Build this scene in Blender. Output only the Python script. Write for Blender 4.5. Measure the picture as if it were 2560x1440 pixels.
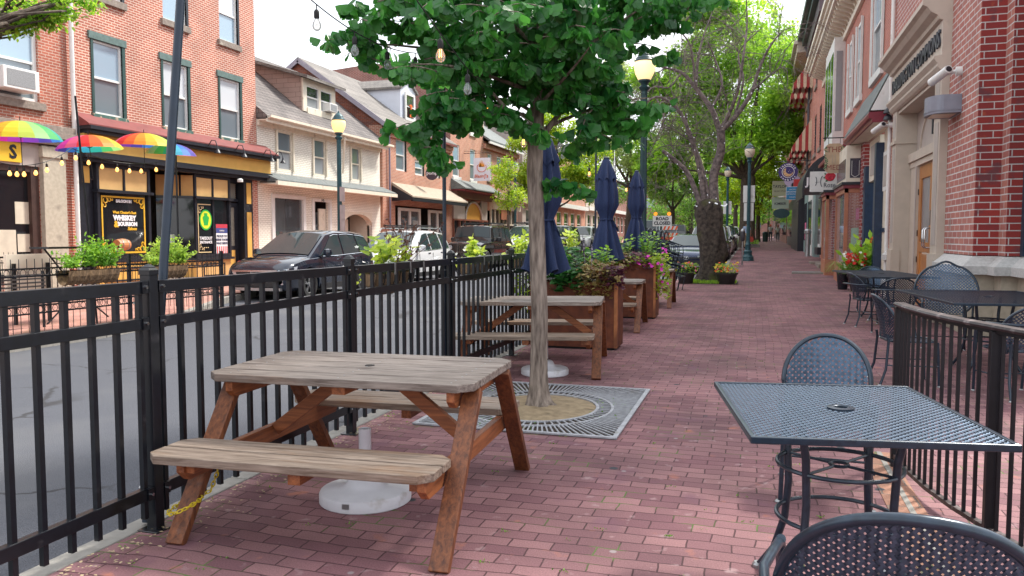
import bpy, bmesh, math, random
from mathutils import Vector, Matrix, Euler
R=math.radians
rnd=random.Random(7)
for o in list(bpy.data.objects): bpy.data.objects.remove(o)
S=bpy.context.scene; COL=S.collection
# ------------------------------------------------------------------ camera, world, sun, exposure
EYE=1.45
cam=bpy.data.cameras.new('camera'); co=bpy.data.objects.new('camera',cam); COL.objects.link(co)
cam.sensor_width=36; cam.lens=1990/2560*36; cam.clip_start=.05; cam.clip_end=1500
co.location=(0,0,EYE); co.rotation_euler=(R(90-3.74),0,R(17.0)); S.camera=co
W=bpy.data.worlds.new('World'); S.world=W; W.use_nodes=True
nt=W.node_tree; bg=nt.nodes['Background']; bg.inputs[1].default_value=.12
sky=nt.nodes.new('ShaderNodeTexSky'); sky.sky_type='NISHITA'; sky.sun_disc=False
sky.sun_elevation=R(52); sky.sun_rotation=R(38); sky.air_density=1.0; sky.dust_density=2.0
tc=nt.nodes.new('ShaderNodeTexCoord'); mp=nt.nodes.new('ShaderNodeMapping'); mp.inputs['Scale'].default_value=(1,1,3)
nz=nt.nodes.new('ShaderNodeTexNoise'); nz.inputs['Scale'].default_value=2.2; nz.inputs['Detail'].default_value=6
cr=nt.nodes.new('ShaderNodeValToRGB'); cr.color_ramp.elements[0].position=.32; cr.color_ramp.elements[0].color=(.55,.55,.55,1)
cr.color_ramp.elements[1].position=.62; cr.color_ramp.elements[1].color=(1,1,1,1)
mx=nt.nodes.new('ShaderNodeMixRGB'); mx.inputs[2].default_value=(9.0,9.2,9.5,1)
L=nt.links.new
L(tc.outputs['Generated'],mp.inputs[0]); L(mp.outputs[0],nz.inputs['Vector']); L(nz.outputs[0],cr.inputs[0]); L(cr.outputs[0],mx.inputs[0])
L(sky.outputs[0],mx.inputs[1]); L(mx.outputs[0],bg.inputs[0])
sun=bpy.data.lights.new('sun','SUN'); sun.energy=3.4; sun.angle=R(9); sun.color=(1,.95,.87)
so=bpy.data.objects.new('sun',sun); COL.objects.link(so)
sd=Vector((math.sin(R(38))*math.cos(R(52)),math.cos(R(38))*math.cos(R(52)),math.sin(R(52))))
so.rotation_euler=sd.to_track_quat('Z','Y').to_euler()
S.view_settings.view_transform='Standard'; S.view_settings.look='None'; S.view_settings.gamma=1; S.view_settings.use_curve_mapping=False
S.view_settings.exposure=.87
S.render.engine='CYCLES'
try: S.cycles.max_bounces=6; S.cycles.transparent_max_bounces=8; S.cycles.caustics_reflective=False; S.cycles.caustics_refractive=False
except Exception: pass
# ------------------------------------------------------------------ helpers
def zg(y):
    "street profile: level in front, rising slowly beyond 26 m"
    pts=[(-1e4,0),(27,0),(38,.36),(50,.52),(100,.95),(160,1.3),(1e4,1.3)]
    for (a,b),(c,d) in zip(pts,pts[1:]):
        if y<=c: return b+(d-b)*(y-a)/(c-a)
class MB:
    def __init__(s): s.v=[]; s.f=[]; s.m=[]
    def add(s,vs,fs,m=0):
        n=len(s.v); s.v+= [tuple(p) for p in vs]; s.f+=[tuple(i+n for i in f) for f in fs]; s.m+=[m]*len(fs); return s
    def box(s,x0,x1,y0,y1,z0,z1,m=0,M=None):
        vs=[Vector(p) for p in ((x0,y0,z0),(x1,y0,z0),(x1,y1,z0),(x0,y1,z0),(x0,y0,z1),(x1,y0,z1),(x1,y1,z1),(x0,y1,z1))]
        if M is not None: vs=[M@p for p in vs]
        return s.add(vs,[(3,2,1,0),(4,5,6,7),(0,1,5,4),(1,2,6,5),(2,3,7,6),(3,0,4,7)],m)
    def bar(s,p,q,w,h,m=0,up=(0,0,1)):
        p=Vector(p);q=Vector(q);d=(q-p).normalized(); u=Vector(up)
        if abs(d.dot(u))>.98: u=Vector((0,1,0))
        a=d.cross(u).normalized()*w/2; b=a.cross(d).normalized()*h/2
        vs=[p-a-b,p+a-b,p+a+b,p-a+b,q-a-b,q+a-b,q+a+b,q-a+b]
        return s.add(vs,[(0,1,2,3),(7,6,5,4),(1,0,4,5),(2,1,5,6),(3,2,6,7),(0,3,7,4)],m)
    def tube(s,pts,r,seg=8,m=0,closed=False,cap=True):
        P=[Vector(p) for p in pts]; n=len(P)
        rr=r if isinstance(r,(list,tuple)) else [r]*n
        vs=[];fs=[];a=None
        for i in range(n):
            if closed: t=P[(i+1)%n]-P[i-1]
            else: t=P[min(i+1,n-1)]-P[max(i-1,0)]
            if t.length<1e-9: t=Vector((0,0,1))
            t.normalize()
            if a is None:
                u=Vector((0,0,1)) if abs(t.z)<.9 else Vector((1,0,0)); a=t.cross(u).normalized()
            else:
                a=(a-t*a.dot(t)); a=a.normalized() if a.length>1e-6 else t.orthogonal().normalized()
            b=t.cross(a)
            for k in range(seg):
                an=2*math.pi*k/seg; vs.append(P[i]+(a*math.cos(an)+b*math.sin(an))*rr[i])
        for i in range(n if closed else n-1):
            j=(i+1)%n
            for k in range(seg):
                l=(k+1)%seg; fs.append((i*seg+k,i*seg+l,j*seg+l,j*seg+k))
        if cap and not closed: fs.append(tuple(range(seg))[::-1]); fs.append(tuple((n-1)*seg+k for k in range(seg)))
        return s.add(vs,fs,m)
    def lathe(s,prof,c=(0,0,0),seg=20,m=0,fl=0):
        c=Vector(c); vs=[];fs=[]
        for i,(r,z) in enumerate(prof):
            for k in range(seg):
                an=2*math.pi*k/seg; q=r*(1+(fl if k%2 else 0)); vs.append(c+Vector((q*math.cos(an),q*math.sin(an),z)))
        for i in range(len(prof)-1):
            for k in range(seg):
                l=(k+1)%seg; fs.append((i*seg+k,i*seg+l,(i+1)*seg+l,(i+1)*seg+k))
        fs.append(tuple(range(seg))[::-1]); fs.append(tuple((len(prof)-1)*seg+k for k in range(seg)))
        return s.add(vs,fs,m)
    def prism(s,poly,ax,a,b,m=0):
        "poly 2-D extruded along axis ax from a to b"
        def P(p,t):
            return {'x':(t,p[0],p[1]),'y':(p[0],t,p[1]),'z':(p[0],p[1],t)}[ax]
        n=len(poly); vs=[P(p,a) for p in poly]+[P(p,b) for p in poly]
        fs=[tuple(range(n))[::-1],tuple(range(n,2*n))]+[(i,(i+1)%n,(i+1)%n+n,i+n) for i in range(n)]
        return s.add(vs,fs,m)
    def quad(s,a,b,c,d,m=0): return s.add([a,b,c,d],[(0,1,2,3)],m)
    def disc(s,c,r,ax='x',seg=24,t=.01,m=0):
        poly=[(math.cos(2*math.pi*k/seg)*r,math.sin(2*math.pi*k/seg)*r) for k in range(seg)]
        if ax=='x': return s.prism([(c[1]+a,c[2]+b) for a,b in poly],'x',c[0]-t/2,c[0]+t/2,m)
        if ax=='y': return s.prism([(c[0]+a,c[2]+b) for a,b in poly],'y',c[1]-t/2,c[1]+t/2,m)
        return s.prism([(c[0]+a,c[1]+b) for a,b in poly],'z',c[2]-t/2,c[2]+t/2,m)
    def build(s,name,mat,parent=None,bevel=0,smooth=False,world=True,fix=True):
        me=bpy.data.meshes.new(name)
        off=Vector((0,0,0))
        if parent is not None and world: 
            off=WL(parent)
        me.from_pydata([(v[0]-off.x,v[1]-off.y,v[2]-off.z) for v in s.v],[],s.f)
        ms=mat if isinstance(mat,(list,tuple)) else [mat]
        for m_ in ms: me.materials.append(m_)
        if len(ms)>1: me.polygons.foreach_set('material_index',s.m)
        if fix:
            bm=bmesh.new(); bm.from_mesh(me); bmesh.ops.recalc_face_normals(bm,faces=bm.faces); bm.to_mesh(me); bm.free()
        if smooth:
            me.polygons.foreach_set('use_smooth',[True]*len(me.polygons))
            try: me.set_sharp_from_angle(angle=R(38))
            except Exception: pass
        o=bpy.data.objects.new(name,me); COL.objects.link(o)
        if parent is not None: o.parent=parent
        if bevel:
            b=o.modifiers.new('bevel','BEVEL'); b.width=bevel; b.segments=2; b.limit_method='ANGLE'; b.angle_limit=R(50)
        return o
_wl={}
LOCAL=set()
def WL(o):
    "world location of an unrotated chain; things flagged LOCAL are built round their own origin"
    p=Vector(o.location) if o.name not in LOCAL else Vector((0,0,0))
    if o.parent is not None: p=p+WL(o.parent)
    return p
def thing(name,label,cat,loc=(0,0,0),rz=0,group=None,local=False):
    o=bpy.data.objects.new(name,None)
    if local: LOCAL.add(o.name)
    COL.objects.link(o); o.empty_display_size=.1
    o.location=loc; o.rotation_euler=(0,0,rz); return tag(o,label,cat,group)
def tag(o,label,cat,group=None,kind=None):
    if label: o['label']=label
    if cat: o['category']=cat
    if group: o['group']=group
    if kind: o['kind']=kind
    return o
def struct(o): o['kind']='structure'; return o
def dup(root,loc,rz=None,label=None,group=None,scale=None):
    def cp(o,par):
        c=o.copy(); COL.objects.link(c); c.parent=par
        for ch in list(o.children): cp(ch,c)
        return c
    r=cp(root,root.parent); r.location=loc
    if rz is not None: r.rotation_euler=(0,0,rz)
    if scale: r.scale=(scale,)*3
    if label: r['label']=label
    if group: r['group']=group
    return r
# ------------------------------------------------------------------ materials
def nodes(name):
    m=bpy.data.materials.new(name); m.use_nodes=True; t=m.node_tree; b=t.nodes['Principled BSDF']; return m,t,b
def N(t,k,**kw):
    n=t.nodes.new(k)
    for a,v in kw.items(): setattr(n,a,v)
    return n
def c4(c): return (c[0],c[1],c[2],1)
def mat(name,c,rough=.6,metal=0,var=.12,scale=8,bump=0,coat=0,spec=None,c2=None,stretch=(1,1,1),detail=4,obj=True,ior=None,dirt=None):
    m,t,b=nodes(name); l=t.links.new
    tcn=N(t,'ShaderNodeTexCoord'); mpn=N(t,'ShaderNodeMapping'); mpn.inputs['Scale'].default_value=stretch
    l(tcn.outputs['Object'],mpn.inputs[0])
    nz=N(t,'ShaderNodeTexNoise'); nz.inputs['Scale'].default_value=scale; nz.inputs['Detail'].default_value=detail
    l(mpn.outputs[0],nz.inputs['Vector'])
    rp=N(t,'ShaderNodeValToRGB'); rp.color_ramp.elements[0].position=.3; rp.color_ramp.elements[1].position=.7
    a=c2 if c2 else [x*(1-var) for x in c]; bb=c if c2 else [min(1,x*(1+var)) for x in c]
    rp.color_ramp.elements[0].color=c4(a); rp.color_ramp.elements[1].color=c4(bb)
    l(nz.outputs[0],rp.inputs[0]); out=rp.outputs[0]
    if dirt:
        n2=N(t,'ShaderNodeTexNoise'); n2.inputs['Scale'].default_value=dirt[1]; n2.inputs['Detail'].default_value=7
        l(tcn.outputs['Object'],n2.inputs['Vector'])
        r2=N(t,'ShaderNodeValToRGB'); r2.color_ramp.elements[0].position=dirt[2]; r2.color_ramp.elements[1].position=dirt[2]+.12
        r2.color_ramp.elements[0].color=(0,0,0,1); r2.color_ramp.elements[1].color=(1,1,1,1); l(n2.outputs[0],r2.inputs[0])
        mm=N(t,'ShaderNodeMixRGB'); mm.inputs[2].default_value=c4(dirt[0]); l(r2.outputs[0],mm.inputs[0]); l(out,mm.inputs[1]); out=mm.outputs[0]
    l(out,b.inputs['Base Color'])
    b.inputs['Roughness'].default_value=rough; b.inputs['Metallic'].default_value=metal
    if coat: b.inputs['Coat Weight'].default_value=coat; b.inputs['Coat Roughness'].default_value=.05
    if spec is not None: b.inputs['Specular IOR Level'].default_value=spec
    if ior: b.inputs['IOR'].default_value=ior
    if bump:
        bn=N(t,'ShaderNodeBump'); bn.inputs['Strength'].default_value=bump; bn.inputs['Distance'].default_value=.01
        l(nz.outputs[0],bn.inputs['Height']); l(bn.outputs[0],b.inputs['Normal'])
    return m
def emit(name,c,s,base=None):
    m,t,b=nodes(name); b.inputs['Base Color'].default_value=c4(base or c); b.inputs['Emission Color'].default_value=c4(c); b.inputs['Emission Strength'].default_value=s
    return m
def brick(name,c1,c2,mort,bw=.21,bh=.0715,ms=.0095,ground=False,bump=.5,rough=.85,blotch=None,weeds=False,cmix=None,offset=.5,stain=.25):
    m,t,b=nodes(name); l=t.links.new
    g=N(t,'ShaderNodeNewGeometry'); sp=N(t,'ShaderNodeSeparateXYZ'); l(g.outputs['Position'],sp.inputs[0])
    cb=N(t,'ShaderNodeCombineXYZ')
    if ground:
        # slight waviness of a hand laid pavement
        nw=N(t,'ShaderNodeTexNoise'); nw.inputs['Scale'].default_value=.7; nw.inputs['Detail'].default_value=3; l(g.outputs['Position'],nw.inputs['Vector'])
        ma=N(t,'ShaderNodeMath',operation='MULTIPLY_ADD'); l(nw.outputs[0],ma.inputs[0]); ma.inputs[1].default_value=.22; l(sp.outputs[1],ma.inputs[2])
        nw2=N(t,'ShaderNodeTexNoise'); nw2.inputs['Scale'].default_value=.5; l(g.outputs['Position'],nw2.inputs['Vector'])
        mb=N(t,'ShaderNodeMath',operation='MULTIPLY_ADD'); l(nw2.outputs[0],mb.inputs[0]); mb.inputs[1].default_value=.12; l(sp.outputs[0],mb.inputs[2])
        l(mb.outputs[0],cb.inputs[0]); l(ma.outputs[0],cb.inputs[1])
        nw3=N(t,'ShaderNodeTexNoise'); nw3.inputs['Scale'].default_value=6.5; nw3.inputs['Detail'].default_value=3; l(g.outputs['Position'],nw3.inputs['Vector'])
        vm=N(t,'ShaderNodeVectorMath',operation='MULTIPLY_ADD'); l(nw3.outputs['Color'],vm.inputs[0]); vm.inputs[1].default_value=(.022,.022,0); l(cb.outputs[0],vm.inputs[2]); cb=vm
    else:
        sn=N(t,'ShaderNodeSeparateXYZ'); l(g.outputs['True Normal'],sn.inputs[0])
        ab=N(t,'ShaderNodeMath',operation='ABSOLUTE'); l(sn.outputs[0],ab.inputs[0])
        gt=N(t,'ShaderNodeMath',operation='GREATER_THAN'); l(ab.outputs[0],gt.inputs[0]); gt.inputs[1].default_value=.6
        mxx=N(t,'ShaderNodeMix'); mxx.data_type='FLOAT'; l(gt.outputs[0],mxx.inputs[0]); l(sp.outputs[0],mxx.inputs[2]); l(sp.outputs[1],mxx.inputs[3])
        l(mxx.outputs[0],cb.inputs[0]); l(sp.outputs[2],cb.inputs[1])
    bt=N(t,'ShaderNodeTexBrick'); bt.offset=offset; bt.inputs['Scale'].default_value=1
    bt.inputs['Brick Width'].default_value=bw; bt.inputs['Row Height'].default_value=bh; bt.inputs['Mortar Size'].default_value=ms; bt.inputs['Mortar Smooth'].default_value=.25
    bt.inputs['Color1'].default_value=c4(c1); bt.inputs['Color2'].default_value=c4(c2); bt.inputs['Mortar'].default_value=c4(mort)
    bt.inputs['Bias'].default_value=0
    l(cb.outputs[0],bt.inputs['Vector'])
    out=bt.outputs['Color']
    # per patch tone and grain
    n1=N(t,'ShaderNodeTexNoise'); n1.inputs['Scale'].default_value=1.1 if not ground else .9; n1.inputs['Detail'].default_value=6; l(g.outputs['Position'],n1.inputs['Vector'])
    r1=N(t,'ShaderNodeValToRGB'); r1.color_ramp.elements[0].position=.3; r1.color_ramp.elements[1].position=.72
    d=1-stain; r1.color_ramp.elements[0].color=(d,d,d*1.02,1); r1.color_ramp.elements[1].color=(1.12,1.1,1.1,1); l(n1.outputs[0],r1.inputs[0])
    mm=N(t,'ShaderNodeMixRGB',blend_type='MULTIPLY'); mm.inputs[0].default_value=1; l(out,mm.inputs[1]); l(r1.outputs[0],mm.inputs[2]); out=mm.outputs[0]
    n2=N(t,'ShaderNodeTexNoise'); n2.inputs['Scale'].default_value=140; n2.inputs['Detail'].default_value=2; l(g.outputs['Position'],n2.inputs['Vector'])
    r2=N(t,'ShaderNodeValToRGB'); r2.color_ramp.elements[0].position=.3; r2.color_ramp.elements[1].position=.7
    r2.color_ramp.elements[0].color=(.78,.78,.78,1); r2.color_ramp.elements[1].color=(1.2,1.2,1.2,1); l(n2.outputs[0],r2.inputs[0])
    m2=N(t,'ShaderNodeMixRGB',blend_type='MULTIPLY'); m2.inputs[0].default_value=1; l(out,m2.inputs[1]); l(r2.outputs[0],m2.inputs[2]); out=m2.outputs[0]
    if blotch:   # odd paler or darker bricks: (colour, threshold)
        for colr,th,sc in blotch:
            vv=N(t,'ShaderNodeTexNoise'); vv.inputs['Scale'].default_value=sc; vv.inputs['Detail'].default_value=3; l(g.outputs['Position'],vv.inputs['Vector'])
            rr=N(t,'ShaderNodeValToRGB'); rr.color_ramp.elements[0].position=th; rr.color_ramp.elements[1].position=th+.1
            rr.color_ramp.elements[0].color=(0,0,0,1); rr.color_ramp.elements[1].color=(.75,.75,.75,1); l(vv.outputs[0],rr.inputs[0])
            m3=N(t,'ShaderNodeMixRGB'); m3.inputs[2].default_value=c4(colr); l(rr.outputs[0],m3.inputs[0]); l(out,m3.inputs[1]); out=m3.outputs[0]
    if ground:
        # gum spots
        vo=N(t,'ShaderNodeTexVoronoi'); vo.inputs['Scale'].default_value=1.9; vo.inputs['Randomness'].default_value=1; l(g.outputs['Position'],vo.inputs['Vector'])
        rv=N(t,'ShaderNodeValToRGB'); rv.color_ramp.elements[0].position=.045; rv.color_ramp.elements[1].position=.06
        rv.color_ramp.elements[0].color=(1,1,1,1); rv.color_ramp.elements[1].color=(0,0,0,1); l(vo.outputs['Distance'],rv.inputs[0])
        m4=N(t,'ShaderNodeMixRGB'); m4.inputs[2].default_value=(.035,.04,.05,1); l(rv.outputs[0],m4.inputs[0]); l(out,m4.inputs[1]); out=m4.outputs[0]
        vo=N(t,'ShaderNodeTexVoronoi'); vo.inputs['Scale'].default_value=2.6; l(g.outputs['Position'],vo.inputs['Vector'])
        rv=N(t,'ShaderNodeValToRGB'); rv.color_ramp.elements[0].position=.035; rv.color_ramp.elements[1].position=.05
        rv.color_ramp.elements[0].color=(.6,.6,.6,1); rv.color_ramp.elements[1].color=(0,0,0,1); l(vo.outputs['Distance'],rv.inputs[0])
        m4=N(t,'ShaderNodeMixRGB'); m4.inputs[2].default_value=(.34,.33,.33,1); l(rv.outputs[0],m4.inputs[0]); l(out,m4.inputs[1]); out=m4.outputs[0]
        # moss in the joints here and there
        n5=N(t,'ShaderNodeTexNoise'); n5.inputs['Scale'].default_value=2.3; n5.inputs['Detail'].default_value=5; l(g.outputs['Position'],n5.inputs['Vector'])
        r5=N(t,'ShaderNodeValToRGB'); r5.color_ramp.elements[0].position=.56; r5.color_ramp.elements[1].position=.64
        r5.color_ramp.elements[0].color=(0,0,0,1); r5.color_ramp.elements[1].color=(1,1,1,1); l(n5.outputs[0],r5.inputs[0])
        mu=N(t,'ShaderNodeMath',operation='MULTIPLY'); l(r5.outputs[0],mu.inputs[0]); l(bt.outputs['Fac'],mu.inputs[1])
        m6=N(t,'ShaderNodeMixRGB'); m6.inputs[2].default_value=(.09,.15,.03,1); l(mu.outputs[0],m6.inputs[0]); l(out,m6.inputs[1]); out=m6.outputs[0]
    l(out,b.inputs['Base Color']); b.inputs['Roughness'].default_value=rough
    iv=N(t,'ShaderNodeMath',operation='SUBTRACT'); iv.inputs[0].default_value=1; l(bt.outputs['Fac'],iv.inputs[1])
    ad=N(t,'ShaderNodeMath',operation='MULTIPLY_ADD'); l(n2.outputs[0],ad.inputs[0]); ad.inputs[1].default_value=.35; l(iv.outputs[0],ad.inputs[2])
    bn=N(t,'ShaderNodeBump'); bn.inputs['Strength'].default_value=bump; bn.inputs['Distance'].default_value=.006; l(ad.outputs[0],bn.inputs['Height']); l(bn.outputs[0],b.inputs['Normal'])
    return m
def wood(name,c1,c2,axis='x',rough=.7,scale=6,bump=.35,weather=None,knots=True):
    m,t,b=nodes(name); l=t.links.new
    tcn=N(t,'ShaderNodeTexCoord'); mpn=N(t,'ShaderNodeMapping'); oi=N(t,'ShaderNodeObjectInfo'); ml=N(t,'ShaderNodeMath',operation='MULTIPLY'); ml.inputs[1].default_value=37; l(oi.outputs['Random'],ml.inputs[0]); l(ml.outputs[0],mpn.inputs['Location'])
    st={'x':(.6,9,9),'y':(9,.6,9),'z':(9,9,.6)}[axis]; mpn.inputs['Scale'].default_value=st; l(tcn.outputs['Object'],mpn.inputs[0])
    nz=N(t,'ShaderNodeTexNoise'); nz.inputs['Scale'].default_value=scale; nz.inputs['Detail'].default_value=9; nz.inputs['Roughness'].default_value=.65; nz.inputs['Distortion'].default_value=.4; l(mpn.outputs[0],nz.inputs['Vector'])
    rp=N(t,'ShaderNodeValToRGB'); rp.color_ramp.elements[0].position=.34; rp.color_ramp.elements[1].position=.66
    rp.color_ramp.elements[0].color=c4(c1); rp.color_ramp.elements[1].color=c4(c2); l(nz.outputs[0],rp.inputs[0]); out=rp.outputs[0]
    if weather:
        n2=N(t,'ShaderNodeTexNoise'); n2.inputs['Scale'].default_value=weather[1]; n2.inputs['Detail'].default_value=8; n2.inputs['Roughness'].default_value=.7
        mp2=N(t,'ShaderNodeMapping'); mp2.inputs['Scale'].default_value={'x':(.35,1.6,1.6),'y':(1.6,.35,1.6),'z':(1.6,1.6,.35)}[axis]; l(tcn.outputs['Object'],mp2.inputs[0]); l(mp2.outputs[0],n2.inputs['Vector'])
        r2=N(t,'ShaderNodeValToRGB'); r2.color_ramp.elements[0].position=weather[2]; r2.color_ramp.elements[1].position=weather[2]+.22
        r2.color_ramp.elements[0].color=(0,0,0,1); r2.color_ramp.elements[1].color=(1,1,1,1); l(n2.outputs[0],r2.inputs[0])
        mm=N(t,'ShaderNodeMixRGB'); mm.inputs[2].default_value=c4(weather[0]); l(r2.outputs[0],mm.inputs[0]); l(out,mm.inputs[1]); out=mm.outputs[0]
    hv=N(t,'ShaderNodeHueSaturation'); mr=N(t,'ShaderNodeMapRange'); mr.inputs[3].default_value=.78; mr.inputs[4].default_value=1.16; l(oi.outputs['Random'],mr.inputs[0]); l(mr.outputs[0],hv.inputs['Value']); l(out,hv.inputs['Color']); out=hv.outputs[0]
    l(out,b.inputs['Base Color']); b.inputs['Roughness'].default_value=rough
    bn=N(t,'ShaderNodeBump'); bn.inputs['Strength'].default_value=bump; bn.inputs['Distance'].default_value=.004; l(nz.outputs[0],bn.inputs['Height']); l(bn.outputs[0],b.inputs['Normal'])
    return m
def leafmat(name,c1,c2,tr=.4,rough=.45,clump=2.5):
    m,t,b=nodes(name); l=t.links.new
    g=N(t,'ShaderNodeNewGeometry'); nz=N(t,'ShaderNodeTexNoise'); nz.inputs['Scale'].default_value=clump; nz.inputs['Detail'].default_value=3; l(g.outputs['Position'],nz.inputs['Vector'])
    ad=N(t,'ShaderNodeMath',operation='MULTIPLY_ADD'); l(g.outputs['Random Per Island'],ad.inputs[0]); ad.inputs[1].default_value=.5
    su=N(t,'ShaderNodeMath',operation='SUBTRACT'); l(nz.outputs[0],su.inputs[0]); su.inputs[1].default_value=.25; l(su.outputs[0],ad.inputs[2])
    rp=N(t,'ShaderNodeValToRGB'); rp.color_ramp.elements[0].position=.15; rp.color_ramp.elements[1].position=.8
    rp.color_ramp.elements[0].color=c4(c1); rp.color_ramp.elements[1].color=c4(c2); l(ad.outputs[0],rp.inputs[0])
    l(rp.outputs[0],b.inputs['Base Color']); b.inputs['Roughness'].default_value=rough
    tb=N(t,'ShaderNodeBsdfTranslucent'); hs=N(t,'ShaderNodeHueSaturation'); hs.inputs['Hue'].default_value=.485; hs.inputs['Value'].default_value=1.9; hs.inputs['Saturation'].default_value=1.05
    l(rp.outputs[0],hs.inputs['Color']); l(hs.outputs[0],tb.inputs[0])
    ms=N(t,'ShaderNodeMixShader'); ms.inputs[0].default_value=tr; l(b.outputs[0],ms.inputs[1]); l(tb.outputs[0],ms.inputs[2])
    l(ms.outputs[0],t.nodes['Material Output'].inputs[0]); return m
def glassm(name,c=(.02,.025,.03),rough=.06,ior=1.9):
    m,t,b=nodes(name); b.inputs['Base Color'].default_value=c4(c); b.inputs['Roughness'].default_value=rough; b.inputs['IOR'].default_value=ior
    l=t.links.new; g=N(t,'ShaderNodeNewGeometry'); nz=N(t,'ShaderNodeTexNoise'); nz.inputs['Scale'].default_value=1.3; l(g.outputs['Position'],nz.inputs['Vector'])
    bn=N(t,'ShaderNodeBump'); bn.inputs['Strength'].default_value=.06; bn.inputs['Distance'].default_value=.05; l(nz.outputs[0],bn.inputs['Height']); l(bn.outputs[0],b.inputs['Normal']); return m
def clearglass(name,tint=(.9,.95,.97),amt=.22):
    m,t,b=nodes(name); l=t.links.new; b.inputs['Base Color'].default_value=(.6,.65,.7,1); b.inputs['Roughness'].default_value=.03; b.inputs['Metallic'].default_value=.6
    tr=N(t,'ShaderNodeBsdfTransparent'); tr.inputs[0].default_value=c4(tint)
    lw=N(t,'ShaderNodeLayerWeight'); lw.inputs[0].default_value=.35
    ma=N(t,'ShaderNodeMath',operation='MULTIPLY_ADD'); l(lw.outputs['Fresnel'],ma.inputs[0]); ma.inputs[1].default_value=.7; ma.inputs[2].default_value=amt
    ms=N(t,'ShaderNodeMixShader'); l(ma.outputs[0],ms.inputs[0]); l(tr.outputs[0],ms.inputs[1]); l(b.outputs[0],ms.inputs[2]); l(ms.outputs[0],t.nodes['Material Output'].inputs[0]); return m
M={}
M['blackmetal']=mat('black_painted_metal',(.004,.0055,.009),.3,0,.3,30,bump=.03,spec=.5,dirt=((.03,.03,.035),9,.62))
M['navyfurn']=mat('blue_black_furniture_metal',(.014,.028,.048),.3,.3,.25,40,spec=.7)
M['mesh']=mat('blue_black_mesh',(.065,.10,.15),.34,.8,.2,40,spec=.8)
M['brownrail']=mat('brown_railing_paint',(.028,.018,.019),.45,0,.3,20,dirt=((.15,.12,.12),14,.55))
M['raildark']=mat('dark_railing_paint',(.005,.005,.008),.4,0,.3,20)
M['polepaint']=mat('dark_blue_pole_paint',(.012,.022,.04),.35,.2,.15,10)
M['lampgreen']=mat('dark_green_lamp_paint',(.012,.045,.05),.4,.1,.2,12)
M['lampgreen2']=mat('blue_green_lamp_paint',(.02,.075,.09),.4,.1,.2,12)
M['steel']=mat('grey_steel',(.35,.36,.37),.35,.8,.15,20)
M['chrome']=mat('chrome',(.6,.62,.65),.12,1,.05,20)
M['white']=mat('white_paint',(.72,.72,.7),.5,0,.06,6,dirt=((.5,.48,.44),3,.62))
M['whitepl']=mat('white_plastic',(.62,.62,.66),.4,0,.06,12,dirt=((.45,.42,.40),7,.64))
M['cream']=mat('cream_paint',(.74,.67,.55),.55,0,.07,5,dirt=((.45,.38,.28),3,.62))
M['tan']=mat('tan_panel_paint',(.66,.38,.09),.5,0,.08,3)
M['tanlite']=mat('light_tan_paint',(.62,.38,.15),.55,0,.08,3)
M['trimblack']=mat('black_blue_trim_paint',(.014,.016,.024),.4,0,.25,10)
M['beige']=mat('beige_trim_paint',(.50,.43,.36),.55,0,.07,4,dirt=((.36,.3,.25),3,.66))
M['beige2']=mat('grey_beige_panel',(.40,.35,.32),.55,0,.07,4)
M['granite']=mat('grey_cast_stone',(.47,.47,.46),.8,0,.14,26,bump=.15,dirt=((.3,.29,.27),2.2,.6))
M['limestone']=mat('tan_limestone',(.42,.38,.30),.8,0,.12,12,bump=.15,dirt=((.28,.25,.2),2.5,.58))
M['burgundy']=mat('burgundy_paint',(.20,.018,.035),.4,0,.15,8)
M['salmon']=mat('salmon_trim_paint',(.42,.16,.09),.5,0,.12,6)
M['navydoor']=mat('navy_door_paint',(.012,.03,.07),.4,0,.2,8,dirt=((.1,.12,.15),12,.7))
M['slate']=mat('grey_slate',(.13,.15,.15),.7,0,.3,9,bump=.3,stretch=(1,1,4),dirt=((.2,.2,.2),5,.55))
M['stem']=mat('plant_stem',(.10,.13,.04),.6,0,.2,20)
M['barkginkgo']=mat('ginkgo_bark',(.33,.27,.225),.85,0,.3,34,bump=2.2,stretch=(1,1,.16),c2=(.07,.05,.04),detail=10,dirt=((.06,.045,.035),5,.62))
M['bark']=mat('brown_bark',(.14,.105,.08),.9,0,.3,18,bump=.9,stretch=(1,1,.3),c2=(.05,.038,.03))
M['barkold']=mat('gnarled_dark_bark',(.10,.08,.065),.95,0,.3,9,bump=2.5,c2=(.012,.009,.008),detail=10,dirt=((.075,.085,.02),1.4,.56))
M['barktwig']=mat('grey_twig_bark',(.27,.22,.20),.85,0,.3,10,c2=(.07,.055,.06))
M['soil']=mat('dry_soil',(.34,.26,.16),.95,0,.2,14,bump=.8,c2=(.20,.15,.09),dirt=((.12,.1,.06),6,.62),detail=8)
M['darksoil']=mat('dark_soil',(.05,.035,.025),.95,0,.3,30,bump=.8)
M['coir']=mat('brown_coir_liner',(.24,.15,.08),.95,0,.3,28,bump=1,c2=(.08,.05,.03),stretch=(1,1,.5))
M['corten']=mat('rusted_corten_steel',(.20,.055,.022),.75,.1,.3,7,c2=(.075,.022,.014),bump=.3,detail=9,dirt=((.28,.09,.03),2.5,.6))
M['cortenedge']=mat('bright_corten_edge',(.42,.16,.06),.7,.1,.2,12,dirt=((.2,.07,.03),3,.55))
M['navyfabric']=mat('navy_umbrella_fabric',(.012,.026,.085),.8,0,.18,60,bump=.1)
M['rubber']=mat('black_rubber',(.012,.012,.013),.75,0,.2,20)
M['potblack']=mat('black_plastic_pot',(.02,.018,.018),.5,0,.2,20)
M['yellow']=mat('yellow_chain_plastic',(.62,.47,.02),.4,0,.1,20)
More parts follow.
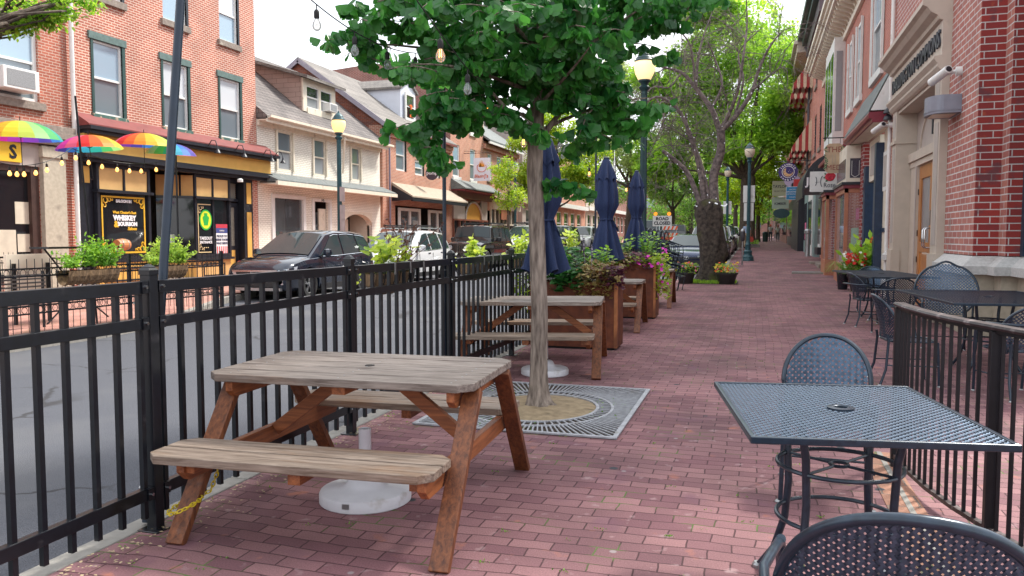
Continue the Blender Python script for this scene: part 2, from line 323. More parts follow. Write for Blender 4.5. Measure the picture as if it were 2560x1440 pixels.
M['tabletop']=wood('weathered_grey_wood',(.085,.06,.048),(.33,.28,.245),'x',.6,7,.6,weather=((.24,.13,.07),1.7,.60))
M['benchtop']=wood('weathered_tan_wood',(.12,.08,.055),(.38,.30,.24),'x',.6,7,.6,weather=((.28,.14,.06),1.9,.54))
M['redwood']=wood('red_brown_stained_wood',(.075,.022,.009),(.24,.078,.026),'z',.5,5,.4,weather=((.20,.16,.14),2.6,.62))
M['redwoodx']=wood('red_brown_stained_wood_x',(.14,.04,.014),(.36,.12,.04),'x',.55,5,.4,weather=((.22,.17,.14),2.2,.68))
M['redwoody']=wood('red_brown_stained_wood_y',(.14,.04,.014),(.36,.12,.04),'y',.55,5,.4,weather=((.22,.17,.14),2.2,.68))
M['edgeend']=wood('mossy_end_grain',(.16,.07,.04),(.33,.16,.09),'y',.75,9,.5,weather=((.07,.09,.015),7,.50))
M['doorwood']=wood('orange_oak_door',(.30,.10,.02),(.48,.19,.05),'z',.35,4,.15)
M['asphalt']=mat('asphalt',(.078,.083,.10),.9,0,.3,130,bump=1.0,detail=4,dirt=((.105,.108,.12),.45,.50))
def cracks(m,sc,col):
    t=m.node_tree; l=t.links.new; b=t.nodes['Principled BSDF']; src=b.inputs['Base Color'].links[0].from_socket
    g=N(t,'ShaderNodeNewGeometry'); nz=N(t,'ShaderNodeTexNoise'); nz.inputs['Scale'].default_value=2.5; nz.inputs['Detail'].default_value=5; l(g.outputs['Position'],nz.inputs['Vector'])
    va=N(t,'ShaderNodeVectorMath',operation='MULTIPLY_ADD'); l(nz.outputs['Color'],va.inputs[0]); va.inputs[1].default_value=(.5,.5,0); l(g.outputs['Position'],va.inputs[2])
    vo=N(t,'ShaderNodeTexVoronoi'); vo.feature='DISTANCE_TO_EDGE'; vo.inputs['Scale'].default_value=sc; l(va.outputs[0],vo.inputs['Vector'])
    r_=N(t,'ShaderNodeValToRGB'); r_.color_ramp.elements[0].position=.004; r_.color_ramp.elements[1].position=.010; r_.color_ramp.elements[0].color=(1,1,1,1); r_.color_ramp.elements[1].color=(0,0,0,1); l(vo.outputs['Distance'],r_.inputs[0])
    n2=N(t,'ShaderNodeTexNoise'); n2.inputs['Scale'].default_value=.6; l(g.outputs['Position'],n2.inputs['Vector']); r2=N(t,'ShaderNodeValToRGB'); r2.color_ramp.elements[0].position=.5; r2.color_ramp.elements[1].position=.56; l(n2.outputs[0],r2.inputs[0])
    mu=N(t,'ShaderNodeMath',operation='MULTIPLY'); l(r_.outputs[0],mu.inputs[0]); l(r2.outputs[0],mu.inputs[1])
    mm=N(t,'ShaderNodeMixRGB'); mm.inputs[2].default_value=c4(col); l(mu.outputs[0],mm.inputs[0]); l(src,mm.inputs[1]); l(mm.outputs[0],b.inputs['Base Color'])
cracks(M['asphalt'],.42,(.035,.035,.04))
M['conc']=mat('grey_concrete',(.27,.255,.23),.88,0,.15,18,bump=.3,dirt=((.25,.24,.22),2,.56))
M['sidewalk']=brick('red_brick_paving',(.325,.165,.17),(.195,.085,.10),(.08,.03,.035),.205,.103,.0042,ground=True,bump=.8,stain=.45,
    blotch=[((.38,.26,.265),.64,9),((.16,.07,.10),.61,2.1),((.38,.14,.09),.66,5.1)])
M['farwalk']=brick('far_brick_paving',(.50,.26,.20),(.42,.20,.16),(.20,.12,.1),.205,.103,.006,ground=True,bump=.4,stain=.2)
MORT=(.55,.46,.40)
M['brick_saloon']=brick('salmon_red_brick',(.47,.145,.09),(.38,.11,.072),(.70,.52,.42),.215,.0725,.0135,stain=.22,blotch=[((.55,.25,.16),.66,2.2)])
M['brick_corner']=brick('old_red_brick',(.46,.14,.085),(.36,.10,.06),(.56,.42,.34),.215,.0725,.010,stain=.3)
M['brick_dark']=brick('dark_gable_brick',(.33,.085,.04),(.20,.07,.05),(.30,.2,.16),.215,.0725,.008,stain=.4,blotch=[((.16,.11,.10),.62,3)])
M['brick_orange']=brick('orange_red_brick',(.50,.19,.11),(.40,.13,.075),(.62,.46,.36),.215,.0725,.013,stain=.22)
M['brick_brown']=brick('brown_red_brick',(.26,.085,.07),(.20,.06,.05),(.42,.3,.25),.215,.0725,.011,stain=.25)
M['brick_white']=brick('white_painted_brick',(.86,.83,.73),(.82,.79,.69),(.55,.50,.41),.215,.0725,.010,stain=.12,bump=.7)
M['brick_util']=brick('shaded_red_utility_brick',(.30,.035,.028),(.22,.03,.03),(.52,.49,.47),.305,.1016,.0085,stain=.12,bump=.7,blotch=[((.11,.045,.055),.6,4.2),((.42,.10,.04),.66,3.4)])  # tone for camera-facing brick, their shade put into the deeper red
M['brick_utilface']=brick('lit_red_utility_brick',(.43,.17,.13),(.36,.13,.11),(.60,.58,.56),.30,.1016,.0105,stain=.12,bump=.7,blotch=[((.27,.2,.17),.62,4.2)])  # same brick facing the street, brighter light put into its pinker colour
M['brick_right']=brick('right_red_brick',(.46,.13,.085),(.38,.10,.07),(.58,.4,.33),.215,.0725,.009,stain=.2)
M['roofslate']=brick('grey_roof_shingle',(.20,.18,.17),(.145,.13,.125),(.05,.045,.045),.3,.16,.012,stain=.3,bump=.6)
M['roofslate2']=brick('tan_grey_roof_shingle',(.25,.23,.21),(.20,.185,.17),(.09,.085,.08),.25,.14,.01,stain=.3,bump=.5)
M['dormer']=brick('taupe_shingle_siding',(.40,.30,.26),(.36,.27,.235),(.16,.11,.10),.55,.2,.008,stain=.12,bump=.5,offset=.37)
M['glass']=glassm('window_glass',(.03,.036,.045),.04,2.1)
M['glassdark']=glassm('dark_shop_glass',(.012,.013,.016),.05,1.6)
M['glasscar']=glassm('car_glass',(.03,.045,.05),.03,1.5)
M['glasspale']=glassm('pale_curtained_glass',(.30,.32,.34),.15,1.7)
M['shop_clear']=clearglass('clear_shop_glass')
M['glasswhite']=glassm('pale_white_pane',(.62,.66,.70),.1,1.9)  # pane with an even pale white base colour
M['glassblue']=glassm('pane_with_painted_sky_tint',(.30,.42,.52),.08,2.0)  # sky reflection put into the base colour as pale blue
M['glasscurt']=glassm('pane_over_grey_curtain',(.16,.20,.23),.08,2.0)
M['curtain']=mat('white_curtain',(.55,.57,.6),.8,0,.15,3,stretch=(8,8,.5))
M['interior']=mat('dark_interior',(.03,.026,.025),.9,0,.4,2)
M['greentrim']=mat('dark_green_trim',(.02,.06,.055),.5,0,.2,10,dirt=((.45,.4,.3),9,.70))
M['greenlint']=mat('grey_green_lintel',(.10,.16,.15),.6,0,.2,10)
M['peel']=mat('peeling_green_sill',(.05,.12,.10),.65,0,.2,10,dirt=((.5,.38,.28),7,.52))
M['stone']=mat('brown_stone_sill',(.24,.20,.17),.8,0,.2,12,bump=.2,dirt=((.4,.36,.3),5,.6))
M['redroof']=mat('red_metal_roof',(.19,.04,.038),.55,0,.2,3,dirt=((.2,.05,.04),4,.55))
M['brownfr']=mat('brown_door_frame',(.05,.025,.02),.5,0,.2,8)
M['bulbglass']=clearglass('bulb_glass',(1,.97,.92),.14)
M['bulblit']=emit('lit_filament_bulb',(1,.42,.08),1.5,(.9,.6,.3))
M['filament']=emit('filament',(1,.42,.08),9)
M['lampglobe']=emit('lit_lamp_globe',(1,.60,.20),.75,(.8,.6,.35))
M['lampglobe_bright']=emit('bright_lamp_globe_upper',(1,.66,.32),.62,(.9,.8,.5))
M['globeoff']=mat('cream_lamp_globe',(.72,.62,.48),.3,0,.05,4)
M['leaf_ginkgo']=leafmat('ginkgo_leaf',(.010,.075,.022),(.06,.25,.042),.42,.34,2.5)
M['leaf_lime']=leafmat('lime_leaf',(.10,.24,.015),(.36,.46,.04),.45,.5,1.3)
M['leaf_mid']=leafmat('mid_green_leaf',(.045,.14,.018),(.20,.38,.055),.42,.5,.6)
M['leaf_bright']=leafmat('bright_green_leaf',(.09,.24,.02),(.36,.56,.08),.5,.5,.5)
M['leaf_pale']=leafmat('pale_willow_leaf',(.13,.21,.06),(.34,.43,.15),.45,.55,.6)
M['leaf_fern']=leafmat('fern_leaf',(.06,.22,.02),(.26,.46,.06),.4,.5,6)
M['leaf_yel']=leafmat('yellow_green_leaf',(.22,.38,.04),(.58,.66,.12),.4,.5,7)
M['leaf_coleus']=leafmat('dark_potato_leaf',(.012,.07,.015),(.04,.17,.03),.3,.45,6)
M['leaf_rust']=leafmat('rust_olive_leaf',(.12,.045,.018),(.30,.26,.07),.3,.5,5)
M['leaf_purple']=leafmat('purple_leaf',(.035,.008,.02),(.14,.03,.06),.25,.5,7)
M['leaf_grassy']=leafmat('grass_blade',(.10,.24,.03),(.30,.42,.1),.3,.6,5)
M['fl_mag']=mat('magenta_petal',(.62,.03,.42),.6,0,.2,20)
M['fl_red']=mat('red_petal',(.62,.02,.012),.6,0,.2,20)
M['fl_orange']=mat('orange_petal',(.75,.13,.02),.6,0,.2,20)
M['fl_white']=mat('white_petal',(.75,.75,.68),.6,0,.1,20)
M['fl_pink']=mat('pink_petal',(.75,.16,.32),.6,0,.2,20)
M['fl_yel']=mat('yellow_petal',(.75,.5,.05),.6,0,.2,20)
# ------------------------------------------------------------------ text and window helpers
def text(s,size,mat_,parent,loc,rot,name='lettering',ext=.004,bold=0,align='CENTER',label=None,sx=1,space=1,shear=0):
    cu=bpy.data.curves.new(name,'FONT'); cu.body=s; cu.size=size; cu.extrude=ext; cu.offset=bold; cu.align_x=align; cu.align_y='CENTER'; cu.space_character=space; cu.resolution_u=2; cu.shear=shear
    to=bpy.data.objects.new(name,cu); COL.objects.link(to)
    dg=bpy.context.evaluated_depsgraph_get(); me=bpy.data.meshes.new_from_object(to.evaluated_get(dg)); bpy.data.objects.remove(to)
    me.materials.clear(); me.materials.append(mat_)
    o=bpy.data.objects.new(name,me); COL.objects.link(o); o.scale=(sx,1,1)
    p=Vector(loc)
    if parent is not None: o.parent=parent; p=p-WL(parent)
    o.location=p; o.rotation_euler=rot
    if label: o['label']=label
    return o
FX=(R(90),0,R(90))      # text read by someone looking towards -X (left side of the street)
FXR=(R(90),0,R(-90))    # text on the right facade, read looking towards +X
FY=(R(90),0,0)          # text facing the camera
def wall_with_holes(mb,X,y0,y1,z0,z1,holes,side,depth=.16,m=0,mr=None):
    "facade sheet in plane X with rectangular openings (ya,yb,za,zb) and their reveals; side=+1 faces +X"
    ys=sorted({y0,y1}|{h[0] for h in holes}|{h[1] for h in holes}); zs=sorted({z0,z1}|{h[2] for h in holes}|{h[3] for h in holes})
    for a,b in zip(ys,ys[1:]):
        for c,d in zip(zs,zs[1:]):
            cy,cz=(a+b)/2,(c+d)/2
            if any(h[0]<cy<h[1] and h[2]<cz<h[3] for h in holes): continue
            mb.quad((X,a,c),(X,b,c),(X,b,d),(X,a,d),m)
    xi=X-side*depth; mr=m if mr is None else mr
    for (a,b,c,d) in holes:
        mb.quad((X,a,c),(X,a,d),(xi,a,d),(xi,a,c),mr); mb.quad((X,b,c),(X,b,d),(xi,b,d),(xi,b,c),mr)
        mb.quad((X,a,c),(X,b,c),(xi,b,c),(xi,a,c),mr); mb.quad((X,a,d),(X,b,d),(xi,b,d),(xi,a,d),mr)
def sash(par,X,side,ya,yb,za,zb,frame,glass,cas=.1,grid=0,sill=None,lintel=None,blind=None,recess=.09,fr=.06,label=None,mullion=False,trimm=None):
    "double hung window in an opening of plane X"
    xo=X-side*recess
    f=MB(); a=lambda d0,d1:(min(xo+side*d0,xo+side*d1),max(xo+side*d0,xo+side*d1))
    x0,x1=a(-.04,.03)
    f.box(x0,x1,ya,ya+fr,za,zb); f.box(x0,x1,yb-fr,yb,za,zb); f.box(x0,x1,ya+fr,yb-fr,za,za+fr); f.box(x0,x1,ya+fr,yb-fr,zb-fr,zb)
    zm=(za+zb)/2; x2,x3=a(-.035,.02); f.box(x2,x3,ya+fr,yb-fr,zm-.03,zm+.03)
    if grid:
        x4,x5=a(-.03,.005); w=.018
        for k in range(1,grid+1):
            y=ya+fr+(yb-ya-2*fr)*k/(grid+1); f.box(x4,x5,y-w/2,y+w/2,za+fr,zm-.03); f.box(x4,x5,y-w/2,y+w/2,zm+.03,zb-fr)
    if mullion: f.box(x0,x1,(ya+yb)/2-.05,(ya+yb)/2+.05,za+fr,zb-fr)
    w=f.build('window',frame,par)
    if label: w['label']=label
    g=MB(); gx=xo-side*.02
    g.quad((gx,ya+fr*.6,zm),(gx,yb-fr*.6,zm),(gx,yb-fr*.6,zb-fr*.6),(gx,ya+fr*.6,zb-fr*.6)); gx2=gx-side*.012
    g.quad((gx2,ya+fr*.6,za+fr*.6),(gx2,yb-fr*.6,za+fr*.6),(gx2,yb-fr*.6,zm),(gx2,ya+fr*.6,zm),1)
    gl=glass if isinstance(glass,(list,tuple)) else [glass,glass]
    g.build('pane',gl,w)
    if trimm:
        t=MB(); q0,q1=a(.05,.10); d=.07
        MB().box(q0,q1,yb,yb+.09,za,zb).build('casing',trimm,w); MB().box(q0,q1,ya-.09,ya,za,zb).build('casing',trimm,w)
    if sill:
        s_=MB(); q=(X-side*.05,X+side*.09); s_.box(min(q),max(q),ya-.12,yb+.12,za-.2,za-.003); s_.build('sill',sill,w,bevel=.01)
    if lintel:
        s_=MB(); q=(X-side*.05,X+side*.05); s_.box(min(q),max(q),ya-.16,yb+.16,zb+.003,zb+.21); s_.build('lintel',lintel,w,bevel=.008)
    return w
# leaves ---------------------------------------------------------------
def leaf_poly(kind):
    if kind=='fan':
        return [(0,0),(-.34,.42),(-.52,.72),(-.30,.93),(-.08,1.0),(0,.86),(.08,1.0),(.30,.93),(.52,.72),(.34,.42)]
    if kind=='oval': return [(0,0),(-.24,.3),(-.26,.6),(0,1),(.26,.6),(.24,.3)]
    if kind=='quad': return [(0,0),(-.32,.5),(0,1),(.32,.5)]
    if kind=='narrow': return [(0,0),(-.1,.4),(0,1),(.1,.4)]
    if kind=='heart': return [(0,.1),(-.25,-.02),(-.45,.25),(-.3,.65),(0,1),(.3,.65),(.45,.25),(.25,-.02)]
LV={k:leaf_poly(k) for k in ('fan','oval','quad','narrow','heart')}
def add_leaf(mb,p,d,n,size,kind,m=0,fold=.12):
    d=d.normalized(); s_=d.cross(n)
    if s_.length<1e-4: s_=d.orthogonal()
    s_.normalize(); nn=s_.cross(d)
    vs=[p+s_*(a*size)+d*(b*size)+nn*(abs(a)*fold*size*2) for a,b in LV[kind]]
    mb.add(vs,[tuple(range(len(vs)))],m)
def rv(s=1,r=None):
    r=r or rnd
    while True:
        v=Vector((r.uniform(-1,1),r.uniform(-1,1),r.uniform(-1,1)))
        if .05<v.length<1: return v*s
def blob_leaves(mb,c,rad,n,size,kind,droop=.3,m=0,shell=.45,rng=None,nm=1):
    "leaves spread through an ellipsoid, thicker towards its skin, in little sprays"
    r=rng or rnd; c=Vector(c)
    for i in range(n//4):
        v=rv(1,r); v=v.normalized()*(v.length**shell); q=Vector((c.x+v.x*rad[0],c.y+v.y*rad[1],c.z+v.z*rad[2]))
        for k in range(4):
            p=q+rv(size*1.3,r); d=Vector((v.x,v.y,v.z*.3))*.6+rv(.8,r)+Vector((0,0,-droop))
            nrm=Vector((0,0,1))+rv(.8,r)
            add_leaf(mb,p,d,nrm,size*r.uniform(.7,1.25),kind,m if nm==1 else r.randrange(nm))
# ------------------------------------------------------------------ ground, road, pavements
YS=[-14,-4,0,4,8,11.3,13,15,17,20,24,26.6,27.4,28.2,30,34,38,44,50,60,75,100,130,160]
def strip(name,mat_,xl,xr,dz,ys=YS,lab=None):
    mb=MB()
    for a,b in zip(ys,ys[1:]):
        mb.quad((xl(a),a,zg(a)+dz),(xr(a),a,zg(a)+dz),(xr(b),b,zg(b)+dz),(xl(b),b,zg(b)+dz))
    o=mb.build(name,mat_,fix=False); return struct(o)
def lerp(a,b,t): t=max(0,min(1,t)); return a+(b-a)*t
def nearx(y): return lerp(-2.87,-1.08,(y-26.6)/1.6)
def farx(y): return lerp(-9.85,-12.6,(y-11.3)/5.7)
struct(strip('road',M['asphalt'],lambda y:-19,lambda y:-1,-.14))
gm=MB()
for a,b in zip([-300]+YS+[400,900],YS+[400,900,1400]): gm.quad((-700,a,zg(a)-.19),(700,a,zg(a)-.19),(700,b,zg(b)-.19),(-700,b,zg(b)-.19))
struct(gm.build('ground',mat('plain_ground',(.16,.16,.15),.95,0,.2,.5),fix=False))
strip('sidewalk',M['sidewalk'],nearx,lambda y:3.8,0)
strip('far_sidewalk',M['farwalk'],lambda y:-18.2,farx,0)
def kerb(name,fx,w,sgn):
    mb=MB(); ys=[]
    y=-14
    while y<150: ys.append(y); y+= 2.0
    for a,b in zip(ys,ys[1:]):
        b2=b-.012
        xa,xb=fx(a),fx(b2); za,zb=zg(a),zg(b2)
        vs=[(xa,a,za-.2),(xb,b2,zb-.2),(xb,b2,zb+.006),(xa,a,za+.006),(xa+sgn*w,a,za-.2),(xb+sgn*w,b2,zb-.2),(xb+sgn*w,b2,zb+.006),(xa+sgn*w,a,za+.006)]
        mb.add(vs,[(0,1,2,3),(7,6,5,4),(0,4,5,1),(3,2,6,7),(0,3,7,4),(1,5,6,2)])
    return struct(mb.build(name,M['conc'],bevel=.008))
kerb('kerb',nearx,.125,-1); kerb('far_kerb',farx,.16,1)
# faded red utility mark and litter on the brick
tag(MB().box(-2.32,-2.12,6.02,6.06,.004,.006).build('paint_mark',mat('red_spray_paint',(.7,.12,.08),.8,0,.3,60)),None,None,None,'structure')
# dry leaf litter and grit along the kerb, small weeds in joints
r=random.Random(3); mb=MB()
for i in range(900):
    y=r.uniform(2,10); x=-2.84+abs(r.gauss(0,.13)); add_leaf(mb,Vector((x,y,.008+r.random()*.008)),rv(1,r)*Vector((1,1,.1)) if 0 else Vector((r.uniform(-1,1),r.uniform(-1,1),.05)),Vector((0,0,1)),r.uniform(.008,.028),'quad')
tag(mb.build('leaf_litter',mat('dry_litter',(.42,.33,.2),.9,0,.4,30),fix=False),'dry leaf crumbs and grit gathered along the foot of the black fence','litter',None,'stuff')
mb=MB()
wp=[(-2.8,r.uniform(2.4,10)) for _ in range(34)]+[(r.uniform(-2.7,.4),r.uniform(2.2,6)) for _ in range(46)]+[(r.uniform(-1.2,2.6),r.uniform(8,26)) for _ in range(60)]
for x,y in wp:
    for k in range(r.randrange(5,14)):
        p=Vector((x+r.gauss(0,.02),y+r.gauss(0,.008),.002)); add_leaf(mb,p,Vector((r.uniform(-1,1),r.uniform(-1,1),r.uniform(.2,1))),Vector((r.uniform(-1,1),r.uniform(-1,1),1)),r.uniform(.005,.015),'oval')
tag(mb.build('weeds',M['leaf_mid'],fix=False),'tiny green weeds sprouting in the joints of the brick sidewalk','weeds',None,'stuff')
# grass patch round the old tree
mb=MB()
for i in range(3800):
    x=r.uniform(-2.15,-.55);y=r.uniform(24.6,26.2)
    if (x+1.35)**2/.9+(y-25.4)**2/.55>1.0*r.uniform(.8,1.1): continue
    add_leaf(mb,Vector((x,y,0)),Vector((r.uniform(-.5,.5),r.uniform(-.5,.5),1)),Vector((r.uniform(-1,1),r.uniform(-1,1),.2)),r.uniform(.05,.13),'narrow')
tag(mb.build('grass',M['leaf_bright'],fix=False),'short bright grass around the foot of the gnarled bare tree','grass',None,'stuff')
mb=MB(); mb.box(-2.2,-.5,24.6,26.25,.002,.012); struct(mb.build('tree_pit',M['darksoil']))
# ------------------------------------------------------------------ street side fence
fx=-2.82
fence=thing('metal_fence','long black metal picket fence between the picnic tables and the road','fence',(fx,3.18,0))
posts=[-.85,1.17,3.18,5.18,7.2,9.2,11.2,13.2,15.2,17.2,19.2,21.2]
for i,y in enumerate(posts):
    p=MB().box(fx-.029,fx+.029,y-.029,y+.029,.0,1.262); p.box(fx-.062,fx+.062,y-.062,y+.062,.0,.008)
    po=p.build('post',M['blackmetal'],fence,bevel=.003)
    c=MB(); c.lathe([(.045,1.262),(.045,1.285),(.032,1.296),(.032,1.30),(.004,1.315)],(fx,y,0),4)
    for k,v in enumerate(c.v): 
        d=Vector((v[0]-fx,v[1]-y)); a=math.atan2(d.y,d.x)+math.pi/4; q=d.length*1.0; c.v[k]=(fx+q*math.cos(a),y+q*math.sin(a),v[2])
    c.build('cap',M['blackmetal'],po)
    for z in (1.205,1.03,.195):
        for s in (-1,1):
            b=MB(); b.box(fx-.025,fx+.03,y+s*.036,y+s*.075,z-.03,z+.028); b.disc((fx+.036,y+s*.057,z),.008,'x',8,.012,1)
            b.build('bracket',[M['blackmetal'],M['chrome']],po)
npk=0; rest=MB()
for y0,y1 in zip(posts,posts[1:]):
    for nm,za,zb in (('top_rail',1.172,1.232),('middle_rail',1.0,1.055),('bottom_rail',.165,.225)):
        MB().box(fx-.019,fx+.021,y0+.034,y1-.034,za,zb).build(nm,M['blackmetal'],fence,bevel=.003)
    n=14; 
    for k in range(n):
        y=y0+(k+.5)*(y1-y0)/n+ (.0)
        if y<1.7: 
            rest.box(fx-.0125,fx+.0125,y-.0125,y+.0125,.075,1.18); continue
        t=rest if npk>=99 else MB()
        t.box(fx-.0125,fx+.0125,y-.0125,y+.0125,.075,1.18)
        if npk<99: t.build('picket',M['blackmetal'],fence); npk+=1
ro=rest.build('picket',M['blackmetal'],fence); ro['kind']='stuff'
# ------------------------------------------------------------------ picnic tables
def plankset(y0,y1,n,x0,x1,z0,z1,ch,gap=.016):
    "list of planks; the outer ones have clipped corners"
    w=(y1-y0+gap)/n; out=[]
    for k in range(n):
        a=y0+k*w; b=a+w-gap
        if k==0: poly=[(x0+ch,a),(x1-ch,a),(x1,a+ch),(x1,b),(x0,b),(x0,a+ch)]
        elif k==n-1: poly=[(x0,a),(x1,a),(x1,b-ch),(x1-ch,b),(x0+ch,b),(x0,b-ch)]
        else: poly=[(x0,a),(x1,a),(x1,b),(x0,b)]
        if n==1: poly=[(x0+ch,a),(x1-ch,a),(x1,a+ch),(x1,b-ch),(x1-ch,b),(x0+ch,b),(x0,b-ch),(x0,a+ch)]
        out.append((poly,z0,z1))
    return out
def picnic(label):
    t=thing('picnic_table',label,'picnic table',(0,0,0),0,'wooden picnic tables along the fence',local=True)
    hw=.70; 
    for poly,a,b in plankset(-.43,.43,5,-hw-.03,hw,.71,.75,.07):
        MB().prism(poly,'z',a,b).build('tabletop_plank',M['tabletop'],t,bevel=.0045)
    MB().disc((0,.0,.7515),.026,'z',16,.003).build('umbrella_hole',M['interior'],t)
    m=MB()
    for xx in (-.60,0,.59):
        for k in range(5):
            for dd in (-.035,.035): m.disc((xx,-.345+.1725*k+dd,.7502),.0048,'z',8,.002)
    m.build('screws',M['steel'],t)
    for s in (-1,1):
        ya,yb=(s*.845,s*.50); y0,y1=min(ya,yb),max(ya,yb)
        for poly,a,b in plankset(y0,y1,2,-hw-.07,hw-.055,.395,.435,.06):
            MB().prism(poly,'z',a,b).build('bench_plank',M['benchtop'],t,bevel=.0045)
        MB().box(-.03,.03,y0+.02,y1-.02,.345,.394).build('bench_cleat',M['redwoody'],t)
        for e in (-1,1):
            # end cross beams carry benches; legs lean outwards
            x=.62 if e>0 else -.60
            MB().bar((x+e*.045,s*.27,.70),(x+e*.045,s*.79,.0),.042,.09,up=(1,0,0)).build('leg',M['redwood'],t,bevel=.004)
    for e in (-1,1):
        x=.59 if e>0 else -.60
        m=MB(); m.prism([(-.80,.394),(.80,.394),(.80,.35),(.75,.305),(-.75,.305),(-.80,.35)],'x',x-.02,x+.02); m.build('bench_beam',M['redwoody'],t,bevel=.003)
        m=MB(); m.prism([(-.40,.709),(.40,.709),(.40,.66),(.36,.625),(-.36,.625),(-.40,.66)],'x',x-.02,x+.02); m.build('top_beam',M['redwoody'],t,bevel=.003)
        m=MB(); m.box(x-e*.02,x-e*.062,-.78,-.55,.345,.393) if e<0 else m.box(x-.062,x-.02,-.78,-.55,.345,.393); m.build('cleat',M['redwoody'],t)
        MB().bar((x-e*.03,0,.37),(e*.13,0,.70),.07,.038,up=(0,1,0)).build('brace',M['redwoodx'],t,bevel=.003)
    MB().box(-.035,.035,-.38,.38,.665,.709).build('middle_cleat',M['redwoody'],t)
    return t
pt=picnic('nearest weathered picnic table with a yellow chain round its near left leg')
pt.location=(-1.985,3.86,0); pt.rotation_euler=(0,0,R(3)); 
pt2=dup(pt,(-2.33,8.55,0),R(6),'second picnic table from the camera, behind the slim ginkgo trunk')
pt2.rotation_euler=(0,R(-.7),R(8)); pt2.scale=(1.07,1.03,1)
pt3=dup(pt,(-2.38,12.6,0),R(3),'picnic table between the two rusty steel planters')
pt4=dup(pt,(-2.33,16.9,0),R(2),'farthest picnic table, just beyond the second rusty planter')
# yellow chain
ch=MB(); path=[]
lc=Vector((-2.60,3.16,.20))
pts=[Vector((-2.66,3.44,.44)),Vector((-2.665,3.43,.36)),Vector((-2.68,3.40,.27)),Vector((-2.70,3.30,.2))]
for k in range(11):
    a=math.pi*2*k/10+1.2; pts.append(Vector((-2.60+.075*math.cos(a),3.13+.085*math.sin(a),.16+.03*math.sin(a*1.0+1))))
pts+= [Vector((-2.54,3.24,.2)),Vector((-2.53,3.28,.28)),Vector((-2.55,3.32,.36)),Vector((-2.56,3.35,.41))]
seg=[]
for a,b in zip(pts,pts[1:]):
    n=max(1,round((b-a).length/.021))
    for k in range(n): seg.append(a+(b-a)*k/n)
for k,(a,b) in enumerate(zip(seg,seg[1:])):
    d=(b-a).normalized(); u=d.orthogonal().normalized(); v=d.cross(u); s_=u if k%2 else v
    c=(a+b)/2; loop=[c+d*(.016*math.cos(q))+s_*(.009*math.sin(q)) for q in [i*math.pi/4 for i in range(8)]]
    ch.tube(loop,.0031,5,closed=True)
tag(ch.build('plastic_chain',M['yellow'],smooth=True),'yellow plastic chain looped round the leg of the nearest picnic table','chain')
# umbrella bases
def ubase(label,loc,rz=0):
    t=thing('umbrella_base',label,'umbrella base',loc,rz,'round grey white umbrella bases',local=True)
    m=MB(); m.lathe([(.243,.0),(.25,.006),(.25,.05),(.242,.064),(.225,.070),(.13,.078),(.105,.10),(.085,.135),(.07,.145),(.045,.148)],seg=48); m.build('base',M['whitepl'],t,smooth=True)
    m=MB(); m.lathe([(.034,.14),(.034,.395),(.031,.398),(.022,.398),(.022,.30)],seg=24); m.build('tube',M['whitepl'],t,smooth=True)
    m=MB(); m.lathe([(.036,.145),(.038,.155),(.036,.165)],seg=20); m.build('collar',M['rubber'],t)
    for a in (math.radians(-75),math.radians(200),math.radians(60)):
        m=MB(); m.box(-.02,.02,-.0,.012,.028,.055,M=Matrix.Rotation(a+math.pi/2,4,'Z')@Matrix.Translation((0,-.2515,0))); m.build('grip_slot',M['steel'],t)
    return t
ubase('grey-white umbrella base with an empty tube beneath the nearest picnic table',(-2.03,3.88,0),R(-12))
ubase('grey-white umbrella base behind the ginkgo trunk, under the second picnic table',(-2.10,8.05,0),R(-8))
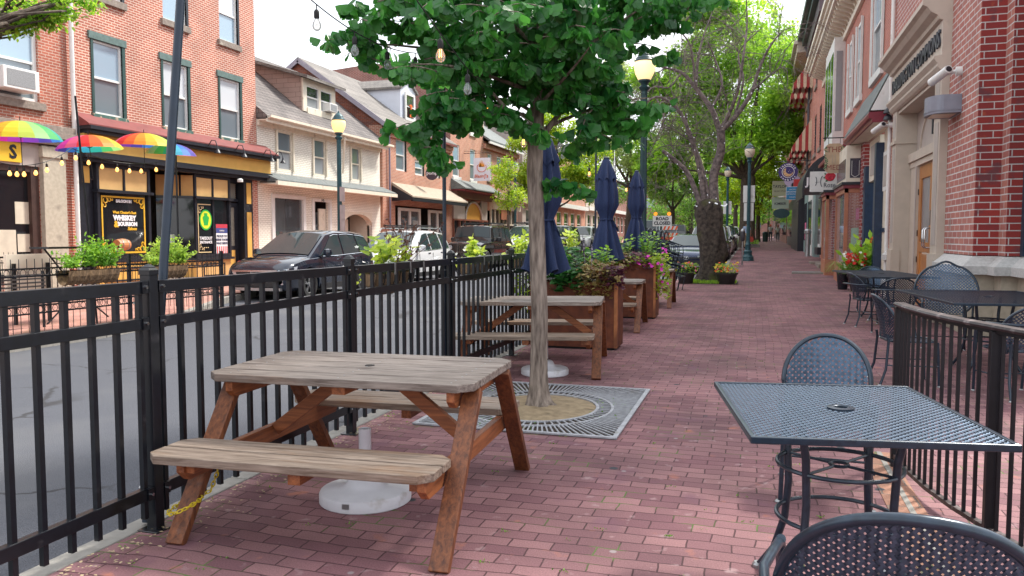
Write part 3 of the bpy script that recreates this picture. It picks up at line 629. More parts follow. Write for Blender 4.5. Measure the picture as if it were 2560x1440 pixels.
# ------------------------------------------------------------------ closed navy umbrellas
def umbrella(label,loc,rz,top=2.6,hem=1.08,tie=1.62,rp=.20):
    t=thing('closed_umbrella',label,'umbrella',loc,rz,'closed navy umbrellas',local=True)
    MB().lathe([(.019,.1),(.019,top-.02)],seg=12).build('pole',M['polepaint'],t,smooth=True)
    m=MB(); prof=[]; nz_=26; seg=64; vs=[];fs=[]
    for i in range(nz_):
        z=top-.06-(top-.06-hem)*i/(nz_-1)
        if z>tie:
            u=(top-.06-z)/(top-.06-tie); rr=.055+.105*math.sin(min(1,u*1.08)*math.pi*.62)**.8; rr*= (1 if u<.75 else 1-(u-.75)*2.0)
            am=.14
        else:
            u=(tie-z)/(tie-hem); rr=.082+(rp-.082)*u**.75; am=.14+.24*u
        for k in range(seg):
            an=2*math.pi*k/seg
            f=1+am*math.cos(8*an+.4*math.sin(3*u))*1.0+.06*math.sin(13*an+i*.12)+.05*math.sin(3*an+1)
            vs.append((rr*f*math.cos(an),rr*f*math.sin(an),z+(.035*math.cos(8*an) if i==nz_-1 else 0)))
    for i in range(nz_-1):
        for k in range(seg):
            l=(k+1)%seg; fs.append((i*seg+k,i*seg+l,(i+1)*seg+l,(i+1)*seg+k))
    m.add(vs,fs); c=m.build('canopy',M['navyfabric'],t,smooth=False); c.data.polygons.foreach_set('use_smooth',[True]*len(c.data.polygons))
    m=MB(); vs=[];fs=[]
    for i in range(9):
        z=top-.015-.33*i/8; rr=.04+.105*(i/8)**.8
        for k in range(48):
            an=2*math.pi*k/48; f=1+.17*(i/8)*math.cos(8*an)
            vs.append((rr*f*math.cos(an),rr*f*math.sin(an),z+(.03*math.cos(8*an)*(i/8))))
    for i in range(8):
        for k in range(48):
            l=(k+1)%48; fs.append((i*48+k,i*48+l,(i+1)*48+l,(i+1)*48+k))
    m.add(vs,fs); c2=m.build('vent',M['navyfabric'],t,smooth=True); c2.data.polygons.foreach_set('use_smooth',[True]*len(c2.data.polygons))
    MB().lathe([(.045,top-.015),(.045,top),(.015,top+.012)],seg=16).build('finial',M['polepaint'],t)
    m=MB(); m.tube([(.1*math.cos(a),.1*math.sin(a),tie) for a in [i*math.pi/10 for i in range(20)]],.012,6,closed=True)
    m.add([(.09,-.03,tie),(.10,-.06,tie),(.20,-.07,tie-.17),(.17,-.04,tie-.18)],[(0,1,2,3)]); m.add([(.09,-.02,tie),(.1,-.05,tie+.01),(.16,-.09,tie-.1),(.12,-.06,tie-.12)],[(0,1,2,3)])
    m.build('strap',M['navyfabric'],t,smooth=True)
    return t
u1=umbrella('closed navy umbrella partly hidden by the ginkgo trunk, nearest of the navy umbrellas',(-2.22,8.5,0),0,2.58,1.06,1.62,.21)
u2=umbrella('closed navy umbrella rising behind the first rusty planter, middle one of three',(-2.2,12.1,0),R(15),2.64,1.08,1.70,.21)
u3=dup(u2,(-2.32,16.2,.12),R(75),'closed navy umbrella beside the dark green lamp post, farthest of three')
# ------------------------------------------------------------------ perforated metal sheets
def lattice(mb,fn,inside,u0,u1,v0,v1,pitch,w,diag=True,step=None,m=0,off=.0015):
    "ribbons along two directions over a surface fn(u,v) -> Vector, kept where inside(u,v)"
    step=step or pitch
    dirs=[(1,1),(1,-1)] if diag else [(1,0),(0,1)]
    for di,(dx,dy) in enumerate(dirs):
        l=math.hypot(dx,dy); dx/=l; dy/=l; nx,ny=-dy,dx
        cu,cv=(u0+u1)/2,(v0+v1)/2; ext=math.hypot(u1-u0,v1-v0)/2
        k=-int(ext/pitch)-1
        while k*pitch<ext:
            n=int(2*ext/step); prev=None
            for i in range(n+1):
                s=-ext+i*step; u=cu+nx*k*pitch+dx*s; v=cv+ny*k*pitch+dy*s
                if u0<=u<=u1 and v0<=v<=v1 and inside(u,v):
                    wv=off*(1 if (i+k)%2 else -1)*(1 if di else -1)
                    a=fn(u-nx*w/2,v-ny*w/2,wv); b=fn(u+nx*w/2,v+ny*w/2,wv)
                    if prev: mb.add([prev[0],prev[1],b,a],[(0,1,2,3)],m)
                    prev=(a,b)
                else: prev=None
            k+=1
# ------------------------------------------------------------------ patio chairs
def patio_chair(label,kind='hoop',pitch=.02,w=.0085,seg=8,backh=.85,bw=.27,group='black metal patio chairs',arms=True):
    "faces +y, origin on the floor under the seat centre"
    t=thing('patio_chair',label,'chair',(0,0,0),0,group,local=True); fm=M['navyfurn']
    for s in (-1,1):
        MB().tube([(s*.235,.235,0),(s*.24,.225,.2),(s*.265,.20,.43),(s*.275,.17,.62),(s*.27,.10,.665)] if arms else [(s*.225,.235,0),(s*.215,.215,.43)],.0125,seg).build('leg',fm,t,smooth=True)
        MB().tube([(s*.24,-.30,0),(s*.225,-.245,.16),(s*.21,-.225,.43),(s*.205,-.235,.5)],.0125,seg).build('leg',fm,t,smooth=True)
    # seat
    sq=[(.215*math.copysign(abs(math.cos(a))**.5,math.cos(a)),.22*math.copysign(abs(math.sin(a))**.5,math.sin(a))) for a in [i*math.pi/12 for i in range(24)]]
    m=MB(); m.tube([(x,y,.43) for x,y in sq],.011,seg,closed=True); st=m.build('seat',fm,t,smooth=True)
    m=MB(); fn=lambda u,v,o:Vector((u,v,.425-.02*(1-(u/.22)**2)*(1-(v/.22)**2)+o))
    ins=lambda u,v:(abs(u)/.21)**4+(abs(v)/.215)**4<1
    lattice(m,fn,ins,-.22,.22,-.22,.22,pitch,w); m.build('seat_mesh',M['mesh'],st,fix=False)
    # backrest: arched hoop, curved round the sitter
    def bf(u,v,o=0):   # u across, v height 0..1
        z=.40+(backh-.40)*v; y=-.225-.11*v**1.3+.10*(abs(u)/bw)**2
        return Vector((u,y-o,z))
    top=lambda u: (1-min(1,(abs(u)/bw))**2.6)**(1/2.6)
    arc=[]
    for i in range(31):
        a=math.pi*i/30; u=bw*math.copysign(abs(math.cos(a))**.93,math.cos(a)); v=.45+.55*abs(math.sin(a))**.93; 
        if kind=='wave': v+=.035*math.exp(-((u)/.07)**2)-.02*math.exp(-((abs(u)-.13)/.05)**2)
        arc.append((u,v))
    hoop=[(.205,.02),(.215,.12),(bw*.93,.32),(bw,.45)]+arc+[(-bw,.45),(-bw*.93,.32),(-.215,.12),(-.205,.02)]
    m=MB(); m.tube([bf(u,v) for u,v in hoop],.0135,seg); 
    if kind=='flat': pass
    bk=m.build('backrest',fm,t,smooth=True)
    m=MB()
    def inside(u,v):
        if v<.09: return False
        lim=bw*.985 if v>.4 else .2+(bw*.97-.2)*max(0,(v-.08))/.32
        if v>.45: return (abs(u)/(bw*.975))**2.15+((v-.45)/.55)**2.15<1
        return abs(u)<lim
    sc=(backh-.40)
    lattice(m,lambda u,v,o:bf(u,v/sc,o),lambda u,v:inside(u,v/sc),-bw,bw,0,sc,pitch,w); m.build('back_mesh',M['mesh'],bk,fix=False)
    m=MB(); m.tube([bf(-.2,.09),bf(-.1,.09),bf(0,.09),bf(.1,.09),bf(.2,.09)],.006,6); m.build('back_rail',fm,bk)
    if arms:
        pts=[(-.272,.12,.655),(-.285,.0,.668),(-.30,-.12,.672),(-.29,-.24,.675),(-.2,-.345,.68),(-.1,-.385,.683),(0,-.395,.684),(.1,-.385,.683),(.2,-.345,.68),(.29,-.24,.675),(.30,-.12,.672),(.285,0,.668),(.272,.12,.655)]
        pts=[(-.268,.165,.585)]+[(-.272,.155,.63)]+pts+[(.272,.155,.63),(.268,.165,.585)]
        MB().tube(pts,.0125,seg).build('armrest',fm,t,smooth=True)
    for s in (-1,1): MB().tube([(s*.225,-.25,.2),(s*.238,.225,.2)],.007,6).build('stretcher',fm,t)
    MB().tube([(-.23,0,.2),(.23,0,.2)],.007,6).build('stretcher',fm,t)
    for x,y in ((-.235,.235),(.235,.235),(-.24,-.30),(.24,-.30)):
        MB().lathe([(.02,0),(.02,.006),(.013,.014)],(x,y,0),10).build('foot_cap',M['steel'],t)
    return t
def patio_table(label,sx,sy,z,rz,loc,pitch,w,legr=.0125,rings=True,hole=True):
    t=thing('patio_table',label,'table',loc,rz,'black mesh patio tables',local=True); fm=M['navyfurn']
    m=MB()
    for a,b,c,d in ((-sx,sx,-sy,-sy+.018),(-sx,sx,sy-.018,sy),(-sx,-sx+.018,-sy+.018,sy-.018),(sx-.018,sx,-sy+.018,sy-.018)): m.box(a,b,c,d,z-.026,z)
    top=m.build('tabletop',fm,t,bevel=.004)
    m=MB(); lattice(m,lambda u,v,o:Vector((u,v,z-.006+o)),lambda u,v:math.hypot(u,v)>.045,-sx+.01,sx-.01,-sy+.01,sy-.01,pitch,w,diag=False,off=.0022)
    m.build('mesh_panel',M['mesh'],top,fix=False)
    if hole:
        m=MB(); m.lathe([(.026,z-.02),(.026,z+.001),(.03,z+.004),(.052,z+.002),(.052,z-.006)],seg=28); m.build('umbrella_ring',fm,top,smooth=True)
    for a in (45,135,225,315):
        c,s=math.cos(R(a)),math.sin(R(a))
        pts=[(.27*c,.27*s,z-.026),(.235*c,.235*s,.60),(.225*c,.225*s,.42),(.24*c,.24*s,.26),(.29*c,.29*s,.11),(.36*c,.36*s,.012)]
        MB().tube(pts,.0155,10).build('leg',fm,t,smooth=True)
        MB().lathe([(.027,0),(.027,.012),(.018,.022)],(.365*c,.365*s,0),12).build('foot_cap',M['steel'],t)
    if rings:
        for rr,zz in ((.235,.54),(.235,.33)):
            m=MB(); m.tube([(rr*math.cos(q),rr*math.sin(q),zz) for q in [i*math.pi/18 for i in range(36)]],.009,8,closed=True)
            if zz>.5:
                m.tube([(.035*math.cos(q),.035*math.sin(q),zz) for q in [i*math.pi/8 for i in range(16)]],.007,6,closed=True)
                for a in (0,90,180,270): m.tube([(.035*math.cos(R(a+45)),.035*math.sin(R(a+45)),zz),(rr*math.cos(R(a+45)),rr*math.sin(R(a+45)),zz)],.006,6)
            m.build('ring',fm,t,smooth=True)
    return t
def tl(c0,c1,c2,c3): return ((c0[0]+c1[0]+c2[0]+c3[0])/4,(c0[1]+c1[1]+c2[1]+c3[1])/4,0)
t1=patio_table('nearest square black mesh patio table, sky gleaming on its top',.43,.52,.77,R(9.5),(.335,3.37,0),.0165,.0118)
t2=patio_table('large black mesh patio table against the building behind the railing',.68,1.02,.80,R(6),(2.42,9.72,0),.024,.014)
t3=patio_table('black mesh patio table farthest away, beside the flower pots',.52,1.3,.80,R(8),(2.1,15.1,0),.028,.017)
c1=patio_chair('black chair with round perforated back facing the nearest mesh table','hoop',.024,.0150,8,.86,.235,arms=False)
c1.location=(.395,4.72,0); c1.rotation_euler=(0,0,R(176))
c2=patio_chair('closest black mesh chair, its arched back cut off by the bottom of the photo','hoop',.0135,.0088,12,.895,.268)
c2.location=(.34,2.02,0); c2.rotation_euler=(0,0,R(-4))
c3=patio_chair('black mesh chair seen from the side, tilted back beyond the railing','hoop',.02,.010,8,.87,.25,arms=False)
c3.location=(1.45,8.62,0); c3.rotation_euler=(0,0,R(-84))
# loose swept frame on the side-on chair
c4_=patio_chair('high-backed blue-black mesh chair behind the large table, wavy top rail','wave',.026,.012,8,1.10,.36)
c4_.location=(2.28,11.0,0); c4_.rotation_euler=(0,0,R(172))
c5=patio_chair('black mesh armchair at the near side of the farthest patio table','hoop',.024,.011,8,.85,.27)
c5.location=(1.95,12.75,0); c5.rotation_euler=(0,0,R(5))
c6=dup(c5,(1.78,14.0,0),R(-75),'black mesh armchair pushed in at the street side of the farthest table')
c7=dup(c5,(2.15,16.7,0),R(175),'black mesh armchair at the far side of the farthest patio table')
c8=dup(c5,(2.28,8.2,0),R(20),'black mesh armchair at the right edge of the photo behind the railing')
# ------------------------------------------------------------------ brown railing on the right
rail=thing('railing','brown metal railing with a worn flat handrail beside the nearest mesh table','railing',(.9,5.4,0))
RP=[(.86,5.42),(.875,5.1),(.92,4.75),(.985,4.45),(1.06,4.2),(1.16,3.9),(1.26,3.5),(1.36,3.0),(1.44,2.5),(1.5,2.0)]
m=MB(); poly=[]
for a,b in zip(RP,RP[1:]): m.bar((a[0],a[1],1.03),(b[0],b[1],1.03),.062,.018)
hr=[(p[0],p[1],1.03) for p in RP]
m=MB(); vs=[];fs=[]
for i,p in enumerate(RP):
    q0=Vector(RP[max(i-1,0)]);q1=Vector(RP[min(i+1,len(RP)-1)]); d=(q1-q0).normalized(); n=Vector((-d.y,d.x))
    for s,z in ((-1,1.018),(1,1.018),(1.25,1.03),(1.0,1.04),(-1.0,1.04),(-1.25,1.03)): vs.append((p[0]+n.x*s*.028,p[1]+n.y*s*.028,z))
k=6
for i in range(len(RP)-1):
    for j in range(k): fs.append((i*k+j,i*k+(j+1)%k,(i+1)*k+(j+1)%k,(i+1)*k+j))
fs+=[tuple(range(k)),tuple((len(RP)-1)*k+j for j in range(k))]
m.add(vs,fs); m.build('handrail',M['brownrail'],rail)
m=MB()
for a,b in zip(RP,RP[1:]): m.bar((a[0],a[1],.075),(b[0],b[1],.075),.03,.022)
m.build('bottom_rail',M['brownrail'],rail)
m=MB()
for a,b in zip(RP,RP[1:]): m.bar((a[0],a[1],1.008),(b[0],b[1],1.008),.026,.018)
m.build('under_rail',M['raildark'],rail)
L_=0; acc=[0]
for a,b in zip(RP,RP[1:]): acc.append(acc[-1]+math.hypot(a[0]-b[0],a[1]-b[1]))
def rp_at(s):
    for i in range(len(acc)-1):
        if s<=acc[i+1]: u=(s-acc[i])/(acc[i+1]-acc[i]); return (RP[i][0]+(RP[i+1][0]-RP[i][0])*u, RP[i][1]+(RP[i+1][1]-RP[i][1])*u)
    return RP[-1]
s=.105
while s<acc[-1]:
    x,y=rp_at(s)
    MB().box(x-.008,x+.008,y-.008,y+.008,.08,1.005).build('baluster',M['raildark'],rail); s+=.088
for s_ in (0,1.28,3.0):
    x,y=rp_at(s_); MB().box(x-.023,x+.023,y-.023,y+.023,0,1.01).build('post',M['raildark'],rail,bevel=.003)
struct(MB().box(.70,.885,3.0,5.75,.001,.004).build('paving_edge',brick('tan_edge_brick',(.40,.20,.13),(.30,.15,.10),(.20,.15,.12),.103,.205,.006,ground=True,bump=.6,stain=.3)))
struct(MB().box(.80,.83,3.0,5.75,.0041,.007).build('paving_joint',M['conc']))
# ------------------------------------------------------------------ tree grate
gx0,gx1,gy0,gy1=-2.50,-.92,5.55,7.45; gc=(-1.72,6.42)
g=thing('tree_grate','grey cast iron tree grate with a round opening for the ginkgo','tree grate',(gc[0],gc[1],0))
m=MB(); z0,z1=.006,.016
for a in ((gx0,gx1,gy0,gy0+.035),(gx0,gx1,gy1-.035,gy1),(gx0,gx0+.035,gy0+.035,gy1-.035),(gx1-.035,gx1,gy0+.035,gy1-.035)): m.box(*a,z0,z1+.002)
gmat=mat('worn_grate_metal',(.36,.37,.40),.55,.3,.2,20,dirt=((.2,.17,.14),5,.62))
m.build('frame',gmat,g)
def ring(mb,c,r0,r1,a,b,seg=64,sy=1):
    vs=[];fs=[]
    for k in range(seg):
        q=2*math.pi*k/seg
        for r_,z in ((r0,a),(r1,a),(r1,b),(r0,b)): vs.append((c[0]+r_*math.cos(q),c[1]+r_*sy*math.sin(q),z))
    for k in range(seg):
        l=(k+1)%seg
        for j in range(4): fs.append((k*4+j,l*4+j,l*4+(j+1)%4,k*4+(j+1)%4))
    mb.add(vs,fs)
SY=1.12
for r0,r1 in ((.475,.50),(.60,.622)): m=MB(); ring(m,gc,r0,r1,z0,z1+.001,sy=SY); m.build('ring',gmat,g)
m=MB()
def ray_edge(a):
    dx,dy=math.cos(a),math.sin(a)*SY; t=9
    if abs(dx)>1e-6: t=min(t,((gx1-.03 if dx>0 else gx0+.03)-gc[0])/dx)
    if abs(dy)>1e-6: t=min(t,((gy1-.03 if dy>0 else gy0+.03)-gc[1])/dy)
    return t
for k in range(128):
    a=2*math.pi*(k+.5)/128
    for r0,r1 in ((.497,.604),(.618,ray_edge(a))):
        if r1<=r0: continue
        p=Vector((gc[0]+r0*math.cos(a),gc[1]+r0*SY*math.sin(a),.0105)); q=Vector((gc[0]+r1*math.cos(a),gc[1]+r1*SY*math.sin(a),.0105))
        if r0>.6: m.bar(p,q,.011 if k%2 else .013,.008)
        elif k%2: m.bar(p,q,.013,.008)
m.build('slats',gmat,g)
MB().box(gx0+.005,gx1-.005,gy0+.005,gy1-.005,.0008,.003).build('bed',M['darksoil'],g)
m=MB(); n=34; vs=[];fs=[]; r=random.Random(5)
for i in range(9):
    rr=.475*i/8
    for k in range(n):
        q=2*math.pi*k/n; vs.append((gc[0]+rr*math.cos(q),gc[1]+rr*SY*math.sin(q),.006+.035*(1-i/8)**.6+r.uniform(-.003,.003)*(i<8)))
for i in range(8):
    for k in range(n): fs.append((i*n+k,i*n+(k+1)%n,(i+1)*n+(k+1)%n,(i+1)*n+k))
m.add(vs,fs); o=m.build('soil_mound',M['soil'],None,smooth=True); struct(o)
m=MB()
for i in range(420):
    a=r.uniform(0,6.28); rr=r.uniform(.46,.85); x=gc[0]+rr*math.cos(a); y=gc[1]+rr*SY*math.sin(a)
    if not(gx0<x<gx1 and gy0<y<gy1) or math.sin(a*3+1)<-.1: continue
    add_leaf(m,Vector((x,y,.004)),Vector((r.uniform(-1,1),r.uniform(-1,1),r.uniform(.1,1))),Vector((r.uniform(-1,1),0,1)),r.uniform(.012,.03),'oval')
tag(m.build('weeds',M['leaf_mid'],fix=False),'small green weeds growing through the slots of the tree grate','weeds',None,'stuff')
# ------------------------------------------------------------------ ginkgo
cr_=Vector((math.cos(R(17)),math.sin(R(17)),0)); cf_=Vector((-math.sin(R(17)),math.cos(R(17)),0))
T0=Vector((gc[0],gc[1],0))
def TP(a,d,z): return T0+cr_*a+cf_*d+Vector((0,0,z))     # tree frame: across, deeper, up
gk=thing('ginkgo_tree','slim ginkgo tree with pale trunk and dark fan leaves in the iron grate','tree',tuple(T0))
m=MB(); r=random.Random(11)
tz=[0,.03,.08,.16,.3,.5,.8,1.2,1.6,2.0,2.35,2.8,3.4,4.2,5.2]; tr_=[.145,.118,.098,.084,.076,.072,.070,.068,.066,.066,.064,.052,.042,.03,.015]
tx=[0,-.005,-.01,-.01,-.008,-.005,-.0,-.015,-.03,-.045,-.035,-.01,.03,.05,.1]
pts=[TP(a,0.02*math.sin(z*2),z) for a,z in zip(tx,tz)]
m.tube(pts,tr_,22)
for i in range(len(m.v)):
    v=Vector(m.v[i])
    if v.z<.35:
        a=math.atan2(v.y-T0.y,v.x-T0.x); k=1+.17*math.sin(5*a+1)*max(0,1-v.z/.35); m.v[i]=(T0.x+(v.x-T0.x)*k,T0.y+(v.y-T0.y)*k,v.z)
tk=m.build('trunk',M['barkginkgo'],gk,smooth=True)
for z in (1.02,1.62,1.9):
    q=TP(-.07,-.02,z); 
limbs=[]   # (points, radius)
def curve(p,q,sag,n=8,wob=.04,rg=r):
    out=[]
    side=(q-p).cross(Vector((0,0,1))).normalized()
    w1,w2=rg.uniform(-wob,wob),rg.uniform(-wob,wob)
    for i in range(n+1):
        t=i/n; out.append(p.lerp(q,t)+Vector((0,0,sag*4*t*(1-t)))+side*(w1*math.sin(t*6.28)+w2*math.sin(t*3.14)))
    return out
main=[ # start z, across, depth, z of tip, radius
 (2.15,-.42,-.25,2.62,.036),(2.62-.0,-1.0,-.5,2.75,.02),
 (2.2,.40,.15,2.75,.03),(2.3,.95,.2,2.62,.018),(2.6,.9,-.3,3.3,.02),(2.7,-1.6,.1,3.05,.02),(2.75,-1.0,.5,3.5,.02),
 (2.9,1.25,.1,3.55,.018),(3.0,-.6,-.9,3.4,.018),(3.1,.5,-.9,3.5,.018),(3.1,.2,1.0,3.4,.018),(2.5,.35,-.7,2.85,.018),(2.45,-.5,.6,2.8,.018),
 (3.3,-1.3,-.4,4.1,.018),(3.4,1.2,.4,4.2,.018),(3.6,-.5,.8,4.6,.015),(3.7,.6,-.6,4.7,.015),(2.4,-.9,-.45,2.5,.016)]
tips=[]
for z0_,a,d,z1_,rad in main:
    p=TP(-.03+.0*a,0,z0_); q=TP(a,d,z1_); c=curve(p,q,.06*abs(a),8)
    MB().tube(c,[rad*(1-.75*i/8) for i in range(9)],8).build('limb',M['barkginkgo'],gk,smooth=True); tips.append(c)
tw=MB(); lf=MB()
def sprig(c,n,size,spread):
    "leaves on short spurs along a twig"
    for i in range(n):
        t=r.random()*(len(c)-1.001); k=int(t); p=c[k].lerp(c[k+1],t-k)
        for j in range(r.randrange(2,5)):
            a=r.uniform(0,6.283); d=Vector((math.cos(a),math.sin(a),r.uniform(-.75,.35))).normalized(); st=p+d*r.uniform(.02,spread)
            h_=r.uniform(0,6.283); nrm=Vector((math.cos(h_),math.sin(h_),r.uniform(.0,.9)))
            dd=(d*.6+Vector((0,0,-r.uniform(.2,1.1)))).normalized(); add_leaf(lf,st,dd,nrm,size*r.uniform(.65,1.2),'fan',0,.10)
blobs=[ # across, depth, z, radii across/deep/up, twigs
 (-.15,-.3,3.05,.62,.75,.36,34),(.40,-.2,3.0,.50,.65,.34,26),(.0,.1,3.6,1.15,1.0,.45,44),(-.68,-.1,3.15,.55,.7,.34,22),(-1.12,.0,3.07,.42,.45,.22,11),
 (-1.46,.05,3.12,.26,.3,.2,4),(-.62,-.3,2.68,.30,.35,.22,9),(-.74,-.45,2.46,.26,.25,.14,6),(-.80,-.4,2.26,.18,.2,.09,4),(-.86,-.4,2.13,.12,.12,.06,2),(-.55,-.3,2.38,.18,.2,.1,3),(.45,0,2.62,.34,.4,.2,11),(.62,.05,2.42,.24,.3,.12,6),(.38,0,2.30,.16,.2,.10,3),(.95,.0,2.52,.13,.2,.05,2),
 (.95,-.1,3.35,.45,.6,.26,17),(1.25,0,3.6,.3,.4,.2,8),(-.02,-.1,2.32,.20,.16,.16,4),(.08,-.07,1.97,.09,.07,.13,2),(.1,0,2.75,.5,.55,.2,13),(-.3,0,2.75,.38,.5,.2,9),
 (-.85,0,3.9,.75,.9,.5,11),(.7,0,4.0,.8,.9,.5,14),(0,0,4.7,.8,.8,.5,14),(-.95,-.1,3.5,.7,.7,.35,14),(.35,.9,3.2,.6,.5,.4,12),(-.5,.9,3.1,.6,.5,.4,12)]
for a,d,z,ra,rd,rz_,n in blobs:
    for i in range(int(n*1.12)):
        v=rv(1,r); c0=TP(a+v.x*ra,d+v.y*rd,z+v.z*rz_)
        dirv=(cr_*r.uniform(-1,1)+cf_*r.uniform(-1,1)+Vector((0,0,r.uniform(-.35,.2)))).normalized()
        L_=r.uniform(.18,.42); c=curve(c0,c0+dirv*L_,.03,4,.02)
        tw.tube(c,[.006,.005,.004,.003,.002],4); sprig(c,r.randrange(6,11),.104,.06)
tw.build('twigs',M['barkginkgo'],gk,fix=False); lf.build('leaves',M['leaf_ginkgo'],gk,fix=False)
# ------------------------------------------------------------------ rusty steel planters and their flowers
def leafy(mb,x0,x1,y0,y1,z0,z1,n,size,kind,r,droop=0,m=0,up=.6):
    for i in range(n):
        p=Vector((r.uniform(x0,x1),r.uniform(y0,y1),z0+(z1-z0)*r.random()**.8)); a=r.uniform(0,6.28)
        add_leaf(mb,p,Vector((math.cos(a),math.sin(a),r.uniform(-droop,up))),Vector((r.uniform(-.5,.5),r.uniform(-.5,.5),1))-cf_*.4,size*r.uniform(.6,1.3),kind,m)
def flowers(mb,pts,size,r,m=0,pet=5):
    for p in pts:
        p=Vector(p); n=(Vector((r.uniform(-.6,.6),r.uniform(-.6,.6),.5))-cf_*.8).normalized(); u=n.orthogonal().normalized(); v=n.cross(u)
        for k in range(pet):
            a=2*math.pi*k/pet; d=u*math.cos(a)+v*math.sin(a); add_leaf(mb,p,d+n*.25,n,size,'heart',m)
def planter(label,x0,x1,y0,y1,h):
    t=thing('steel_planter',label,'planter',((x0+x1)/2,y0,0),0,'rusty steel planters'); w=.03
    m=MB()
    m.box(x0,x1,y0,y0+w,.03,h); m.box(x0,x1,y1-w,y1,.03,h); m.box(x0,x0+w,y0+w,y1-w,.03,h); m.box(x1-w,x1,y0+w,y1-w,.03,h)
    m.build('box',M['corten'],t)
    m=MB(); m.box(x1-.003-.0,x1+.004,y0-.003,y0+w+.03,.03,h+.003); m.box(x1-.035,x1+.002,y0-.006,y0,.03,h+.002); m.build('corner_edge',M['cortenedge'],t)
    MB().box(x0+w,x1-w,y0+w,y1-w,h-.14,h-.1).build('soil',M['darksoil'],t)
    MB().box(x0+.04,x1-.04,y0+.04,y1-.04,0,.03).build('base',M['rubber'],t)
    return t
p1=planter('rusty steel planter box behind the second picnic table',-2.80,-1.66,9.95,10.45,.86)
p2=planter('rusty steel planter box behind the third picnic table, closer to the lamp post',-2.80,-1.655,13.95,14.5,.97)
r=random.Random(21)
def plant(name,label,cat,mbs,loc,group=None):
    t=thing(name,label,cat,loc,0,group)
    for nm,mb,mt in mbs: mb.build(nm,mt,t,fix=False)
    return t
# planter one: potato vine at left, green heart leaves, rusty coleus, purple heuchera, tall basil
a=MB(); leafy(a,-2.85,-2.15,9.9,10.4,.72,1.28,420,.085,'heart',r,.5); leafy(a,-2.45,-2.1,9.84,10.1,.72,1.05,120,.10,'heart',r,.6)
plant('vine_plant','dark green heart-leaved plant at the left end of the first planter','plant',[('leaves',a,M['leaf_coleus'])],(-2.5,10.2,.75))
a=MB(); leafy(a,-3.0,-2.78,9.8,10.3,.45,.95,150,.075,'heart',r,.8); b=MB(); flowers(b,[(r.uniform(-3.0,-2.78),r.uniform(9.78,9.9),r.uniform(.5,1.0)) for _ in range(12)],.028,r)
plant('trailing_plant','pale green trailing plant with white flowers over the left side of the first planter','plant',[('leaves',a,M['leaf_lime']),('flowers',b,M['fl_white'])],(-2.9,10.0,.7))
a=MB()
for i in range(70):
    p=Vector((r.uniform(-2.2,-1.72),r.uniform(9.85,10.3),.8)); q=p+Vector((r.gauss(0,.14),-abs(r.gauss(0,.1)),r.uniform(.08,.34)))
    c=curve(p,q,.05,5,.02,r)
    for k in range(14):
        t=r.random()*4.99; w=c[int(t)].lerp(c[int(t)+1],t-int(t)); add_leaf(a,w,Vector((r.uniform(-1,1),r.uniform(-1,1),r.uniform(-.5,.7))),Vector((0,-.5,1)),r.uniform(.04,.075),'oval')
leafy(a,-2.2,-1.72,9.84,9.95,.62,.85,160,.06,'oval',r,.9)
plant('coleus','rust and olive leaved coleus spilling over the front of the first planter','plant',[('leaves',a,M['leaf_rust'])],(-1.95,10.1,.75))
a=MB(); leafy(a,-1.86,-1.6,9.82,10.2,.78,1.06,240,.06,'heart',r,.5)
plant('heuchera','dark purple ruffled plant at the right end of the first planter','plant',[('leaves',a,M['leaf_purple'])],(-1.75,10.0,.8))
def basil(x,y,z,h,label,n=11,lv='leaf_fern',sz=.10):
    a=MB(); s_=MB()
    for k in range(n):
        p=Vector((x+r.gauss(0,.05),y+r.gauss(0,.05),z)); q=p+Vector((r.gauss(0,.14),r.gauss(0,.1),h*r.uniform(.6,1))); c=curve(p,q,.0,6,.03,r); s_.tube(c,.005,4)
        for j in range(16):
            t=(j/16)**.7*5.99; w=c[int(t)].lerp(c[int(t)+1],t-int(t)); an=j*2.4; add_leaf(a,w,Vector((math.cos(an),math.sin(an),r.uniform(-.1,.6))),Vector((0,-.3,1)),sz*r.uniform(.6,1.1),'oval')
    return plant('leafy_plant',label,'plant',[('stems',s_,M['stem']),('leaves',a,M[lv])],(x,y,z),'upright leafy plants in the planters')
basil(-1.98,10.25,.78,.62,'tall fresh green leafy plant in the middle of the first planter')
basil(-2.45,10.3,.78,.45,'bushy green plant behind the dark vine leaves in the first planter',14,'leaf_mid')
basil(-2.25,14.2,.88,.62,'tall green leafy plant at the left of the second planter',14,'leaf_mid')
basil(-1.85,14.3,.88,.68,'tall green leafy plant at the right of the second planter, beside the lamp post',16,'leaf_fern')
for k,(x,y,lb) in enumerate(((-2.1,10.15,'left of the two thin grey-lilac flower spikes'),(-2.0,10.1,'right of the two thin grey-lilac flower spikes'))):
    s_=MB(); s_.tube([(x,y,.8),(x-.02,y,1.2),(x-.05+.03*k,y,1.46-.12*k)],.004,4)
    for j in range(40): 
        z=1.2+.22*r.random()-.1*k; s_.box(x-.03-.01+.02*k,x-.03+.01+.02*k,y-.01,y+.01,z,z+.008)
    tag(s_.build('flower_spike',mat('grey_lilac_spike',(.32,.28,.36),.8,0,.3,30)),lb+' in the first planter','plant','grey-lilac flower spikes')
a=MB(); leafy(a,-2.75,-1.6,13.85,14.4,.9,1.10,560,.06,'heart',r,.5); leafy(a,-1.68,-1.42,13.85,14.3,.35,1.15,420,.055,'heart',r,.9)
b=MB(); flowers(b,[(r.uniform(-2.1,-1.45),r.uniform(13.76,14.0),r.uniform(.9,1.12)) for _ in range(13)]+[(r.uniform(-1.6,-1.38),r.uniform(13.75,14.1),r.uniform(.4,1.25)) for _ in range(15)],.036,r)
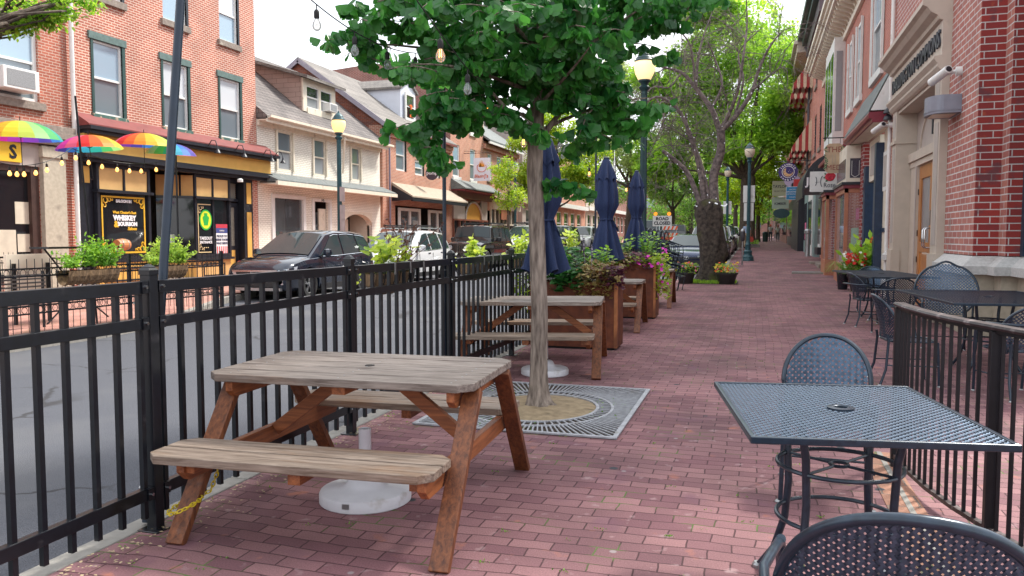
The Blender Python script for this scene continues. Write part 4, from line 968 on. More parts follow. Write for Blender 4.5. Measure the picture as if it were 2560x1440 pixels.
plant('petunia','magenta petunias trailing down the right side of the second planter','flowers',[('leaves',a,M['leaf_lime']),('flowers',b,M['fl_mag'])],(-1.6,14.0,.9))
a=MB(); leafy(a,-2.3,-1.75,13.8,14.2,.85,1.15,260,.06,'heart',r,.5); 
plant('heuchera','dark purple leaves between the petunias of the second planter','plant',[('leaves',a,M['leaf_purple'])],(-2.0,14.0,.85))
a=MB(); leafy(a,-2.8,-2.15,13.8,14.2,.8,1.2,420,.06,'oval',r,.6)
plant('coleus','olive and rust coleus at the left of the second planter','plant',[('leaves',a,M['leaf_rust'])],(-2.5,14.0,.85))
# fence boxes with coir liners
def hbox(label,y,leafm,seed,zz=1.16,ln=.98,dead=False,tall=.32):
    rg=random.Random(seed); x=-2.99
    t=thing('hanging_planter',label,'planter',(x,y,zz-.2),0,'coir lined flower boxes hung on the fence')
    m=MB(); vs=[];fs=[]; n=20
    for i in range(n+1):
        yy=y-ln/2+ln*i/n; e=math.sin(math.pi*i/n)**.25 if 0<i<n else .55
        for k in range(9):
            a=math.pi+math.pi*k/8; vs.append((x+.12*math.cos(a)*e,yy,zz-.015+.19*math.sin(a)*e+rg.uniform(-.006,.006)))
    for i in range(n):
        for k in range(8): fs.append((i*9+k,(i+1)*9+k,(i+1)*9+k+1,i*9+k+1))
    fs+=[tuple(range(9)),tuple(n*9+k for k in range(9))]
    m.add(vs,fs); m.build('liner',M['coir'],t)
    MB().box(x-.1,x+.1,y-ln/2+.04,y+ln/2-.04,zz-.06,zz-.03).build('soil',M['darksoil'],t)
    m=MB(); m.tube([(x-.125,y-ln/2,zz),(x+.125,y-ln/2,zz),(x+.125,y+ln/2,zz),(x-.125,y+ln/2,zz)],.006,6,closed=True)
    for k in range(7):
        yy=y-ln/2+ln*(k+.5)/7; m.tube([(x+.126*math.cos(a),yy,zz+.196*math.sin(a)) for a in [math.pi+math.pi*q/8 for q in range(9)]],.004,5)
    m.build('wire_frame',M['blackmetal'],t)
    m=MB()
    for k in (-.28,.02,.3): m.box(x+.12,x+.215,y+k-.01,y+k+.01,zz+.072,zz+.078); m.box(x+.207,x+.213,y+k-.01,y+k+.01,zz-.02,zz+.078); m.box(x+.12,x+.126,y+k-.01,y+k+.01,zz,zz+.078)
    m.build('strap',M['steel'],t)
    a=MB(); st_=MB()
    for q in range(15):
        cy=y+rg.uniform(-ln*.42,ln*.42); hh=tall*rg.uniform(.5,1.15); c=curve(Vector((x+rg.uniform(-.05,.05),cy,zz-.03)),Vector((x+rg.uniform(-.13,.11),cy+rg.uniform(-.08,.08),zz+hh)),.01,5,.03,rg); st_.tube(c,.004,4)
        for j in range(12): w_=c[rg.randrange(1,6)]; add_leaf(a,w_+rv(.025,rg),Vector((rg.uniform(-1,1),rg.uniform(-1,1),rg.uniform(-.5,.7))),Vector((rg.uniform(-.6,.6),-.4,1)),rg.uniform(.04,.10),'heart')
    leafy(a,x-.16,x-.03,y-ln/2,y+ln/2,zz-.1,zz+.05,26,.07,'heart',rg,.8); st_.build('stems',M['stem'],t,fix=False)
    b=MB(); flowers(b,[(x+rg.uniform(-.12,.15),y+rg.uniform(-ln/2,ln/2),zz+rg.uniform(.05,tall)) for _ in range(7)],.02,rg)
    s_=MB()
    if dead:
        for k in range(26):
            p=Vector((x,y+rg.uniform(.05,.5),zz)); q=p+Vector((rg.gauss(0,.12),rg.gauss(.06,.14),rg.uniform(.15,.45))); c=curve(p,q,.02,5,.03,rg); s_.tube(c,[.003]*6,4)
            for j in range(6): add_leaf(s_,c[rg.randrange(3,6)],rv(1,rg),rv(1,rg),.03,'oval')
    for nm,mb,mt in (('leaves',a,leafm),('flowers',b,M['fl_white'])): mb.build(nm,mt,t,fix=False)
    if dead: s_.build('dry_stems',mat('dry_stem',(.13,.06,.045),.9,0,.3,20),t,fix=False)
    return t
hbox('coir flower box on the fence in front of the dark SUV, with dried stems',6.15,M['leaf_yel'],1,ln=.66,tall=.24,dead=True)
hbox('coir flower box of yellow-green leaves on the fence in front of the white SUV',8.36,M['leaf_yel'],2,ln=.66,tall=.22)
hbox('coir flower box of yellow-green leaves on the fence, farthest and beside the first navy umbrella',10.25,M['leaf_yel'],3,ln=.7,tall=.26)
hbox('coir flower box of yellow flowers on the fence behind the rusty planters',13.2,M['leaf_yel'],4,ln=.7,tall=.35)
# ------------------------------------------------------------------ poles and string lights
def pole(label,x,y,h,dx=0,dy=0,r_=.02):
    t=thing('light_pole',label,'pole',(x,y,0),0,'slim dark poles fixed to the fence posts')
    MB().tube([(x,y,.02),(x+dx*.3,y+dy*.3,h*.3),(x+dx,y+dy,h)],r_,14).build('shaft',M['polepaint'],t,smooth=True)
    m=MB(); m.tube([(x+(r_+.006)*math.cos(a),y+(r_+.006)*math.sin(a),1.12) for a in [i*math.pi/8 for i in range(16)]],.003,5,closed=True); m.tube([(x+(r_+.006)*math.cos(a),y+(r_+.006)*math.sin(a),.2) for a in [i*math.pi/8 for i in range(16)]],.004,5,closed=True); m.build('wire_tie',M['steel'],t)
    return t
pole('leaning dark blue pole tied to the nearest fence post',-2.893,3.2,4.2,.0,.55,.0225)
pole('slim dark pole in front of the round black shop sign',-2.885,7.2,3.25,0,0,.019)
pole('thin dark pole behind the umbrellas with strings of bulbs',-2.88,14.75,3.3,0,.03,.019)
pole('thin dark pole beyond the navy umbrellas',-2.88,11.2,3.3,.02,0,.019) if 0 else None
def string(label,p,q,sag,bulbs,cablemat,lit=(),size=1,n=40,wire=.0045,group='strings of bulbs over the tables',litmat=None):
    p=Vector(p);q=Vector(q)
    t=thing('string_lights',label,'string lights',tuple(p),0,group)
    f=lambda u:p.lerp(q,u)-Vector((0,0,4*sag*u*(1-u)))
    MB().tube([f(i/n) for i in range(n+1)],wire,6).build('cable',cablemat,t,smooth=True)
    for i,u in enumerate(bulbs):
        c=f(u)+Vector((0,0,-.035*size)); 
        m=MB(); m.tube([f(u),c],.004*size,6); m.lathe([(.010*size,0),(.017*size,-.01*size),(.019*size,-.02*size),(.019*size,-.055*size),(.016*size,-.06*size)],c,10); sk=m.build('bulb_socket',M['rubber'],t,smooth=True)
        m=MB(); prof=[(.013,-.058),(.016,-.07),(.027,-.09),(.031,-.107),(.030,-.12),(.022,-.137),(.008,-.145)]
        m.lathe([(a*size,b*size) for a,b in prof],c,12)
        on=i in lit
        m.build('bulb',(litmat or M['bulblit']) if (on and litmat) else M['bulbglass'],sk,smooth=True)
        if not litmat:
            m=MB(); m.tube([c+Vector((a*size,0,b*size)) for a,b in ((-.006,-.065),(-.008,-.115),(0,-.095),(.008,-.115),(.006,-.065))],.0016*size,4); m.build('filament',M['filament'] if on else M['steel'],sk)
    return t
ck=mat('black_cable',(.01,.01,.012),.5,0,.1,20); cw=mat('white_cable',(.6,.62,.65),.5,0,.1,20)
string('black string of clear bulbs sloping down from the upper left into the ginkgo',(-2.92,3.75,3.38),(-2.9,7.2,3.22),.32,[.345,.50,.66,.82],ck,(),1.0)
string('black string of amber bulbs crossing the top of the photo',(-1.72,3.1,2.95),(-2.72,11.6,2.78),.33,[.075,.19,.275,.36,.45,.56,.64,.72,.80,.88,.96],ck,(0,1,3,5,7,8,9),1.0)
string('string of bulbs hanging between the closed umbrellas',(-2.88,11.2,3.1),(-2.45,16.5,2.55),.25,[.1,.25,.4,.6,.75,.9],ck,(2,3,4,5),1.1)
string('white cable with bulbs rising to the dark green lamp post',(-2.3,13.5,2.55),(-2.95,17.2,3.5),.22,[.1,.25,.4,.58,.75],cw,(0,1,2),1.1)
string('white string of clear bulbs behind the ginkgo, left of the first navy umbrella',(-2.9,7.2,3.2),(-2.88,14.75,3.2),.30,[.62,.7,.78,.86,.93],cw,(),1.1)
# ------------------------------------------------------------------ street lamps
def lamp(label,loc,h,green,globe,arm=None,signs=0,scale=1):
    t=thing('street_lamp',label,'street lamp',(0,0,0),0,'green street lamps with acorn globes',local=True)
    base=[(.27,0),(.27,.06),(.25,.09),(.25,.20),(.20,.24),(.17,.34),(.19,.40),(.19,.44),(.13,.50),(.115,.70),(.125,.74),(.10,.78),(.082,.9)]
    MB().lathe(base,seg=24).build('base',green,t,smooth=True)
    MB().lathe([(.082,.88),(.066,h-.95)],seg=32,fl=-.09).build('post',green,t)
    MB().lathe([(.068,h-1.0),(.075,h-.98),(.066,h-.95),(.07,h-.92),(.11,h-.88),(.12,h-.84),(.07,h-.80),(.08,h-.76),(.13,h-.72),(.125,h-.69)],seg=24).build('collar',green,t,smooth=True)
    MB().lathe([(.11,h-.695),(.135,h-.68),(.20,h-.55),(.225,h-.42),(.215,h-.34),(.19,h-.295)],seg=28).build('globe',globe,t,smooth=True)
    MB().lathe([(.215,h-.31),(.215,h-.285),(.185,h-.255),(.185,h-.235),(.15,h-.20),(.15,h-.18),(.10,h-.12),(.06,h-.085),(.03,h-.065),(.035,h-.05),(.018,h-.035),(.022,h-.02),(.006,h)],seg=28).build('cap',green,t,smooth=True)
    t.location=loc; return t
l1=lamp('dark green street lamp with lit globe half hidden by ginkgo leaves, behind the planters',(-2.33,17.25,0),5.45,M['lampgreen'],M['lampglobe_bright'])
m=MB(); m.tube([(0,0,3.6),(-.75,0,3.57)],.014,8); m.build('arm',M['lampgreen'],l1)
l2=lamp('lit street lamp with yellow globe in front of the white brick house',(-12.75,22.85,0),5.42,M['lampgreen2'],M['lampglobe'])
m=MB(); m.box(.07,.1,-.14,.14,2.55,3.05); m.box(.07,.1,-.13,.13,2.02,2.5); m.box(.07,.095,-.1,.1,1.5,1.98)
for i,(a,b,c) in enumerate(((.02,2.78,.46),(.02,2.2,.48),(.0,1.74,.46))):
    s_=MB().box(.085,.1,-.16,.16,b-c/2,b+c/2); q=s_.build('sign_plate',mat('brown_grey_sign_back',(.22,.16,.16),.6,0,.15,6),l2)
l3=lamp('street lamp with unlit cream globe in front of the yellow-green tree on the far side',(-13.25,44.0,zg(44)),5.3,M['lampgreen2'],M['globeoff'])
l4=lamp('street lamp with cream globe on the sidewalk beside the parking meter, with white sign plates',(-.33,37.3,zg(37)),5.3,M['lampgreen2'],M['globeoff'])
for b,c,w in ((3.0,.75,.5),(2.2,.8,.42)):
    MB().box(-w/2,w/2,.09,.11,b-c/2,b+c/2).build('sign_plate',M['white'],l4)
l5=lamp('street lamp pole with white banner beyond the gnarled tree',(-1.75,52,zg(52)),5.3,M['lampgreen2'],M['globeoff'])
MB().box(-.25,.25,.09,.1,2.3,3.1).build('sign_plate',M['white'],l5)
# parking meter
t=thing('parking_meter','grey parking meter at the kerb beside the gnarled tree','parking meter',(-.52,34.3,zg(34)))
z=zg(34)
MB().lathe([(.03,z),(.028,z+1.02)],(-.52,34.3,0),12).build('post',M['steel'],t,smooth=True)
MB().lathe([(.05,z+1.0),(.085,z+1.06),(.095,z+1.22),(.10,z+1.34),(.085,z+1.44),(.03,z+1.50)],(-.52,34.3,0),14).build('head',mat('dark_meter_housing',(.06,.06,.07),.5,.2,.1,10),t,smooth=True)
MB().lathe([(.09,z+1.36),(.088,z+1.44),(.05,z+1.5),(.01,z+1.52)],(-.52,34.3,.005),14).build('dome',M['steel'],t,smooth=True)
# ================================================================== left side of the street (facades face +X, plane X=-17.5)
XL=-17.5
def bldg(label,y0,cat='building',x=XL,group=None): return thing('building',label,cat,(x,y0,zg(y0)),0,group)
def B(par,name,mt,*boxes,bevel=0):
    m=MB()
    for b in boxes: m.box(*b)
    return m.build(name,mt,par,bevel=bevel)
def shell(par,mt,x,side,y0,y1,z1,holes,depth=9,wallmat2=None,z0=-.3,name='wall',back=True):
    m=MB(); wall_with_holes(m,x,y0,y1,z0,z1,holes,side)
    xb=x-side*depth
    m.quad((x,y0,z0),(xb,y0,z0),(xb,y0,z1),(x,y0,z1)); m.quad((x,y1,z0),(xb,y1,z0),(xb,y1,z1),(x,y1,z1)); m.quad((xb,y0,z0),(xb,y1,z0),(xb,y1,z1),(xb,y0,z1))
    m.quad((x,y0,z1),(x,y1,z1),(xb,y1,z1),(xb,y0,z1))
    w=m.build(name,mt,par,fix=False)
    if back:
        xi=x-side*1.2
        q=MB(); q.quad((xi,y0+.05,z0+.1),(xi,y1-.05,z0+.1),(xi,y1-.05,z1-.1),(xi,y0+.05,z1-.1)); q.build('room_back',M['interior'],par,fix=False)
    return w
# ---- corner building at the far left
b0=bldg('old red brick building at the far left with a stone corner pier',10)
H0=[(13.85,16.12,4.82,6.78),(13.85,16.12,8.2,10.2),(10.2,12.4,4.82,6.78)]
shell(b0,M['brick_corner'],XL,1,8.0,16.98,12.5,H0+[(8.5,15.95,.45,3.45)])
for i,(a,b,c,d) in enumerate(H0):
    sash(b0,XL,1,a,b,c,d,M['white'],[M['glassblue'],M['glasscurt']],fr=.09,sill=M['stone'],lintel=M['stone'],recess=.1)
B(b0,'stone_pier',M['limestone'],(XL-.02,XL+.14,16.02,16.72,-.02,3.75),(XL-.02,XL+.20,15.97,16.77,-.02,.45),(XL+.003,XL+.18,15.98,16.76,3.45,3.72),bevel=.01)
B(b0,'stone_cornice',M['stone'],(XL+.002,XL+.22,8,16.95,3.78,3.93),(XL+.003,XL+.34,8,16.98,3.935,4.1),(XL+.004,XL+.26,8,16.97,4.105,4.28),bevel=.012)
B(b0,'shop_fascia',M['beige2'],(XL-.02,XL+.05,8.2,16.0,3.2,3.76))
m=MB(); m.quad((XL-.1,8.5,.45),(XL-.1,15.95,.45),(XL-.1,15.95,3.4),(XL-.1,8.5,3.4)); m.build('shop_window',M['glassdark'],b0,fix=False)
B(b0,'shop_window_frame',M['brownfr'],(XL-.12,XL+.02,15.75,15.98,.3,3.2),(XL-.12,XL+.02,12.9,13.05,.45,3.2),(XL-.12,XL+.01,8.5,15.75,3.05,3.2),(XL-.12,XL+.01,8.5,15.75,.3,.47))
yl=mat('yellow_sign_panel',(.72,.46,.03),.5,0,.05,4)
sg=B(b0,'yellow_sign',yl,(XL+.06,XL+.1,12.6,15.45,3.26,3.74)); text("THAI'S",.5,M['trimblack'],b0,(XL+.106,14.35,3.48),FX,bold=.012) if 0 else text('S',.46,M['trimblack'],b0,(XL+.106,15.2,3.49),FX,bold=.014)
for (a,b,c,d) in ((15.36,15.9,1.75,2.3),(14.2,15.36,.95,1.6),(15.4,15.9,1.05,1.5),(14.3,15.35,.5,.93)):
    B(b0,'paper_notice',mat('cream_paper',(.55,.5,.4),.8,0,.1,4),(XL-.095,XL-.088,a,b,c,d))
MB().tube([(XL+.12,17.06,.05),(XL+.12,17.06,12.2)],.06,12).build('downpipe',M['white'],b0,smooth=True)
# window air conditioner (rests in the window)
ac=thing('air_conditioner','white window air conditioner in the far left building above the umbrellas','air conditioner',(XL+.1,15.2,4.95))
B(ac,'case',M['white'],(XL-.1,XL+.42,14.75,15.75,4.98,5.5),bevel=.02); B(ac,'grille',mat('ac_grille',(.25,.26,.27),.6,0,.2,40),(XL+.42,XL+.428,14.85,15.62,5.05,5.44))
# ---- saloon
bs=bldg('salmon brick saloon building with tan and black shopfront',17)
W2=[(17.88,18.93,4.82,6.84),(20.58,21.70,4.82,6.84),(23.30,24.40,4.82,6.84)]; W3=[(18.1,19.0,8.1,10.0),(20.66,21.72,8.1,10.0),(23.36,24.36,8.1,10.0)]; W4=[]
SH=[(17.2,25.0,0,3.6)]
shell(bs,M['brick_saloon'],XL,1,17.0,25.34,13.2,W2+W3+SH,depth=10)
for i,(a,b,c,d) in enumerate(W2):
    g=[M['glassblue'],M['glasscurt']] if i==0 else [M['glasswhite'],M['glasscurt']]
    w=sash(bs,XL,1,a,b,c,d,M['white'],g,fr=.06,sill=M['peel'],lintel=M['greenlint'],recess=.06,trimm=None)
    B(w,'green_casing',M['greentrim'],(XL-.15,XL+.03,b-.0,b+.11,c,d),(XL-.15,XL+.03,a-.08,a,c,d),(XL-.15,XL+.02,a,b,d-.0,d+.0035))
for i,(a,b,c,d) in enumerate(W3):
    w=sash(bs,XL,1,a,b,c,d,M['white'],[M['glasswhite'],M['glassblue']] if i else [M['glassblue'],M['glasscurt']],fr=.055,sill=M['stone'],lintel=M['stone'],recess=.08)
    B(w,'dark_casing',M['trimblack'],(XL-.15,XL+.005,b,b+.10,c,d))
m=MB(); m.prism([(XL+.0,4.78),(XL+.55,4.44),(XL+.55,4.40),(XL,4.38)],'y',17.12,25.9); m.build('pent_roof',M['redroof'],bs)
B(bs,'crown_moulding',M['trimblack'],(XL,XL+.58,17.14,25.95,4.30,4.398),(XL,XL+.50,17.2,25.85,4.2,4.298))
B(bs,'sign_board',M['tan'],(XL,XL+.30,17.2,25.75,3.74,4.198))
for k in range(110): pass
B(bs,'lower_moulding',M['trimblack'],(XL,XL+.34,17.16,25.8,3.66,3.738),(XL,XL+.42,17.1,25.86,3.56,3.658),(XL,XL+.3,17.2,25.7,3.46,3.558))
XB=XL+.12   # bay front plane
tb=M['trimblack']
B(bs,'recess_back',M['interior'],(XL-1.5,XL-1.4,17.2,25.0,0,3.5)); B(bs,'floor_sill',M['stone'],(XL-1.5,XL+.1,17.2,25.0,-.02,.12))
# bay one
def bayframe(y0,y1,nm='bay_frame',zt=3.45,lites=2,side0=None):
    return B(bs,nm,tb,(XB-.1,XB+.03,y0,y0+.09,.7,zt),(XB-.1,XB+.03,y1-.09,y1,.7,zt),(XB-.1,XB+.03,y0+.09,y1-.09,3.36,zt),(XB-.1,XB+.12,y0-.05,y1+.05,2.66,2.74),(XB-.1,XB+.03,y0+.09,y1-.09,.7,.86),(XB-.1,XB+.03,(y0+y1)/2-.03,(y0+y1)/2+.03,2.74,3.36))
f1=bayframe(17.72,19.74); B(f1,'upper_panel',M['tanlite'],(XB-.06,XB,17.82,18.69,2.75,3.35),(XB-.06,XB,18.77,19.64,2.75,3.35))
m=MB(); m.quad((XB-.03,17.81,.86),(XB-.03,19.65,.86),(XB-.03,19.65,2.66),(XB-.03,17.81,2.66)); m.build('shop_window',M['glassdark'],f1,fix=False)
B(bs,'bay_base',M['tan'],(XB-.12,XB,17.74,19.72,0,.69)); B(bs,'base_moulding',tb,(XB,XB+.02,17.95,19.5,.15,.2),(XB,XB+.02,17.95,19.5,.5,.55))
B(bs,'side_panel',tb,(XL-.3,XL+.02,17.2,17.7,0,3.46)); B(bs,'side_tan_panel',M['tan'],(XL+.02,XL+.03,17.35,17.6,2.9,3.35))
# gold border and lettering on window one
gold=mat('gold_window_paint',(.72,.42,.03),.5,0,.1,8); wht=mat('white_window_paint',(.75,.75,.78),.6,0,.1,20); lite=mat('pale_gold_window_paint',(.72,.55,.3),.5,0,.1,8)
XG=XB-.024
ya,yb,za,zb=17.90,19.55,.95,2.58
B(bs,'gold_border',gold,(XG,XG+.006,ya,ya+.05,za,zb),(XG,XG+.006,yb-.05,yb,za,zb),(XG,XG+.006,ya+.05,yb-.05,zb-.05,zb),(XG,XG+.006,ya+.05,yb-.05,za,za+.05))
m=MB()
for (cy,cz,sy,sz) in ((ya+.05,zb-.05,1,-1),(yb-.05,zb-.05,-1,-1),(ya+.05,za+.05,1,1),(yb-.05,za+.05,-1,1)):
    for (o1,o2,rr,tw_) in ((.1,.08,.075,.018),(.24,.06,.05,.016),(.07,.22,.05,.016),(.34,.05,.03,.014)):
        m.tube([(XG+.004,cy+sy*(o1+rr*math.cos(a)),cz+sz*(o2+rr*math.sin(a))) for a in [i*.6-1 for i in range(9)]],tw_,5)
m.build('gold_scroll',gold,bs)
text('SALOON IN',.11,wht,bs,(XG+.004,18.73,2.44),FX,bold=.006)
text("West Chester's Best",.105,gold,bs,(XG+.004,18.75,2.12),FX,bold=.004)
text('WHISKEY',.20,wht,bs,(XG+.004,18.75,1.96),FX,bold=.012)
text('&',.24,gold,bs,(XG+.004,18.42,1.78),FX,bold=.012); text('BOURBON',.155,wht,bs,(XG+.004,18.85,1.79),FX,bold=.010)
text('Saloon',.13,gold,bs,(XG+.004,19.02,1.66),FX,bold=.005,shear=.3)
text('EST. 1982',.09,wht,bs,(XG+.004,18.75,1.03),FX,bold=.004) if 0 else None
# barrel and things inside the window
brl=MB(); brl.lathe([(.17,-.24),(.2,-.1),(.21,0),(.2,.1),(.17,.24)],seg=18)
t=thing('whiskey_barrel','orange-brown barrel in the saloon window under the lettering','barrel',(XL-.0,18.75,1.3),0,local=True); o=brl.build('staves',mat('orange_barrel_wood',(.5,.2,.08),.5,0,.2,9),t); t.rotation_euler=(R(90),0,0); t.location=(XB+.16,18.42,1.2); t.scale=(.85,.85,.85)
for z in (-.12,.12): MB().lathe([(.203,z-.012),(.203,z+.012)],seg=18).build('hoop',M['steel'],t)
# bay two with angled side
m=MB(); m.quad((XB,21.75,.7),(XL-.75,21.0,.7),(XL-.75,21.0,2.66),(XB,21.75,2.66)); m.build('angled_window',M['glassdark'],bs,fix=False)
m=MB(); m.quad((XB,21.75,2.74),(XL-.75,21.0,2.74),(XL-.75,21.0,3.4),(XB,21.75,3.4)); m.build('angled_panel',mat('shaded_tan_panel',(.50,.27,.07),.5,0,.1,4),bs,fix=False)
m=MB(); m.quad((XB,21.75,0),(XL-.75,21.0,0),(XL-.75,21.0,.7),(XB,21.75,.7)); m.build('angled_base',M['tan'],bs,fix=False)
m=MB(); m.bar((XB,21.75,2.70),(XL-.75,21.0,2.70),.1,.08); m.bar((XB,21.75,.7),(XL-.75,21.0,.7),.08,.07); m.bar((XB-.33,21.47,2.7),(XB-.33,21.47,3.4),.05,.05); m.build('angled_rail',tb,bs)
f2=bayframe(21.72,23.55); B(f2,'upper_panel',M['tanlite'],(XB-.06,XB,21.82,22.59,2.75,3.35),(XB-.06,XB,22.67,23.45,2.75,3.35))
m=MB(); m.quad((XB-.03,21.81,.76),(XB-.03,23.46,.76),(XB-.03,23.46,2.66),(XB-.03,21.81,2.66)); m.build('shop_window',M['glassdark'],f2,fix=False)
B(f2,'mullion',tb,(XB-.03,XB+.01,22.62,22.70,.8,2.66))
B(bs,'bay_base',M['tanlite'],(XB-.12,XB,21.74,23.53,0,.69)); B(bs,'base_moulding',tb,(XB,XB+.02,22.1,23.2,.12,.16),(XB,XB+.02,22.1,23.2,.5,.54),(XB,XB+.02,22.1,22.14,.16,.5),(XB,XB+.02,23.16,23.2,.16,.5))
B(bs,'window_shelf',tb,(XB,XB+.10,21.66,23.62,.66,.74))
B(bs,'pale_gold_border',lite,(XG,XG+.006,21.9,21.93,.9,2.5),(XG,XG+.006,21.93,22.55,2.47,2.5),(XG,XG+.006,21.93,22.55,.9,.93))
m=MB()
for (cz,sz) in ((2.44,-1),(.96,1)):
    for (o1,o2,rr) in ((.1,.08,.06),(.22,.05,.035),(.06,.2,.035)): m.tube([(XG+.004,21.93+(o1+rr*math.cos(a)),cz+sz*(o2+rr*math.sin(a))) for a in [i*.6-1 for i in range(9)]],.010,5)
m.build('pale_scroll',lite,bs)
# keystone roundel
gr=mat('green_roundel',(.02,.38,.06),.5,0,.05,5); ye=mat('yellow_roundel',(.65,.72,.03),.5,0,.05,5)
m=MB(); m.prism([(22.28+.31*math.cos(a),1.98+.34*math.sin(a)) for a in [i*math.pi/16 for i in range(32)]],'x',XG+.006,XG+.012); m.build('round_sticker',gr,bs)
m=MB(); m.prism([(22.28+.26*math.cos(a),1.98+.29*math.sin(a)) for a in [i*math.pi/16 for i in range(32)]],'x',XG+.0125,XG+.0155); m.build('round_sticker',ye,bs)
m=MB(); m.prism([(22.16,2.1),(22.20,2.1),(22.20,2.2),(22.36,2.2),(22.36,2.1),(22.40,2.1),(22.44,2.05),(22.37,1.8),(22.19,1.8),(22.12,2.05)],'x',XG+.016,XG+.019); m.build('keystone_mark',gr,bs)
text('KEYSTONE',.05,wht,bs,(XG+.021,22.28,2.0),FX) if 0 else None
text('TAKEOUT',.14,wht,bs,(XG+.006,22.28,1.37),FX,bold=.004); text('ENTRANCE',.12,wht,bs,(XG+.006,22.28,1.24),FX,bold=.003); text('- - -',.16,lite,bs,(XG+.006,22.28,1.08),FX,bold=.006)
B(bs,'poster',mat('white_poster',(.7,.72,.74),.7,0,.03,3),(XG+.001,XG+.005,22.80,23.40,.80,1.85))
B(bs,'poster_top',mat('red_poster_top',(.5,.03,.06),.7,0,.1,3),(XG+.006,XG+.009,22.80,23.40,1.72,1.85)); B(bs,'poster_band',mat('blue_poster_band',(.04,.06,.22),.7,0,.1,3),(XG+.006,XG+.009,22.80,23.40,1.55,1.717))
for k in range(6): B(bs,'poster_stripe',mat('red_stripe',(.6,.04,.05),.7,0,.1,3) if k==0 else bpy.data.materials['red_stripe'],(XG+.006,XG+.008,22.83+.1*k,22.88+.1*k,.81,1.10))
text('*****',.12,wht,bs,(XG+.012,23.1,1.60),FX,bold=.003)
for s_,z in (('PROUD TO',1.44),('SERVE THOSE',1.32),('WHO SERVE',1.20)): text(s_,.105,mat('dark_blue_ink',(.03,.04,.1),.7,0,.1,3) if s_=='PROUD TO' else bpy.data.materials['dark_blue_ink'],bs,(XG+.009,23.1,z),FX,bold=.002)
B(bs,'menu_poster',mat('pale_blue_poster',(.42,.47,.5),.7,0,.1,3),(XL-.38,XL-.36,20.95,21.35,.8,1.5))
# right hand door
dr=B(bs,'door',tb,(XL-.30,XL-.22,23.62,24.46,.15,2.62)); B(dr,'door_glass',mat('dim_door_glass',(.16,.15,.13),.15,0,.1,3),(XL-.22,XL-.214,23.86,24.22,1.1,2.45)); B(dr,'kick_panel',M['tan'],(XL-.22,XL-.213,23.84,24.24,.25,.95)); MB().box(XL-.22,XL-.15,23.7,23.74,1.25,1.42).build('handle',M['chrome'],dr)
B(bs,'transom_frame',tb,(XL-.30,XL-.2,23.62,24.46,2.66,2.76),(XL-.30,XL-.2,23.62,24.46,3.3,3.46)); B(bs,'transom_glass',mat('dim_transom_glass',(.22,.21,.18),.15,0,.1,3),(XL-.29,XL-.27,23.7,24.4,2.76,3.3))
B(bs,'door_pier',tb,(XL-.3,XL+.03,24.47,24.99,0,3.46)); B(bs,'pier_panel',M['tan'],(XL+.03,XL+.045,24.62,24.88,.2,2.3),(XL+.03,XL+.045,24.62,24.88,2.6,3.35))
for yy in (21.9,23.3,24.9,25.6):
    m=MB(); m.tube([(XL+.56,yy,4.33),(XL+.7,yy+.0,4.52),(XL+.85,yy,4.5),(XL+.92,yy,4.3)],.016,6); m.lathe([(.02,4.3),(.04,4.22),(.10,4.12),(.105,4.1)],(XL+.92,yy,0),12)
    m.build('gooseneck_light',tb,bs)
for k,o in enumerate(()): pass
MB().lathe([(.10,3.3),(.10,3.38),(.05,3.42)],(XL+.5,23.62,0),14).build('dome_light',M['white'],bs)
# ---- white painted brick house with dormer
bw=bldg('white painted brick house with grey shingle roof, gutter and taupe dormer',25.4)
WW=[(26.62,27.66,3.96,5.47),(29.23,30.2,3.96,5.47),(32.42,33.3,3.96,5.47)]
WH=WW+[(26.32,28.4,.66,2.95),(29.2,30.45,0,2.9),(31.75,34.45,0,2.55)]
shell(bw,M['brick_white'],XL,1,25.36,35.32,5.95,WH,depth=8)
for i,(a,b,c,d) in enumerate(WW): sash(bw,XL,1,a,b,c,d,M['cream'],[M['glasscurt'],M['glasspale']],fr=.07,sill=None,recess=.03,trimm=M['cream'],grid=0)
m=MB(); sl=.78; m.prism([(XL+.45,5.72),(XL+.45,5.84),(XL-4.3,5.84+4.75*sl),(XL-9,5.84+.05*sl),(XL-9,5.7)],'y',25.36,35.45); m.build('roof',M['roofslate'],bw)
B(bw,'fascia',M['cream'],(XL+.40,XL+.445,25.36,35.4,5.6,5.8)); B(bw,'soffit',M['cream'],(XL,XL+.42,25.37,35.4,5.66,5.70),(XL+.001,XL+.1,25.37,35.3,5.5,5.66))
m=MB(); m.prism([(XL+.45,5.72),(XL+.60,5.76),(XL+.60,5.85),(XL+.575,5.85),(XL+.56,5.77),(XL+.45,5.76)],'y',25.4,35.7); m.build('gutter',M['cream'],bw)
MB().tube([(XL+.5,31.0,5.7),(XL+.1,31.5,4.2)],.045,8).build('downspout',M['cream'],bw,smooth=True)
m=MB(); m.prism([(XL,3.98-.15),(XL+.75,3.52),(XL+.75,3.45),(XL,3.42)],'y',25.5,35.6); m.build('pent_roof',M['slate'],bw); B(bw,'pent_fascia',M['cream'],(XL+.70,XL+.79,25.45,35.62,3.32,3.47)); B(bw,'pent_soffit',M['cream'],(XL,XL+.7,25.5,35.5,3.36,3.40))
